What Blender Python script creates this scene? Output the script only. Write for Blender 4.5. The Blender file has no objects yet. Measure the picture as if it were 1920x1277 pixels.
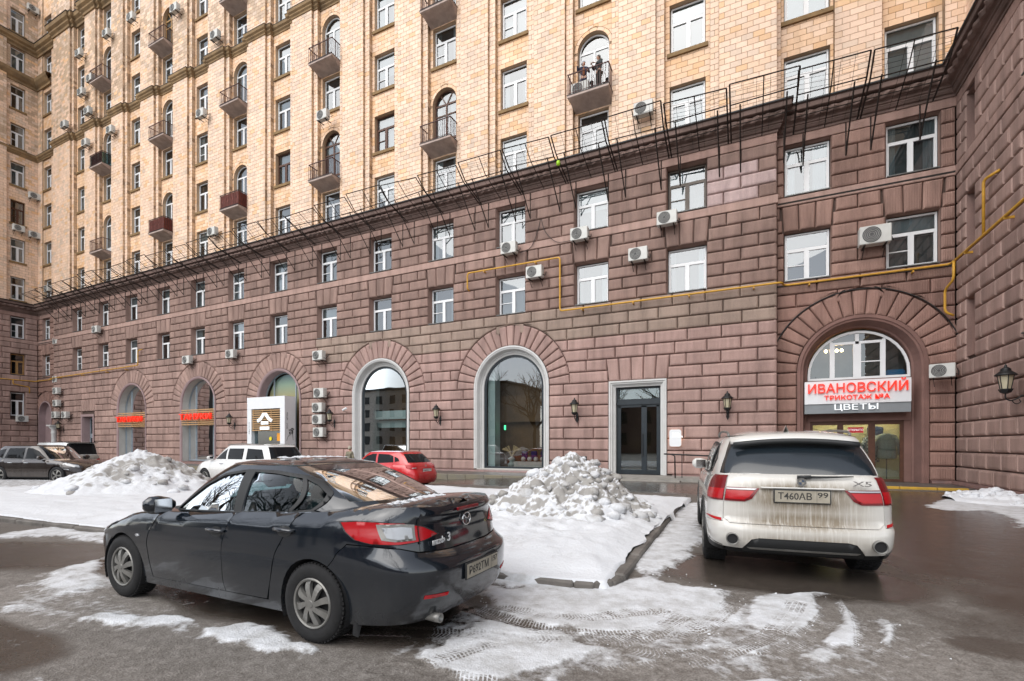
import bpy, math, random, bisect
import numpy as np
from mathutils import Vector, Matrix, noise as mnoise
from mathutils.geometry import delaunay_2d_cdt
random.seed(7); rng = np.random.default_rng(7)
scene = bpy.context.scene
R = math.radians
# ------------------------------------------------------------------ camera
THETA = R(25.702)
cam_d = bpy.data.cameras.new('camera'); cam = bpy.data.objects.new('camera', cam_d)
scene.collection.objects.link(cam)
cam.location = (0, 0, 1.5); cam.rotation_euler = (R(90), 0, THETA)
cam_d.sensor_width = 36; cam_d.lens = 910 / 1920 * 36
cam_d.shift_y = 195.5 / 1920
cam_d.clip_start = 0.05; cam_d.clip_end = 2000
scene.camera = cam
# ------------------------------------------------------------------ sky, sun, exposure
SUN_EL, SUN_AZ = R(48), R(190)      # high thin overcast, brightest behind the camera
world = bpy.data.worlds.new('World'); scene.world = world; world.use_nodes = True
wn, wl = world.node_tree.nodes, world.node_tree.links
wn.clear()
sky = wn.new('ShaderNodeTexSky'); sky.sky_type = 'NISHITA'; sky.sun_disc = False
sky.sun_elevation = SUN_EL; sky.sun_rotation = SUN_AZ
sky.air_density = 1.0; sky.dust_density = 1.2; sky.ozone_density = 1.0; sky.altitude = 150
hs = wn.new('ShaderNodeHueSaturation'); hs.inputs['Saturation'].default_value = 0.30
bg = wn.new('ShaderNodeBackground'); bg.inputs['Strength'].default_value = 0.15
wo = wn.new('ShaderNodeOutputWorld')
wl.new(sky.outputs[0], hs.inputs['Color']); wl.new(hs.outputs[0], bg.inputs['Color']); wl.new(bg.outputs[0], wo.inputs[0])
sun_d = bpy.data.lights.new('sun', 'SUN'); sun_d.energy = 1.25; sun_d.angle = R(65); sun_d.color = (1.0, 0.95, 0.88)
sun = bpy.data.objects.new('sun', sun_d); scene.collection.objects.link(sun)
sdir = Vector((math.sin(SUN_AZ) * math.cos(SUN_EL), math.cos(SUN_AZ) * math.cos(SUN_EL), math.sin(SUN_EL)))
sun.rotation_euler = (-sdir).to_track_quat('-Z', 'Y').to_euler()
scene.view_settings.view_transform = 'Standard'; scene.view_settings.look = 'None'
scene.view_settings.exposure = 0.9; scene.view_settings.gamma = 1
scene.cycles.max_bounces = 8; scene.cycles.transparent_max_bounces = 16
scene.cycles.use_denoising = True
# ------------------------------------------------------------------ helpers
COL = scene.collection
def link(o, parent=None):
    COL.objects.link(o)
    if parent is not None: o.parent = parent
    return o
def tag(o, label=None, cat=None, group=None, kind=None):
    if label: o['label'] = label
    if cat: o['category'] = cat
    if group: o['group'] = group
    if kind: o['kind'] = kind
    return o
def thing(name, label, cat, loc=(0, 0, 0), rz=0.0, group=None):
    o = bpy.data.objects.new(name, None); o.empty_display_size = 0.2
    o.location = loc; o.rotation_euler = (0, 0, rz)
    link(o); tag(o, label, cat, group); return o
class MB:
    """collects geometry; build() links it as one mesh object"""
    def __init__(s): s.v = []; s.f = []; s.t = []
    def add(s, verts, faces, tint=(1, 1, 1)):
        n = len(s.v); s.v.extend(verts)
        for f in faces: s.f.append(tuple(i + n for i in f)); s.t.append(tint)
        return s
    def box(s, x0, x1, y0, y1, z0, z1, tint=(1, 1, 1), M=None):
        vs = [(x0,y0,z0),(x1,y0,z0),(x1,y1,z0),(x0,y1,z0),(x0,y0,z1),(x1,y0,z1),(x1,y1,z1),(x0,y1,z1)]
        if M is not None: vs = [tuple(M @ Vector(v)) for v in vs]
        return s.add(vs, [(0,3,2,1),(4,5,6,7),(0,1,5,4),(1,2,6,5),(2,3,7,6),(3,0,4,7)], tint)
    def rbox(s, x0, x1, y0, y1, z0, z1, b=0.02, tint=(1, 1, 1), M=None):
        """box with chamfered edges"""
        b = min(b, (x1-x0)*.49, (y1-y0)*.49, (z1-z0)*.49)
        vs = []; idx = {}
        X, Y, Z = (x0, x1), (y0, y1), (z0, z1)
        for i in (0,1):
            for j in (0,1):
                for k in (0,1):
                    cx, cy, cz = X[i], Y[j], Z[k]
                    dx, dy, dz = (b if i == 0 else -b), (b if j == 0 else -b), (b if k == 0 else -b)
                    idx[i,j,k,0] = len(vs); vs.append((cx, cy+dy, cz+dz))
                    idx[i,j,k,1] = len(vs); vs.append((cx+dx, cy, cz+dz))
                    idx[i,j,k,2] = len(vs); vs.append((cx+dx, cy+dy, cz))
        fs = []
        for a in (0,1):
            q = [idx[a,0,0,0],idx[a,1,0,0],idx[a,1,1,0],idx[a,0,1,0]]; fs.append(q if a else q[::-1])
            q = [idx[0,a,0,1],idx[1,a,0,1],idx[1,a,1,1],idx[0,a,1,1]]; fs.append(q if not a else q[::-1])
            q = [idx[0,0,a,2],idx[1,0,a,2],idx[1,1,a,2],idx[0,1,a,2]]; fs.append(q if a else q[::-1])
        for i in (0,1):
            for j in (0,1):
                q = [idx[i,j,0,0],idx[i,j,0,1],idx[i,j,1,1],idx[i,j,1,0]]; fs.append(q if (i+j) % 2 else q[::-1])
                q = [idx[i,0,j,0],idx[i,0,j,2],idx[i,1,j,2],idx[i,1,j,0]]; fs.append(q if (i+j) % 2 else q[::-1])
                q = [idx[0,i,j,1],idx[0,i,j,2],idx[1,i,j,2],idx[1,i,j,1]]; fs.append(q if (i+j) % 2 else q[::-1])
                for k in (0,1):
                    q = [idx[i,j,k,0],idx[i,j,k,1],idx[i,j,k,2]]; fs.append(q if (i+j+k) % 2 else q[::-1])
        if M is not None: vs = [tuple(M @ Vector(v)) for v in vs]
        return s.add(vs, fs, tint)
    def tube(s, pts, r, n=6, cap=True, tint=(1, 1, 1)):
        pts = [Vector(p) for p in pts]; rs = r if isinstance(r, (list, tuple)) else [r] * len(pts)
        vs = []; fs = []; up = None
        for i, p in enumerate(pts):
            d = (pts[min(i+1, len(pts)-1)] - pts[max(i-1, 0)])
            if d.length < 1e-9: d = Vector((0, 0, 1))
            d.normalize()
            if up is None:
                up = Vector((0, 0, 1)) if abs(d.z) < .9 else Vector((1, 0, 0))
            a = d.cross(up)
            if a.length < 1e-6: a = d.orthogonal()
            a.normalize(); b = a.cross(d).normalized(); up = b
            for k in range(n):
                t = 2 * math.pi * k / n
                vs.append(tuple(p + a * (rs[i] * math.cos(t)) + b * (rs[i] * math.sin(t))))
        for i in range(len(pts) - 1):
            for k in range(n):
                k2 = (k + 1) % n
                fs.append((i*n+k, (i+1)*n+k, (i+1)*n+k2, i*n+k2))
        if cap: fs.append(tuple(range(n))); fs.append(tuple(range((len(pts)-1)*n, len(pts)*n))[::-1])
        return s.add(vs, [f[::-1] for f in fs], tint)
    def lathe(s, prof, n=16, M=None, tint=(1, 1, 1), cap=True):
        """profile [(r, z)...] turned round z"""
        vs = []; fs = []
        for r, z in prof:
            for k in range(n):
                t = 2*math.pi*k/n; vs.append((r*math.cos(t), r*math.sin(t), z))
        for i in range(len(prof)-1):
            for k in range(n):
                k2 = (k+1) % n; fs.append((i*n+k, i*n+k2, (i+1)*n+k2, (i+1)*n+k))
        if cap:
            if prof[0][0] > 1e-6: fs.append(tuple(range(n))[::-1])
            if prof[-1][0] > 1e-6: fs.append(tuple(range((len(prof)-1)*n, len(prof)*n)))
        if M is not None: vs = [tuple(M @ Vector(v)) for v in vs]
        return s.add(vs, fs, tint)
    def prism(s, poly, mapf, d0, d1, tint=(1, 1, 1)):
        """polygon (a,b) extruded between depths through mapf(a,b,d)"""
        n = len(poly)
        vs = [mapf(a, b, d0) for a, b in poly] + [mapf(a, b, d1) for a, b in poly]
        fs = [tuple(range(n))[::-1], tuple(range(n, 2*n))] + [(i, (i+1) % n, n+(i+1) % n, n+i) for i in range(n)]
        return s.add(vs, fs, tint)
    def build(s, name, mat, parent=None, smooth=False, world=True, kind=None, tint=False):
        m = bpy.data.meshes.new(name)
        off = Vector((0, 0, 0))
        if parent is not None and world:
            p = parent
            while p is not None: off = off + p.location; p = p.parent
        v = np.array(s.v, dtype=np.float64).reshape(-1, 3) - np.array(off)
        m.from_pydata(v.tolist(), [], s.f)
        if tint:
            at = m.color_attributes.new('tint', 'FLOAT_COLOR', 'CORNER')
            buf = np.ones((len(m.loops), 4), dtype=np.float32); k = 0
            lens = [len(f) for f in s.f]
            buf[:, :3] = np.repeat(np.array(s.t, dtype=np.float32), lens, axis=0)
            at.data.foreach_set('color', buf.ravel())
        if smooth: m.polygons.foreach_set('use_smooth', [True] * len(m.polygons))
        m.materials.append(mat); m.update()
        o = bpy.data.objects.new(name, m); link(o, parent)
        if kind: o['kind'] = kind
        return o
def copy_tree(o, parent=None):
    c = o.copy(); COL.objects.link(c); c.parent = parent
    for ch in list(o.children): copy_tree(ch, c)
    return c
def pchip(pts):
    xs = [p[0] for p in pts]; ys = [p[1] for p in pts]; n = len(xs)
    h = [xs[i+1]-xs[i] for i in range(n-1)]; d = [(ys[i+1]-ys[i])/h[i] for i in range(n-1)]
    m = [0.0]*n; m[0] = d[0]; m[-1] = d[-1]
    for i in range(1, n-1):
        if d[i-1]*d[i] > 0:
            w1 = 2*h[i]+h[i-1]; w2 = h[i]+2*h[i-1]; m[i] = (w1+w2)/(w1/d[i-1]+w2/d[i])
    def fn(x):
        if x <= xs[0]: return ys[0]
        if x >= xs[-1]: return ys[-1]
        i = bisect.bisect_right(xs, x)-1; t = (x-xs[i])/h[i]
        return ((1+2*t)*(1-t)**2*ys[i] + t*(1-t)**2*h[i]*m[i] + t*t*(3-2*t)*ys[i+1] + t*t*(t-1)*h[i]*m[i+1])
    return fn
def sstep(a, b, x):
    t = min(1, max(0, (x-a)/(b-a))); return t*t*(3-2*t)
def npstep(a, b, x):
    t = np.clip((x-a)/(b-a), 0, 1); return t*t*(3-2*t)
def inpoly(px, py, poly):
    """vectorised even-odd test"""
    px = np.asarray(px, float); py = np.asarray(py, float); ins = np.zeros(px.shape, bool); n = len(poly)
    for i in range(n):
        x0, y0 = poly[i]; x1, y1 = poly[(i+1) % n]
        if y0 == y1: continue
        c = ((y0 > py) != (y1 > py)) & (px < (x1-x0)*(py-y0)/(y1-y0)+x0); ins ^= c
    return ins
def segdist(px, py, poly, closed=True):
    d = np.full(np.shape(px), 1e9); n = len(poly)
    for i in range(n if closed else n-1):
        x0, y0 = poly[i]; x1, y1 = poly[(i+1) % n]; dx, dy = x1-x0, y1-y0; L = dx*dx+dy*dy+1e-12
        t = np.clip(((px-x0)*dx+(py-y0)*dy)/L, 0, 1); d = np.minimum(d, np.hypot(px-x0-t*dx, py-y0-t*dy))
    return d
def densify(poly, step):
    out = []; n = len(poly)
    for i in range(n):
        a, b = poly[i], poly[(i+1) % n]; L = math.hypot(b[0]-a[0], b[1]-a[1]); k = max(1, int(math.ceil(L/step)))
        for j in range(k): out.append((a[0]+(b[0]-a[0])*j/k, a[1]+(b[1]-a[1])*j/k))
    return out
def spline(poly, k=6, closed=False):
    """Catmull-Rom through the points"""
    n = len(poly); out = []
    for i in range(n if closed else n-1):
        g = (lambda j: poly[j % n]) if closed else (lambda j: poly[min(max(j, 0), n-1)])
        p0, p1, p2, p3 = g(i-1), g(i), g(i+1), g(i+2)
        for j in range(k):
            t = j/k
            out.append(tuple(.5*((2*b)+(-a+c)*t+(2*a-5*b+4*c-d)*t*t+(-a+3*b-3*c+d)*t**3) for a, b, c, d in zip(p0, p1, p2, p3)))
    if not closed: out.append(tuple(poly[-1]))
    return out
def patch(outer, fmap, holes=(), step=0.05, flange=0.0, tint=(1, 1, 1), mb=None, dens=True):
    """triangulated sheet over a 2D polygon, mapped to space by fmap(u, v, inward_offset)"""
    mb = mb or MB()
    loops = [densify(p, step) if dens else list(p) for p in [outer, *holes]]
    pts = []; edges = []
    for L in loops:
        b = len(pts); pts += L; edges += [(b+i, b+(i+1) % len(L)) for i in range(len(L))]
    us = [p[0] for p in outer]; vs = [p[1] for p in outer]
    gu, gv = np.meshgrid(np.arange(min(us)+step*.5, max(us), step), np.arange(min(vs)+step*.5, max(vs), step))
    gu = gu.ravel(); gv = gv.ravel()
    if len(gu):
        ok = inpoly(gu, gv, outer)
        for hpoly in holes: ok &= ~inpoly(gu, gv, hpoly)
        gu, gv = gu[ok], gv[ok]
        d = np.full(gu.shape, 1e9)
        for L in [outer, *holes]: d = np.minimum(d, segdist(gu, gv, L))
        ok = d > step*.45; pts += list(zip(gu[ok].tolist(), gv[ok].tolist()))
    co, ed, fa, *_ = delaunay_2d_cdt([Vector(p) for p in pts], edges, [], 0, 1e-6)
    cx = np.array([[c[0], c[1]] for c in co]); tri = np.array([f for f in fa if len(f) == 3])
    cen = cx[tri].mean(axis=1); ok = inpoly(cen[:, 0], cen[:, 1], outer)
    for hpoly in holes: ok &= ~inpoly(cen[:, 0], cen[:, 1], hpoly)
    tri = tri[ok].tolist()
    used = sorted({i for t in tri for i in t}); rm = {i: k for k, i in enumerate(used)}
    V = [fmap(cx[i][0], cx[i][1], 0.0) for i in used]; F = [tuple(rm[i] for i in t) for t in tri]
    if flange:
        cnt = {}
        for t in F:
            for a, b in ((t[0], t[1]), (t[1], t[2]), (t[2], t[0])):
                key = (min(a, b), max(a, b)); cnt[key] = None if key in cnt else (a, b)
        be = [e for e in cnt.values() if e]; lo = {}
        for a, b in be:
            for i in (a, b):
                if i not in lo:
                    c = cx[used[i]]; lo[i] = len(V); V.append(V[i]); V.append(fmap(c[0], c[1], flange))
        F += [(lo[b], lo[a], lo[a]+1, lo[b]+1) for a, b in be]
    mb.add(V, F, tint); return mb
# ------------------------------------------------------------------ numpy noise
def vnoise(x, y, seed=0):
    xi = np.floor(x).astype(np.int64); yi = np.floor(y).astype(np.int64); xf = x-xi; yf = y-yi
    def h(a, b):
        n = (a*374761393 + b*668265263 + seed*1442695041) & 0xffffffff
        n = ((n ^ (n >> 13))*1274126177) & 0xffffffff
        return ((n ^ (n >> 16)) & 0xffff)/65535.0
    u = xf*xf*(3-2*xf); w = yf*yf*(3-2*yf)
    return (h(xi, yi)*(1-u)+h(xi+1, yi)*u)*(1-w)+(h(xi, yi+1)*(1-u)+h(xi+1, yi+1)*u)*w
def fbm(x, y, oct=4, seed=0, gain=.5):
    s = 0; a = 1; t = 0
    for i in range(oct):
        s = s+a*vnoise(x*2**i+17.3*i, y*2**i-9.1*i, seed+i); t += a; a *= gain
    return s/t
# ------------------------------------------------------------------ materials
def mat(name, col=(.5, .5, .5), rough=.6, metal=0, spec=.5, coat=0, emit=None, estr=1):
    m = bpy.data.materials.new(name); m.use_nodes = True
    b = m.node_tree.nodes['Principled BSDF']
    b.inputs['Base Color'].default_value = (*col, 1); b.inputs['Roughness'].default_value = rough
    b.inputs['Metallic'].default_value = metal; b.inputs['Specular IOR Level'].default_value = spec
    b.inputs['Coat Weight'].default_value = coat
    if emit: b.inputs['Emission Color'].default_value = (*emit, 1); b.inputs['Emission Strength'].default_value = estr
    return m
class NT:
    """small node-tree writer"""
    def __init__(s, m): s.m = m; s.t = m.node_tree; s.n = s.t.nodes; s.l = s.t.links; s.b = s.n['Principled BSDF']
    def __call__(s, typ, **kw):
        nd = s.n.new('ShaderNode'+typ)
        for k, v in kw.items():
            if k in nd.inputs.keys():
                s.put(nd.inputs[k], v)
            else: setattr(nd, k, v)
        return nd
    def put(s, sock, v):
        if isinstance(v, bpy.types.NodeSocket): s.l.new(v, sock)
        elif isinstance(v, bpy.types.Node): s.l.new(v.outputs[0], sock)
        else:
            if isinstance(v, tuple) and len(v) == 3 and sock.type == 'RGBA': v = (*v, 1)
            sock.default_value = v
    def set(s, **kw):
        for k, v in kw.items(): s.put(s.b.inputs[k.replace('_', ' ')], v)
    def math(s, op, a, b=0.0, clamp=False):
        nd = s.n.new('ShaderNodeMath'); nd.operation = op; nd.use_clamp = clamp
        s.put(nd.inputs[0], a); s.put(nd.inputs[1], b); return nd.outputs[0]
    def mix(s, fac, a, b, blend='MIX'):
        nd = s.n.new('ShaderNodeMix'); nd.data_type = 'RGBA'; nd.blend_type = blend; nd.clamp_factor = True
        s.put(nd.inputs[0], fac); s.put(nd.inputs[6], a); s.put(nd.inputs[7], b); return nd.outputs[2]
    def ramp(s, fac, stops):
        nd = s.n.new('ShaderNodeValToRGB'); s.put(nd.inputs[0], fac); e = nd.color_ramp.elements
        while len(e) < len(stops): e.new(.5)
        for el, (p, c) in zip(e, stops):
            el.position = p; el.color = (c, c, c, 1) if not isinstance(c, tuple) else (*c, 1)
        return nd.outputs[0]
    def noise(s, scale, detail=4, rough=.55, vec=None, out=0):
        nd = s.n.new('ShaderNodeTexNoise'); nd.inputs['Scale'].default_value = scale
        nd.inputs['Detail'].default_value = detail; nd.inputs['Roughness'].default_value = rough
        if vec is not None: s.put(nd.inputs['Vector'], vec)
        return nd.outputs[out]
    def coord(s, kind='Object', scale=None, loc=None):
        nd = s.n.new('ShaderNodeTexCoord'); o = nd.outputs[kind]
        if scale is not None:
            mp = s.n.new('ShaderNodeMapping'); s.l.new(o, mp.inputs[0]); mp.inputs['Scale'].default_value = scale; o = mp.outputs[0]
        return o
    def attr(s, name, out='Fac'):
        nd = s.n.new('ShaderNodeAttribute'); nd.attribute_name = name; return nd.outputs[out]
    def bump(s, h, dist=.01, strength=1.0, normal=None):
        nd = s.n.new('ShaderNodeBump'); nd.inputs['Distance'].default_value = dist; nd.inputs['Strength'].default_value = strength
        s.put(nd.inputs['Height'], h)
        if normal is not None: s.put(nd.inputs['Normal'], normal)
        return nd.outputs[0]
M = {}
def stone_mat(name, axis, grooves=True):
    m = mat(name, rough=.85, spec=.25); t = NT(m); co = t.coord()
    tint = t.attr('tint', 'Color')
    st = t.coord(scale=((2.2, 2.2, .35)))
    n1 = t.noise(1.0, 5, .6, st); n2 = t.noise(.35, 4, .6, co); n3 = t.noise(30, 3, .6, co)
    f = t.math('MULTIPLY', t.ramp(n1, [(.28, .68), (.60, 1.08)]), t.ramp(n2, [(.25, .84), (.7, 1.1)]))
    f = t.math('MULTIPLY', f, t.ramp(n3, [(.25, .9), (.75, 1.08)]))
    c = t.mix(1.0, tint, f, 'MULTIPLY')
    peel = t.ramp(t.noise(.9, 6, .68, co), [(.70, 0.0), (.735, 1.0)])
    c = t.mix(t.math('MULTIPLY', peel, .35), c, (.33, .23, .12))
    t.set(Base_Color=c)
    h = n3
    if grooves:
        w = t('TexWave', wave_type='BANDS', bands_direction=axis, Scale=6.6, Distortion=.6, Detail=1.0, **{'Detail Scale': 3.0})
        t.put(w.inputs['Vector'], co)
        h = t.math('ADD', t.math('MULTIPLY', w.outputs['Fac'], .8), t.math('MULTIPLY', n3, .5))
    t.set(Normal=t.bump(h, .016, .9)); return m
M['brick'] = stone_mat('rusticated_brown_paint', 'X'); M['brick_y'] = stone_mat('rusticated_brown_paint_side', 'Y')
M['plain'] = stone_mat('smooth_brown_paint', 'X', False)
def tile_mat():
    m = mat('ceramic_facing_tile', rough=.55, spec=.4); t = NT(m); co = t.coord()
    n2 = t.noise(.25, 4, .6, co); n3 = t.noise(14, 3, .6, co); st = t.coord(scale=(1.5, 1.5, .25)); n4 = t.noise(1.2, 4, .6, st)
    f = t.math('MULTIPLY', t.ramp(n2, [(.25, .9), (.7, 1.05)]), t.ramp(n3, [(.25, .95), (.75, 1.04)]))
    f = t.math('MULTIPLY', f, t.ramp(n4, [(.28, .82), (.5, 1.03)]))
    t.set(Base_Color=t.mix(1.0, t.attr('tint', 'Color'), f, 'MULTIPLY'), Normal=t.bump(n3, .004, .4)); return m
M['tile'] = tile_mat()
def noisy(name, col, rough=.7, amp=.2, scale=3.0, bump=.0, spec=.4, metal=0, col2=None, coat=0):
    m = mat(name, col, rough, metal, spec, coat); t = NT(m); co = t.coord(); n = t.noise(scale, 6, .6, co)
    c2 = col2 or tuple(max(0, c*(1-amp*2)) for c in col)
    t.set(Base_Color=t.mix(t.ramp(n, [(.3, 0.0), (.7, 1.0)]), c2, col))
    if bump: t.set(Normal=t.bump(t.noise(scale*8, 4, .6, co), bump, .6))
    return m
M['mortar'] = noisy('dark_joint_mortar', (.10, .066, .054), .95, .2)
M['mortar_y'] = noisy('tile_joint_mortar', (.40, .275, .175), .95, .2)
M['cornice'] = noisy('weathered_brown_cornice', (.20, .135, .117), .85, .2, 1.2, .01, .25, col2=(.10, .07, .06))
M['ycornice'] = noisy('weathered_ochre_cornice', (.33, .22, .115), .85, .2, 1.2, .01, .25, col2=(.16, .11, .065))
M['flash'] = noisy('black_metal_flashing', (.02, .02, .022), .5, .2, 4)
M['white_plaster'] = noisy('white_painted_surround', (.56, .56, .55), .7, .06, 2.0, .002)
M['mauve'] = noisy('mauve_painted_surround', (.33, .235, .235), .75, .1, 1.5, .003)
M['cream'] = noisy('cream_plaster_reveal', (.47, .46, .43), .8, .08, 2.0, .003)
M['pvc'] = noisy('white_window_frame', (.74, .75, .76), .35, .03, 3)
M['wood_brown'] = noisy('brown_window_frame', (.10, .04, .022), .5, .2, 5)
M['wood_ochre'] = noisy('ochre_window_frame', (.42, .24, .09), .55, .15, 5)
M['frame_dark'] = noisy('dark_window_frame', (.018, .026, .033), .4, .15, 5)
M['frame_grey'] = noisy('grey_aluminium_frame', (.30, .35, .39), .35, .08, 5, metal=.3)
M['sill_metal'] = noisy('galvanised_sill', (.16, .16, .155), .5, .2, 3, metal=.4)
M['sill_tile'] = noisy('ochre_stone_sill', (.27, .17, .075), .8, .2, 3)
M['concrete'] = noisy('concrete', (.30, .285, .26), .9, .18, 2.5, .006)
M['slab'] = noisy('balcony_slab', (.50, .40, .355), .9, .18, 2.5, .006)
M['iron_red'] = noisy('red_brown_iron', (.085, .03, .026), .6, .2, 8)
M['iron_black'] = noisy('black_iron', (.012, .012, .013), .5, .2, 8)
M['rust'] = noisy('rusty_steel', (.035, .023, .018), .8, .25, 8, col2=(.014, .011, .010))
M['ac_white'] = noisy('air_conditioner_casing', (.60, .60, .57), .5, .10, 2.5)
M['ac_dark'] = noisy('fan_grille', (.09, .09, .09), .6, .15, 9)
M['gas'] = noisy('yellow_gas_pipe_paint', (.62, .33, .035), .45, .15, 4)
M['red_sign'] = mat('red_sign_letters', (.75, .035, .018), .35, emit=(.85, .035, .015), estr=.35)
M['white_sign'] = mat('white_sign_letters', (.85, .86, .86), .4, emit=(.9, .95, 1.0), estr=.25)
M['sign_panel'] = noisy('pale_sign_panel', (.74, .76, .78), .4, .03, 2)
M['sign_grey'] = noisy('grey_sign_panel', (.23, .25, .265), .4, .05, 2)
M['wood_slat'] = noisy('light_wood_slat', (.50, .31, .15), .6, .15, 6)
M['lamp_glass'] = noisy('frosted_lamp_glass', (.52, .47, .33), .25, .1, 6)
M['dark_int'] = mat('dark_interior', (.018, .015, .013), .9)
M['warm_int'] = noisy('brown_interior', (.16, .075, .03), .8, .25, 1.2)
M['white_int'] = mat('pale_interior', (.42, .46, .44), .9)
M['granite'] = noisy('granite_plinth', (.22, .125, .11), .45, .2, 5, .002, .5, col2=(.11, .072, .068))
M['curtain_w'] = noisy('white_curtain', (.33, .36, .38), .9, .12, 1.5)
M['curtain_g'] = noisy('grey_curtain', (.16, .175, .18), .9, .2, 1.5)
M['unlit_room'] = noisy('dark_room', (.03, .033, .034), .9, .3, 1.0)
M['plastic'] = mat('black_plastic', (.014, .015, .016), .55)
M['rubber'] = noisy('tyre_rubber', (.016, .016, .017), .85, .2, 20, .003)
M['chrome'] = mat('chrome', (.6, .6, .6), .12, 1)
M['alloy'] = noisy('grey_wheel_cover', (.26, .255, .24), .4, .15, 9, metal=.5)
M['skin'] = mat('skin', (.45, .26, .18), .6); M['hair'] = mat('dark_hair', (.02, .015, .012), .6)
def glass(name, tint=(.75, .85, .86), refl=.30, tr=.8, rough=.0, ior=1.5):
    m = bpy.data.materials.new(name); m.use_nodes = True; t = m.node_tree; n = t.nodes; l = t.links; n.clear()
    out = n.new('ShaderNodeOutputMaterial'); mx = n.new('ShaderNodeMixShader'); g = n.new('ShaderNodeBsdfGlossy')
    g.inputs['Roughness'].default_value = rough; g.inputs['Color'].default_value = (.95, .98, 1, 1)
    tb = n.new('ShaderNodeBsdfTransparent'); tb.inputs[0].default_value = (*[c*tr for c in tint], 1)
    fr = n.new('ShaderNodeFresnel'); fr.inputs[0].default_value = ior
    a = n.new('ShaderNodeMath'); a.operation = 'ADD'; a.use_clamp = True; a.inputs[1].default_value = refl
    no = n.new('ShaderNodeTexNoise'); no.inputs['Scale'].default_value = .9; no.inputs['Detail'].default_value = 1
    bp = n.new('ShaderNodeBump'); bp.inputs['Distance'].default_value = .02; bp.inputs['Strength'].default_value = .10
    tc = n.new('ShaderNodeTexCoord'); l.new(tc.outputs['Object'], no.inputs[0]); l.new(no.outputs[0], bp.inputs['Height']); l.new(bp.outputs[0], g.inputs['Normal'])
    l.new(fr.outputs[0], a.inputs[0]); l.new(a.outputs[0], mx.inputs[0]); l.new(tb.outputs[0], mx.inputs[1]); l.new(g.outputs[0], mx.inputs[2]); l.new(mx.outputs[0], out.inputs[0])
    return m
M['glass'] = glass('window_glass', refl=.115); M['shop_glass'] = glass('shop_window_glass', refl=.07, tr=.9); M['big_glass'] = glass('large_window_glass', refl=.12, tr=.9); M['clear_glass'] = glass('clear_pane', refl=0, tr=.95, ior=1.15)
M['car_glass'] = glass('car_glass', (.45, .64, .66), .0, .75, ior=1.2); M['dark_glass'] = mat('tinted_car_glass', (.012, .013, .015), .08, spec=.12)
def paint(name, col, metal=0.0, dirt=(.12, .105, .085), d_lo=.2, d_hi=.6, rough=.22, dirt_amt=.8, film=.12):
    m = mat(name, col, rough, metal, .5, 1.0); t = NT(m); co = t.coord()
    t.b.inputs['Coat Roughness'].default_value = .06
    sx = t('SeparateXYZ', Vector=co)
    z = sx.outputs['Z']
    st = t.noise(9, 5, .65, t.coord(scale=(1, 1, .14))); bl = t.noise(2.2, 5, .6, co); fine = t.noise(55, 3, .6, co)
    low = t('MapRange', clamp=True, Value=z, **{'From Min': d_hi, 'From Max': d_lo, 'To Min': 0.0, 'To Max': 1.0}).outputs[0]
    k = t.math('MULTIPLY', low, t.ramp(t.math('ADD', t.math('MULTIPLY', st, .55), t.math('MULTIPLY', bl, .55)), [(.36, .25), (.66, 1.0)]))
    k = t.math('ADD', t.math('MULTIPLY', k, dirt_amt), t.math('MULTIPLY', t.ramp(st, [(.45, 0.0), (.75, 1.0)]), film), True)
    t.set(Base_Color=t.mix(k, col, dirt), Roughness=t.math('ADD', t.math('MULTIPLY', k, .5), rough),
          Coat_Weight=t.math('SUBTRACT', 1.0, t.math('MULTIPLY', k, 1.1), True), Metallic=t.math('MULTIPLY', t.math('SUBTRACT', 1.0, k), metal))
    return m
def text(s, size, parent, loc, rot, m, depth=.02, bold=0.0, name='lettering', align='CENTER', sx=1.0, world=True):
    c = bpy.data.curves.new(name, 'FONT'); c.body = s; c.size = size; c.extrude = depth; c.offset = bold
    c.align_x = align; c.align_y = 'CENTER'; c.resolution_u = 3
    o = bpy.data.objects.new(name, c); link(o, parent); c.materials.append(m)
    off = Vector((0, 0, 0)); p = parent
    if world:
        while p is not None: off = off + p.location; p = p.parent
    o.location = Vector(loc)-off; o.rotation_euler = rot; o.scale = (sx, 1, 1); return o
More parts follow.
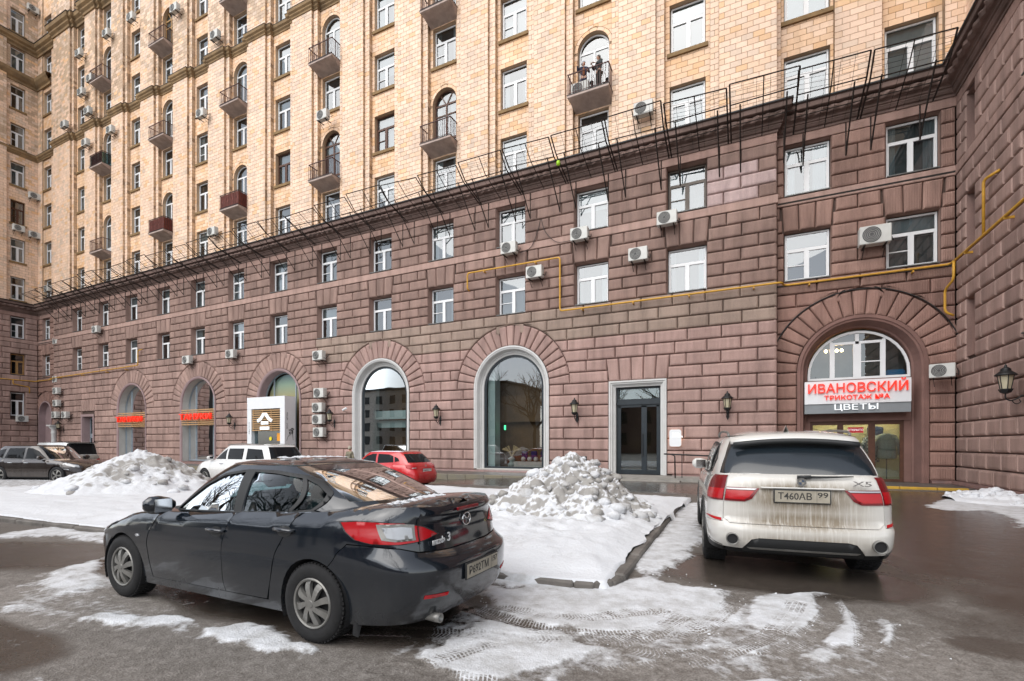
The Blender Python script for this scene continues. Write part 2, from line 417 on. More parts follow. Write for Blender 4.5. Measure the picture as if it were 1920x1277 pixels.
# ================================================================== GROUND
def gz(X, Y):
    X = np.asarray(X, float); Y = np.asarray(Y, float)
    return -.055*(1-npstep(4.2, 6.5, Y))-.2*npstep(-9.5, -14, X)*npstep(11.0, 13.2, Y)
def axis(parts):
    out = []
    for a, b, s in parts: out.append(np.arange(a, b-1e-9, s))
    return np.concatenate(out+[np.array([parts[-1][1]])])
gx = axis([(-500, -120, 40), (-120, -40, 5), (-40, -14, .6), (-14, -9, .12), (-9, -5, .035), (-5, 1.8, .02), (1.8, 7, .05), (7, 40, 2), (40, 400, 40)])
gy = axis([(-400, -60, 40), (-60, -4, 4), (-4, 1.2, .2), (1.2, 6.0, .02), (6.0, 9, .05), (9, 20, .15), (20, 26, 1), (26, 400, 60)])
GX, GY = np.meshgrid(gx, gy)
SNOW = [
 ([(-7.26,2.54),(-7.59,2.9),(-8.12,3.63),(-7.13,3.27),(-6.09,2.77),(-6.32,2.55),(-6.8,2.42)], .75, .25),
 ([(-5.34,2.22),(-5.28,2.44),(-4.55,2.68),(-4.33,2.64),(-4.44,2.4),(-4.94,2.24)], .8, .12),
 ([(-4.05,2.56),(-3.94,2.71),(-3.14,2.69),(-2.96,2.61),(-3.32,2.45),(-3.74,2.4)], .95, .1),
 ([(-2.19,2.91),(-2.04,3.81),(-1.58,3.81),(-.94,3.63),(-1.15,3.27),(-1.3,3.03),(-1.54,2.81),(-1.82,2.85)], .95, .12),
 ([(-2.55,4.58),(-2.09,4.87),(-1.44,4.9),(-1.12,5.82),(-.85,5.63),(-.24,5.47),(-.14,4.73),(-.46,4.16),(-1.16,3.82),(-1.87,3.89),(-2.24,4.22)], .86, .25),
 ([(-.05,4.62),(.06,5.36),(.74,5.78),(.36,4.62),(.17,4.59)], .92, .08), ([(.56,4.67),(.89,5.64),(.76,4.56),(.58,4.53)], .9, .06),
 ([(1.02,5.07),(1.17,5.18),(1.0,4.64),(.94,4.62)], .85, .06), ([(.31,4.16),(.49,4.4),(.66,4.3),(.42,4.09)], .8, .08),
 ([(-.18,3.45),(.01,3.64),(.24,3.61),(.13,3.42),(-.14,3.29)], .85, .1), ([(-.2,4.22),(.18,4.34),(.08,4.1),(-.14,4.02)], .75, .1),
 ([(-1.5,12.93),(-1.04,14.07),(-.65,8.81),(-.81,6.31),(-1.04,5.86),(-1.3,6)], .85, .3),
 ([(4.05,15.24),(5.92,18.97),(6.6,18.72),(6.42,16.74),(4.63,12.06),(4.97,14.71),(4.2,14.34)], .95, .3),
 ([(-11.74,3.76),(-11.71,4.5),(-9.66,4.5),(-8.84,4.2),(-10.57,4.04),(-11.05,3.54)], .8, .25),
 ([(-6.43,2.06),(-6.32,2.25),(-5.98,2.33),(-5.92,2.18),(-6.17,1.98)], .6, .1),
 ([(-2.6,4.8),(-1.0,4.8),(-1.0,5.4),(-2.6,5.1)], .95, .15),
 ([(-2.4,2.9),(-2.3,4.6),(-1.2,5.2),(-.2,5.3),(.5,5.0),(.3,4.1),(-.7,3.3),(-1.3,2.8)], .52, .35), ([(-7.5,2.3),(-5.9,2.1),(-4.4,2.3),(-3.0,2.4),(-3.2,2.7),(-5.6,2.75),(-7.8,3.2)], .40, .3), ([(-.3,3.3),(.4,3.6),(1.3,4.6),(1.3,5.3),(.1,5.2)], .42, .3), ([(-40,8),(-22,6.5),(-22,10),(-24,12.5),(-40,12.5)], .6, .8)]
TRK = [[(-2.37,3.98),(-1.63,3.79),(-.96,3.89),(-.4,4.38),(-.06,5.3)], [(.15,4.05),(.48,4.61),(.7,5.21),(.88,5.81)], [(.84,4.49),(.91,5.01),(.95,5.72)],
 [(.92,4.32),(1.17,4.82),(1.23,5.31)], [(-2.02,2.81),(-1.7,3.44),(-1.15,3.76),(-.53,3.72),(.08,4.12)], [(-.41,4.06),(-.23,4.68),(-.04,5.43)],
 [(-2.35,2.65),(-1.86,2.71),(-1.34,2.78)], [(-2.14,4.09),(-1.36,4.14),(-.74,4.59),(-.27,4.25)], [(-.9,3.2),(-.3,3.75),(.2,4.5),(.45,5.4)], [(-3.2,3.0),(-2.3,3.35),(-1.5,3.55),(-.8,3.9),(-.5,4.6)]]
near = (GX > -42) & (GX < 8) & (GY > 0) & (GY < 21)
snow = np.zeros(GX.shape); wet = np.zeros(GX.shape); trk = np.zeros(GX.shape); tu = np.zeros(GX.shape); tv = np.zeros(GX.shape)
nx, ny = GX[near], GY[near]; sn = np.zeros(nx.shape)
wobx = (fbm(nx*1.6, ny*1.6, 6, 3, .62)-.5)*.75; woby = (fbm(nx*1.6+40, ny*1.6, 6, 9, .62)-.5)*.75
for poly, amt, soft in SNOW:
    ws = .35+soft*2; soft = max(soft, .14)
    d = segdist(nx+wobx*ws, ny+woby*ws, poly); i_ = inpoly(nx+wobx*ws, ny+woby*ws, poly)
    sd = np.where(i_, d, -d); sn = np.maximum(sn, amt*npstep(-soft*.8, soft*.6, sd))
sn = np.maximum(sn, .30*npstep(.45, .62, fbm(nx*.8, ny*.8, 4, 21))*npstep(6.2, 4.8, ny)*npstep(-9, -6, nx))
tm = np.zeros(nx.shape); tuu = np.zeros(nx.shape); tvv = np.zeros(nx.shape)
for pl in TRK:
    P_ = spline(pl, 8); s0 = 0
    for (x0, y0), (x1, y1) in zip(P_, P_[1:]):
        dx, dy = x1-x0, y1-y0; L = math.hypot(dx, dy)+1e-9
        t = ((nx-x0)*dx+(ny-y0)*dy)/(L*L); cr = ((nx-x0)*dy-(ny-y0)*dx)/L
        hit = (t >= -.02) & (t <= 1.02) & (np.abs(cr) < .11)
        tm[hit] = 1; tuu[hit] = cr[hit]; tvv[hit] = s0+t[hit]*L; s0 += L
snow[near] = sn; trk[near] = tm*npstep(.10, .085, np.abs(tuu)); tu[near] = tuu; tv[near] = tvv
# standing water and wet asphalt
def blob(cx, cy, rx, ry, rot=0):
    c, s = math.cos(rot), math.sin(rot); a = ((GX-cx)*c+(GY-cy)*s)/rx; b = (-(GX-cx)*s+(GY-cy)*c)/ry; return np.sqrt(a*a+b*b)
wob = (fbm(GX*1.3, GY*1.3, 4, 55)-.5)*.7
wet = np.maximum(wet, npstep(1.15, .85, blob(-4.2, 3.55, 2.6, .78)+wob*.4))
wet = np.maximum(wet, .9*npstep(1.2, .8, blob(-9.0, 3.3, 2.6, .8, .25)+wob))
wet = np.maximum(wet, .95*npstep(1.15, .85, blob(.3, 6.4, 1.6, .85)+wob*.4))
wet = np.maximum(wet, 1.0*npstep(1.25, .8, blob(3.2, 11.2, 3.0, 5.6)+wob*.8))
wet = np.maximum(wet, .95*npstep(14.6, 16.2, GY)*npstep(20.2, 19.4, GY))
wet = np.maximum(wet, .8*npstep(1.2, .8, blob(-5.6, 1.6, 1.0, .35)+wob*1.2)); wet = np.maximum(wet, .6*npstep(1.2, .8, blob(1.75, 4.9, .35, .2)+wob))
slush = npstep(.30, .6, fbm(GX*.45+5, GY*.45, 5, 71))*npstep(6.2, 4.6, GY+GX*.25)*npstep(-14, -7, GX)
slush = np.maximum(slush, .5*npstep(.35, .6, fbm(GX*.3, GY*.3, 4, 31)))
slush = np.maximum(slush, .62*npstep(5.6, 4.4, GY-.25*GX)*npstep(-.5, 1.2, GY))*(1-.8*wet)
Z = gz(GX, GY)
fine = near & (GY < 8)
hz = np.zeros(GX.shape)
sedge = npstep(.35, .8, snow)
hz[fine] = (sedge*(.016+.014*fbm(GX*5, GY*5, 3, 2))+(1-wet)*.010*(fbm(GX*3, GY*3, 5, 5)-.5))[fine]
tread = .5+.5*np.sin(tv*2*math.pi/.032+np.abs(tu)*60)
hz -= trk*(.006+.004*tread)*(fine)
Z = Z+hz
ny_, nx_ = GX.shape
verts = np.stack([GX, GY, Z], -1).reshape(-1, 3)
ii = np.arange(ny_*nx_).reshape(ny_, nx_)
faces = np.stack([ii[:-1, :-1], ii[:-1, 1:], ii[1:, 1:], ii[1:, :-1]], -1).reshape(-1, 4)
def grid_mesh(name, verts, faces, attrs, m, parent=None, smooth=True):
    me = bpy.data.meshes.new(name); me.vertices.add(len(verts)); me.vertices.foreach_set('co', verts.astype(np.float32).ravel())
    me.loops.add(faces.size); me.loops.foreach_set('vertex_index', faces.astype(np.int32).ravel())
    me.polygons.add(len(faces)); me.polygons.foreach_set('loop_start', (np.arange(len(faces))*4).astype(np.int32))
    me.polygons.foreach_set('use_smooth', np.full(len(faces), smooth))
    me.update(calc_edges=True)
    for k, a in attrs.items():
        at = me.attributes.new(k, 'FLOAT', 'POINT'); at.data.foreach_set('value', a.astype(np.float32).ravel())
    me.materials.append(m); o = bpy.data.objects.new(name, me); link(o, parent); return o
def ground_mat():
    m = mat('wet_slushy_asphalt', rough=.7, spec=.5); t = NT(m); co = t.coord()
    n1 = t.noise(1.6, 6, .6, co); n2 = t.noise(14, 5, .65, co); n3 = t.noise(70, 3, .6, co); n4 = t.noise(4.5, 6, .7, co)
    wet_ = t.attr('wet'); sn_ = t.attr('snow'); sl = t.attr('slush'); tk = t.attr('trk'); tu_ = t.attr('tu'); tv_ = t.attr('tv')
    base = t.mix(t.ramp(n1, [(.3, 0.0), (.7, 1.0)]), (.062, .051, .042), (.115, .10, .086))
    base = t.mix(t.ramp(n3, [(.4, 0.0), (.75, .6)]), base, (.26, .24, .22))
    k = t.math('ADD', t.math('MULTIPLY', sl, .9), t.math('SUBTRACT', t.math('ADD', t.math('MULTIPLY', n2, .55), t.math('MULTIPLY', n4, .75)), .72))
    slf = t.ramp(k, [(.22, 0.0), (.75, 1.0)])
    c = t.mix(t.math('MULTIPLY', slf, .82), base, t.mix(t.ramp(t.math('ADD', t.math('MULTIPLY', n2, .5), t.math('MULTIPLY', n3, .5)), [(.35, 0.0), (.68, 1.0)]), (.105, .09, .077), (.36, .335, .31)))
    wetc = t.math('MULTIPLY', wet_, t.ramp(n4, [(.2, 1.0), (.75, .75)]))
    c = t.mix(t.math('MULTIPLY', wetc, .85), c, t.mix(n1, (.020, .0145, .011), (.042, .031, .023)))
    # tread pattern scraped into the snow film
    tr = t.math('SINE', t.math('ADD', t.math('ADD', t.math('MULTIPLY', tv_, 196.0), t.math('MULTIPLY', t.math('ABSOLUTE', tu_), 60.0)), t.math('MULTIPLY', n4, 9.0)))
    groove = t.math('SINE', t.math('MULTIPLY', tu_, 150.0))
    pat = t.math('MAXIMUM', t.ramp(tr, [(.1, 0.0), (.6, 1.0)]), t.ramp(groove, [(.7, 0.0), (.95, .8)]))
    tk = t.math('MULTIPLY', tk, t.ramp(t.noise(2.2, 4, .65, co), [(.35, .15), (.6, 1.0)]))
    cut = t.math('MULTIPLY', tk, t.math('SUBTRACT', .52, t.math('MULTIPLY', pat, .36)))
    s = t.math('ADD', sn_, t.math('SUBTRACT', t.math('ADD', t.math('MULTIPLY', n2, .75), t.math('MULTIPLY', n4, .9)), .82))
    s = t.math('SUBTRACT', s, cut)
    s = t.math('ADD', s, t.math('MULTIPLY', t.math('MULTIPLY', tk, pat), .12))
    sf = t.ramp(s, [(.38, 0.0), (.72, 1.0)])
    c = t.mix(sf, c, t.mix(t.ramp(n4, [(.35, 0.0), (.6, 1.0)]), (.43, .43, .43), (.63, .645, .67)))
    r = t.math('MULTIPLY', wetc, t.math('SUBTRACT', 1.0, sf))
    rough = t.math('ADD', t.math('SUBTRACT', .62, t.math('MULTIPLY', r, .60)), t.math('MULTIPLY', n4, .10))
    b = t.bump(t.math('ADD', t.math('MULTIPLY', n2, .6), t.math('MULTIPLY', n3, .4)), .03, .8)
    bl = t('MixRGB'); 
    geo = t('NewGeometry')
    nm = t('Mix', data_type='VECTOR'); t.put(nm.inputs[0], t.math('MULTIPLY', r, .96)); t.put(nm.inputs[4], b); t.put(nm.inputs[5], geo.outputs['Normal'])
    t.set(Base_Color=c, Roughness=rough, Normal=nm.outputs[1]); return m
M['ground'] = ground_mat()
road = grid_mesh('road', verts, faces, dict(snow=snow, wet=wet, trk=trk, tu=tu, tv=tv, slush=slush), M['ground'])
tag(road, kind='structure')
# ---- snow materials
def snow_mat(name, dirt):
    m = mat(name, rough=.75, spec=.3); t = NT(m); co = t.coord()
    n1 = t.noise(3, 6, .65, co); n2 = t.noise(22, 4, .65, co); di = t.attr('dirt')
    f = t.math('ADD', di, t.math('MULTIPLY', t.math('SUBTRACT', t.math('ADD', t.math('MULTIPLY', n1, .6), t.math('MULTIPLY', n2, .4)), .5), 1.1))
    c = t.mix(t.ramp(f, [(.3, 0.0), (.72, 1.0)]), (.62, .635, .66), t.mix(n1, (.19, .18, .165), (.42, .405, .385)))
    t.set(Base_Color=c, Normal=t.bump(t.math('ADD', n2, n1), .02, .7))
    t.b.inputs['Subsurface Weight'].default_value = .0
    return m
M['snow'] = snow_mat('old_snow', 0)
# ---- long planted island under snow
def front_y(X): return 4.93+(X+2.0)*.05
ix = axis([(-21.5, -12, .2), (-12, -5, .12), (-5, -1.3, .045)]); iy = axis([(0, .12, .03), (.12, 4, .06), (4, 8.2, .14)])
IX, IV = np.meshgrid(ix, iy)
BKY = 12.2+1.6*npstep(-14, -10, IX)
spill = .30*(fbm(IX*.55+.6, IX*0+3.3, 4, 77)-.54)*npstep(-1.3, -2.2, IX)
IY0 = front_y(IX)+.04+spill*2.4
IY = IY0+IV*(BKY-IY0)/8.2
IX = IX+npstep(-3.2, -1.3, IX)*.42*(fbm(IY*1.1, IY*0+9.1, 4, 78)-.45)
edge = np.minimum(np.minimum(np.minimum(IV, 8.2-IV)/.9, (-1.3-IX)/.5), (IX+21.5)/.5)
IZ = .10+.06*npstep(0, 1, edge)+.10*(fbm(IX*1.3, IY*1.3, 5, 11)-.4)*npstep(0, .8, edge)+.055*(fbm(IX*6, IY*6, 3, 12)-.5)*npstep(0, .4, edge)
ap = np.exp(-((IX+3.6)/1.9)**2-((IY-8.7)/2.6)**2)*npstep(0, 1.2, edge)
IZ = IZ+.16*ap+ap*.22*(1-np.abs(2*fbm(IX*2.6, IY*2.6, 5, 91, .6)-1)-.72)
IZ = IZ+gz(IX, IY)*npstep(6.5, 4.9, IY)
IZ = np.where(edge < .02, IZ-.13, IZ)
dirt = .30*npstep(.48, .68, fbm(IX*1.1, IY*1.1, 5, 41, .6))+.25*npstep(.12, 0, edge)+.25*ap*npstep(.45, .65, fbm(IX*3, IY*3, 4, 44))
nY, nX = IX.shape; jj = np.arange(nY*nX).reshape(nY, nX)
f2 = np.stack([jj[:-1, :-1], jj[:-1, 1:], jj[1:, 1:], jj[1:, :-1]], -1).reshape(-1, 4)
sc_ = grid_mesh('snow_cover', np.stack([IX, IY, IZ], -1).reshape(-1, 3), f2, dict(dirt=dirt), M['snow'])
tag(sc_, 'trodden white snow lying over the long kerbed island', 'snow', kind='stuff')
# ---- kerb of the island
M['kerb_wet'] = noisy('wet_kerb_concrete', (.17, .155, .14), .7, .25, 3, .006)
kerb = bpy.data.objects.new('kerb', None); link(kerb); tag(kerb, kind='structure')
kp = []
x = -21.0
while x < -2.2: kp.append((x, front_y(x))); x += 1.0
arc = [(-1.65+.45*math.sin(t), 5.37-.45*math.cos(t)) for t in np.linspace(0, math.pi/2, 4)]
kp += arc
y = 5.37
while y < 13.4: y += 1.0; kp.append((-1.2-.03*(y-5.4), y))
for (x0, y0), (x1, y1) in zip(kp, kp[1:]):
    L = math.hypot(x1-x0, y1-y0); a = math.atan2(y1-y0, x1-x0)
    z = float(gz(x0, y0)); Mx = Matrix.Translation((x0, y0, z)) @ Matrix.Rotation(a, 4, 'Z')
    b = MB(); b.rbox(.006, L-.006, 0, .15, -.2,   .088+random.uniform(-.012, .012), .022, M=Mx); b.build('kerb_stone', M['kerb_wet'], kerb)
# ---- pavement along the facade with its kerb
pav = MB(); pav.box(-63, -6.6, 19.95, 22.45, -.2, .09); pav.box(-1.55, 6.9, 20.6, 22.95, -.2, .07)
M['pavement'] = noisy('damp_pavement', (.12, .108, .098), .45, .25, 1.5, .004)
tag(pav.build('pavement', M['pavement']), kind='structure')
pk = bpy.data.objects.new('pavement_kerb', None); link(pk); tag(pk, kind='structure')
M['kerb_yellow'] = noisy('kerb_with_worn_yellow_paint', (.20, .175, .11), .8, .2, 1.2, .004, col2=(.15, .14, .125))
M['kerb_yellow2'] = noisy('yellow_kerb_paint', (.55, .33, .03), .7, .2, 2.0, .004, col2=(.35, .22, .04))
x = -40.0
while x < -6.7:
    b = MB(); b.rbox(x+.006, min(x+1, -6.61)-.006, 19.80, 19.95, -.2, .095, .02); b.build('kerb_stone', M['kerb_yellow'], pk); x += 1.0
x = 1.7
while x < 6.6:
    b = MB(); b.rbox(x+.006, min(x+1, 6.5)-.006, 20.46, 20.6, -.2, .085, .02); b.build('kerb_stone', M['kerb_yellow2'], pk); x += 1.0
# ---- snow heaps
def heap(name, label, cx, cy, rx, ry, h, px, py, seed, nclod, clod_r, dirtk, res=.045, sharp=1.15, terr=.45, ridge=.05, z0=.05):
    root = thing(name, label, 'snow heap', (cx, cy, z0), group=None)
    n = int(2*max(rx, ry)/res); u = np.linspace(-1, 1, n); U, V = np.meshgrid(u, u)
    X = cx+U*rx; Y = cy+V*ry
    ang = np.arctan2(V, U); rr = np.hypot(U-px*(1-np.hypot(U, V)).clip(0), V-py*(1-np.hypot(U, V)).clip(0))
    rr = rr*(1+.16*(fbm(np.cos(ang)*1.7+5, np.sin(ang)*1.7+seed, 3, seed)-.5)*2)
    base = h*np.clip(1-rr, 0, 1)**sharp
    m_ = npstep(-.02, .55, 1-rr)
    rough_ = .26*h*(fbm(X*1.1, Y*1.1, 4, seed+1)-.5)+.16*(fbm(X*3.3, Y*3.3, 4, seed+2)-.5)+.07*(np.abs(fbm(X*7, Y*7, 3, seed+3)-.5))
    Zh = .02+base+rough_*m_-.05*(rr > 1)
    rid = 1-np.abs(2*fbm(X*3.1, Y*3.1, 4, seed+31, .6)-1); rid2 = 1-np.abs(2*fbm(X*8, Y*8, 3, seed+33, .6)-1)
    Zh = Zh+(ridge*(rid-.75)*2+ridge*.45*(rid2-.75)*2)*m_
    # flatten tops of lumps: terrace a little
    st = .11; q = Zh/st; fr = q-np.floor(q); Zt = (np.floor(q)+npstep(.25, .75, fr))*st; Zh = Zh*(1-terr)+Zt*terr
    Zh = np.where(rr > 1.04, -.1, Zh)
    gyv, gxv = np.gradient(Zh, Y[1, 0]-Y[0, 0], X[0, 1]-X[0, 0]); slope = np.hypot(gxv, gyv)
    dirt_ = dirtk*npstep(.55, 1.5, slope)+dirtk*.8*npstep(.52, .72, fbm(X*1.6, Y*1.6, 4, seed+7))*m_
    jj = np.arange(n*n).reshape(n, n); f = np.stack([jj[:-1, :-1], jj[:-1, 1:], jj[1:, 1:], jj[1:, :-1]], -1).reshape(-1, 4)
    keep = (rr.reshape(-1)[f] < 1.06).any(axis=1); f = f[keep]
    V3 = np.stack([X-cx, Y-cy, Zh], -1).reshape(-1, 3)
    grid_mesh('packed_snow', V3, f, dict(dirt=dirt_), M['snow'], root)
    # lumps of frozen snow
    rest = []
    big = 0
    for i in range(nclod):
        a = random.uniform(0, 2*math.pi); rad = random.random()**.6*.98
        ux, vy = math.cos(a)*rad, math.sin(a)*rad
        ixn = int((ux+1)/2*(n-1)); iyn = int((vy+1)/2*(n-1)); z = float(Zh[iyn, ixn])
        if z < 0: continue
        r = clod_r*random.uniform(.25, 1.0)**1.6+.025
        rest.append((r, ux*rx, vy*ry, z, i))
    rest.sort(reverse=True)
    def lump(r, x, y, z, i):
        vs = []; fs = []; nu, nv = 11, 8
        for a in range(nv):
            ph = math.pi*a/(nv-1)
            for b_ in range(nu):
                th = 2*math.pi*b_/nu; d = Vector((math.sin(ph)*math.cos(th), math.sin(ph)*math.sin(th), math.cos(ph)))
                k = r*(1+.45*mnoise.noise(d*1.3+Vector((i*3.1, seed, 0)))+.12*mnoise.noise(d*3+Vector((i, 5, 2))))
                vs.append((x+d.x*k*1.15, y+d.y*k, z+d.z*k*.75))
        for a in range(nv-1):
            for b_ in range(nu): b2 = (b_+1) % nu; fs.append((a*nu+b_, (a+1)*nu+b_, (a+1)*nu+b2, a*nu+b2))
        return vs, fs
    mb = MB()
    for k, q in enumerate(rest):
        vs, fs = lump(*q)
        if k < 24:
            b = MB(); b.add(vs, fs); o = b.build('snow_clod', M['snow'], root, world=False, smooth=True)
        else: mb.add(vs, fs); continue
        at = o.data.attributes.new('dirt', 'FLOAT', 'POINT'); at.data.foreach_set('value', [random.uniform(dirtk*.3, dirtk*.95)]*len(vs))
    o = mb.build('snow_lumps', M['snow'], root, world=False, kind='stuff', smooth=True)
    at = o.data.attributes.new('dirt', 'FLOAT', 'POINT'); at.data.foreach_set('value', np.repeat(rng.uniform(dirtk*.2, dirtk*.95, len(mb.v)//88), 88).astype(np.float32))
    return root
heap('snow_heap', 'tall pointed heap of lumpy grey snow between the black sedan and the white suv', -3.65, 9.45, 2.3, 3.0, 1.25, .22, .02, 3, 240, .12, .98, res=.034, sharp=1.32, terr=.15, ridge=.12)
heap('snow_heap', 'wide white snow heap behind the black sedan hood with dark hollows', -17.0, 8.5, 2.75, 2.7, 1.30, .02, .0, 13, 50, .12, .72, res=.05, sharp=1.15, terr=.15, ridge=.10)
heap('snow_heap', 'low snow pile against the plinth at the right edge', 6.0, 17.4, .95, 1.5, .30, 0, 0, 23, 40, .1, .1, sharp=.8, z0=-.03)

# ---- crumbs of ice and grit scattered over the near ground
cr = MB(); r_ = random.Random(5)
def crumb(x, y, r, z):
    a0 = r_.uniform(0, 6.28); vs = [(x+r*math.cos(a0+k*1.2566)*r_.uniform(.6, 1.2), y+r*math.sin(a0+k*1.2566)*r_.uniform(.6, 1.2), z-.004) for k in range(5)]+[(x+r*.2, y, z+r*r_.uniform(.4, .9))]
    cr.add(vs, [(k, (k+1) % 5, 5) for k in range(5)])
for i in range(900):
    x = r_.gauss(-1.5, .8); y = r_.gauss(4.75, .45)
    if y < 3.6 or x < -2.4: continue
    crumb(x, y, r_.uniform(.004, .009)*(1 if r_.random() < .93 else 2), float(gz(x, y))+.008)
tag(cr.build('ice_crumbs', M['snow']), 'loose crumbs of ice scattered over the wet asphalt', 'ice', kind='stuff')
# ================================================================== BUILDINGS
D, D2 = 22.4, 22.9
XL, XR = -63.0, 6.9
XA, XB = -58.6, 1.15
COLS = [-2.33, -6.62, -10.88, -15.16, -19.41, -23.69, -28.07, -32.39, -36.74, -41.09, -45.53, -49.89, -54.28]
def FM(y0): return lambda a, z, o: (a, y0-o, z)
def FL(x0): return lambda a, z, o: (x0+o, a, z)
def FR(x0): return lambda a, z, o: (x0-o, -a, z)
SN, CS = math.sin(THETA), math.cos(THETA)
def proj(p):
    r = p[0]*CS+p[1]*SN; d = -p[0]*SN+p[1]*CS
    if d < .1: return None
    return (960+910*r/d, 834-910*(p[2]-1.5)/d, d)
def in_view(p, mx=160, my=200):
    q = proj(p); return q is not None and -mx < q[0] < 1920+mx and -my < q[1] < 1277+my
def inset(poly, d):
    n = len(poly); out = []
    for i in range(n):
        p, c, q = poly[i-1], poly[i], poly[(i+1) % n]
        e1 = (c[0]-p[0], c[1]-p[1]); e2 = (q[0]-c[0], q[1]-c[1])
        l1 = math.hypot(*e1) or 1e-9; l2 = math.hypot(*e2) or 1e-9
        n1 = (-e1[1]/l1, e1[0]/l1); n2 = (-e2[1]/l2, e2[0]/l2)
        k = max(.35, 1+n1[0]*n2[0]+n1[1]*n2[1]); out.append((c[0]+(n1[0]+n2[0])/k*d, c[1]+(n1[1]+n2[1])/k*d))
    return out
class Pieces:
    def __init__(s): s.p = []
    def add(s, F, poly, out0, depth, bevel, gap, tint):
        xs = [q[0] for q in poly]; zs = [q[1] for q in poly]; c = F((min(xs)+max(xs))/2, (min(zs)+max(zs))/2, out0+depth)
        q = proj(c)
        A = abs(sum(poly[i-1][0]*poly[i][1]-poly[i][0]*poly[i-1][1] for i in range(len(poly))))/2
        if A < .012: return
        n = len(poly); size = 0
        if q and -20 < q[0] < 1940 and -20 < q[1] < 1290:
            pr = [proj(F(a, b, out0+depth)) for a, b in poly]
            size = abs(sum(pr[i-1][0]*pr[i][1]-pr[i][0]*pr[i-1][1] for i in range(n)))/2 if all(pr) else 0
        if bevel:
            rings = [(inset(poly, gap), out0), (inset(poly, gap+bevel*.15), out0+depth*.55), (inset(poly, gap+bevel*.5), out0+depth*.88), (inset(poly, gap+bevel*1.15), out0+depth)]
        else: rings = [(inset(poly, gap), out0), (inset(poly, gap+.004), out0+depth)]
        vs = []; fs = []
        for r, o in rings: vs += [F(a, b, o) for a, b in r]
        for k in range(len(rings)-1):
            fs += [(k*n+i, k*n+(i+1) % n, (k+1)*n+(i+1) % n, (k+1)*n+i) for i in range(n)]
        fs.append(tuple(range((len(rings)-1)*n, len(rings)*n)))
        s.p.append((size, vs, fs, tint))
    def build(s, name, rest, mat_, parent, limit=300):
        s.p.sort(key=lambda t: -t[0])
        one = [t for t in s.p[:limit] if t[0] > 60]; many = s.p[len(one):]
        for size, vs, fs, tint in one:
            b = MB(); b.add(vs, fs, tint); b.build(name, mat_, parent, tint=True)
        if many:
            b = MB()
            for size, vs, fs, tint in many: b.add(vs, fs, tint)
            b.build(rest, mat_, parent, tint=True, kind='stuff')
def subtract(a0, a1, cuts):
    segs = [(a0, a1)]
    for c0, c1 in cuts:
        ns = []
        for s0, s1 in segs:
            if c1 <= s0 or c0 >= s1: ns.append((s0, s1)); continue
            if c0 > s0: ns.append((s0, c0))
            if c1 < s1: ns.append((c1, s1))
        segs = ns
    return [s for s in segs if s[1]-s[0] > .04]
def split(w, unit, odd, offset=None):
    n = max(1, round(w/unit))
    if w < unit*.8: return [w]
    u = w/n
    if not odd: return [u]*n
    return [u/2]+[u]*(n-1)+[u/2]
def arcx(arch, z, side):
    c, zc, r = arch
    dz = z-zc
    if dz >= r: return c
    return c+side*math.sqrt(max(0, r*r-max(0, dz)**2))
def lay_row(P, F, a0, a1, z0, z1, unit, odd, cuts, arches, tint, **kw):
    """one course: cuts are plain openings, arches are (c, zc, r) rings the stones are cut round"""
    hard = list(cuts); marks = []
    for A in arches:
        if z0 < A[1]+A[2] and z1 > A[1]-.01:
            marks.append(A)
    for A in marks:
        r = arcx(A, z0, 1)-A[0]; r1 = arcx(A, z1, 1)-A[0]
        hard.append((A[0]-r1, A[0]+r1)) if r1 > .001 else None
    for s0, s1 in subtract(a0, a1, hard):
        brk = [s0, s1]
        for A in marks:
            if s0 < A[0] < s1: brk.append(A[0])
        brk.sort()
        for b0, b1 in zip(brk, brk[1:]):
            w = b1-b0; x = b0
            for u in split(w, unit, odd):
                p0, p1 = x, x+u; x += u
                poly = None
                for A in marks:
                    zs = [z0+(z1-z0)*t for t in (0, .25, .5, .75, 1)]
                    if p1 <= A[0]+1e-6 and arcx(A, z0, -1) < p1-1e-4:      # stone to the left of the ring
                        e = [(min(p1, max(p0+.02, arcx(A, z, -1))), z) for z in zs]
                        if min(q[0] for q in e) < p1-.01: poly = [(p0, z0)]+e+[(p0, z1)]
                    elif p0 >= A[0]-1e-6 and arcx(A, z0, 1) > p0+1e-4:
                        e = [(max(p0, min(p1-.02, arcx(A, z, 1))), z) for z in zs]
                        if max(q[0] for q in e) > p0+.01: poly = e+[(p1, z1), (p1, z0)]; poly = [(p1, z0), (p1, z1)]+e[::-1]
                poly = poly or [(p0, z0), (p1, z0), (p1, z1), (p0, z1)]
                P.add(F, poly, tint=tint((p0+p1)/2, (z0+z1)/2), **kw)
def ring(P, F, c, zc, r0, r1, n, tint, a0=0.0, a1=math.pi, **kw):
    for i in range(n):
        t0, t1 = a0+(a1-a0)*i/n, a0+(a1-a0)*(i+1)/n
        ts = [t0+(t1-t0)*k/2 for k in range(3)]
        poly = [(c+r0*math.cos(t), zc+r0*math.sin(t)) for t in ts[::-1]]+[(c+r1*math.cos(t), zc+r1*math.sin(t)) for t in ts]
        P.add(F, poly[::-1] if False else poly_ccw(poly), tint=tint(c+r1*math.cos(ts[1]), zc+r1*math.sin(ts[1])), **kw)
def poly_ccw(p):
    A = sum(p[i-1][0]*p[i][1]-p[i][0]*p[i-1][1] for i in range(len(p)))
    return p if A > 0 else p[::-1]
def arch_poly(c, z0, zc, r, n=20):
    return [(c-r, z0), (c+r, z0)]+[(c+r*math.cos(math.pi*k/n), zc+r*math.sin(math.pi*k/n)) for k in range(n+1)]
def sheet(F, outer, holes, out, mb):
    patch(outer, lambda a, b, o: F(a, b, out), holes, step=1e4, mb=mb, dens=False)
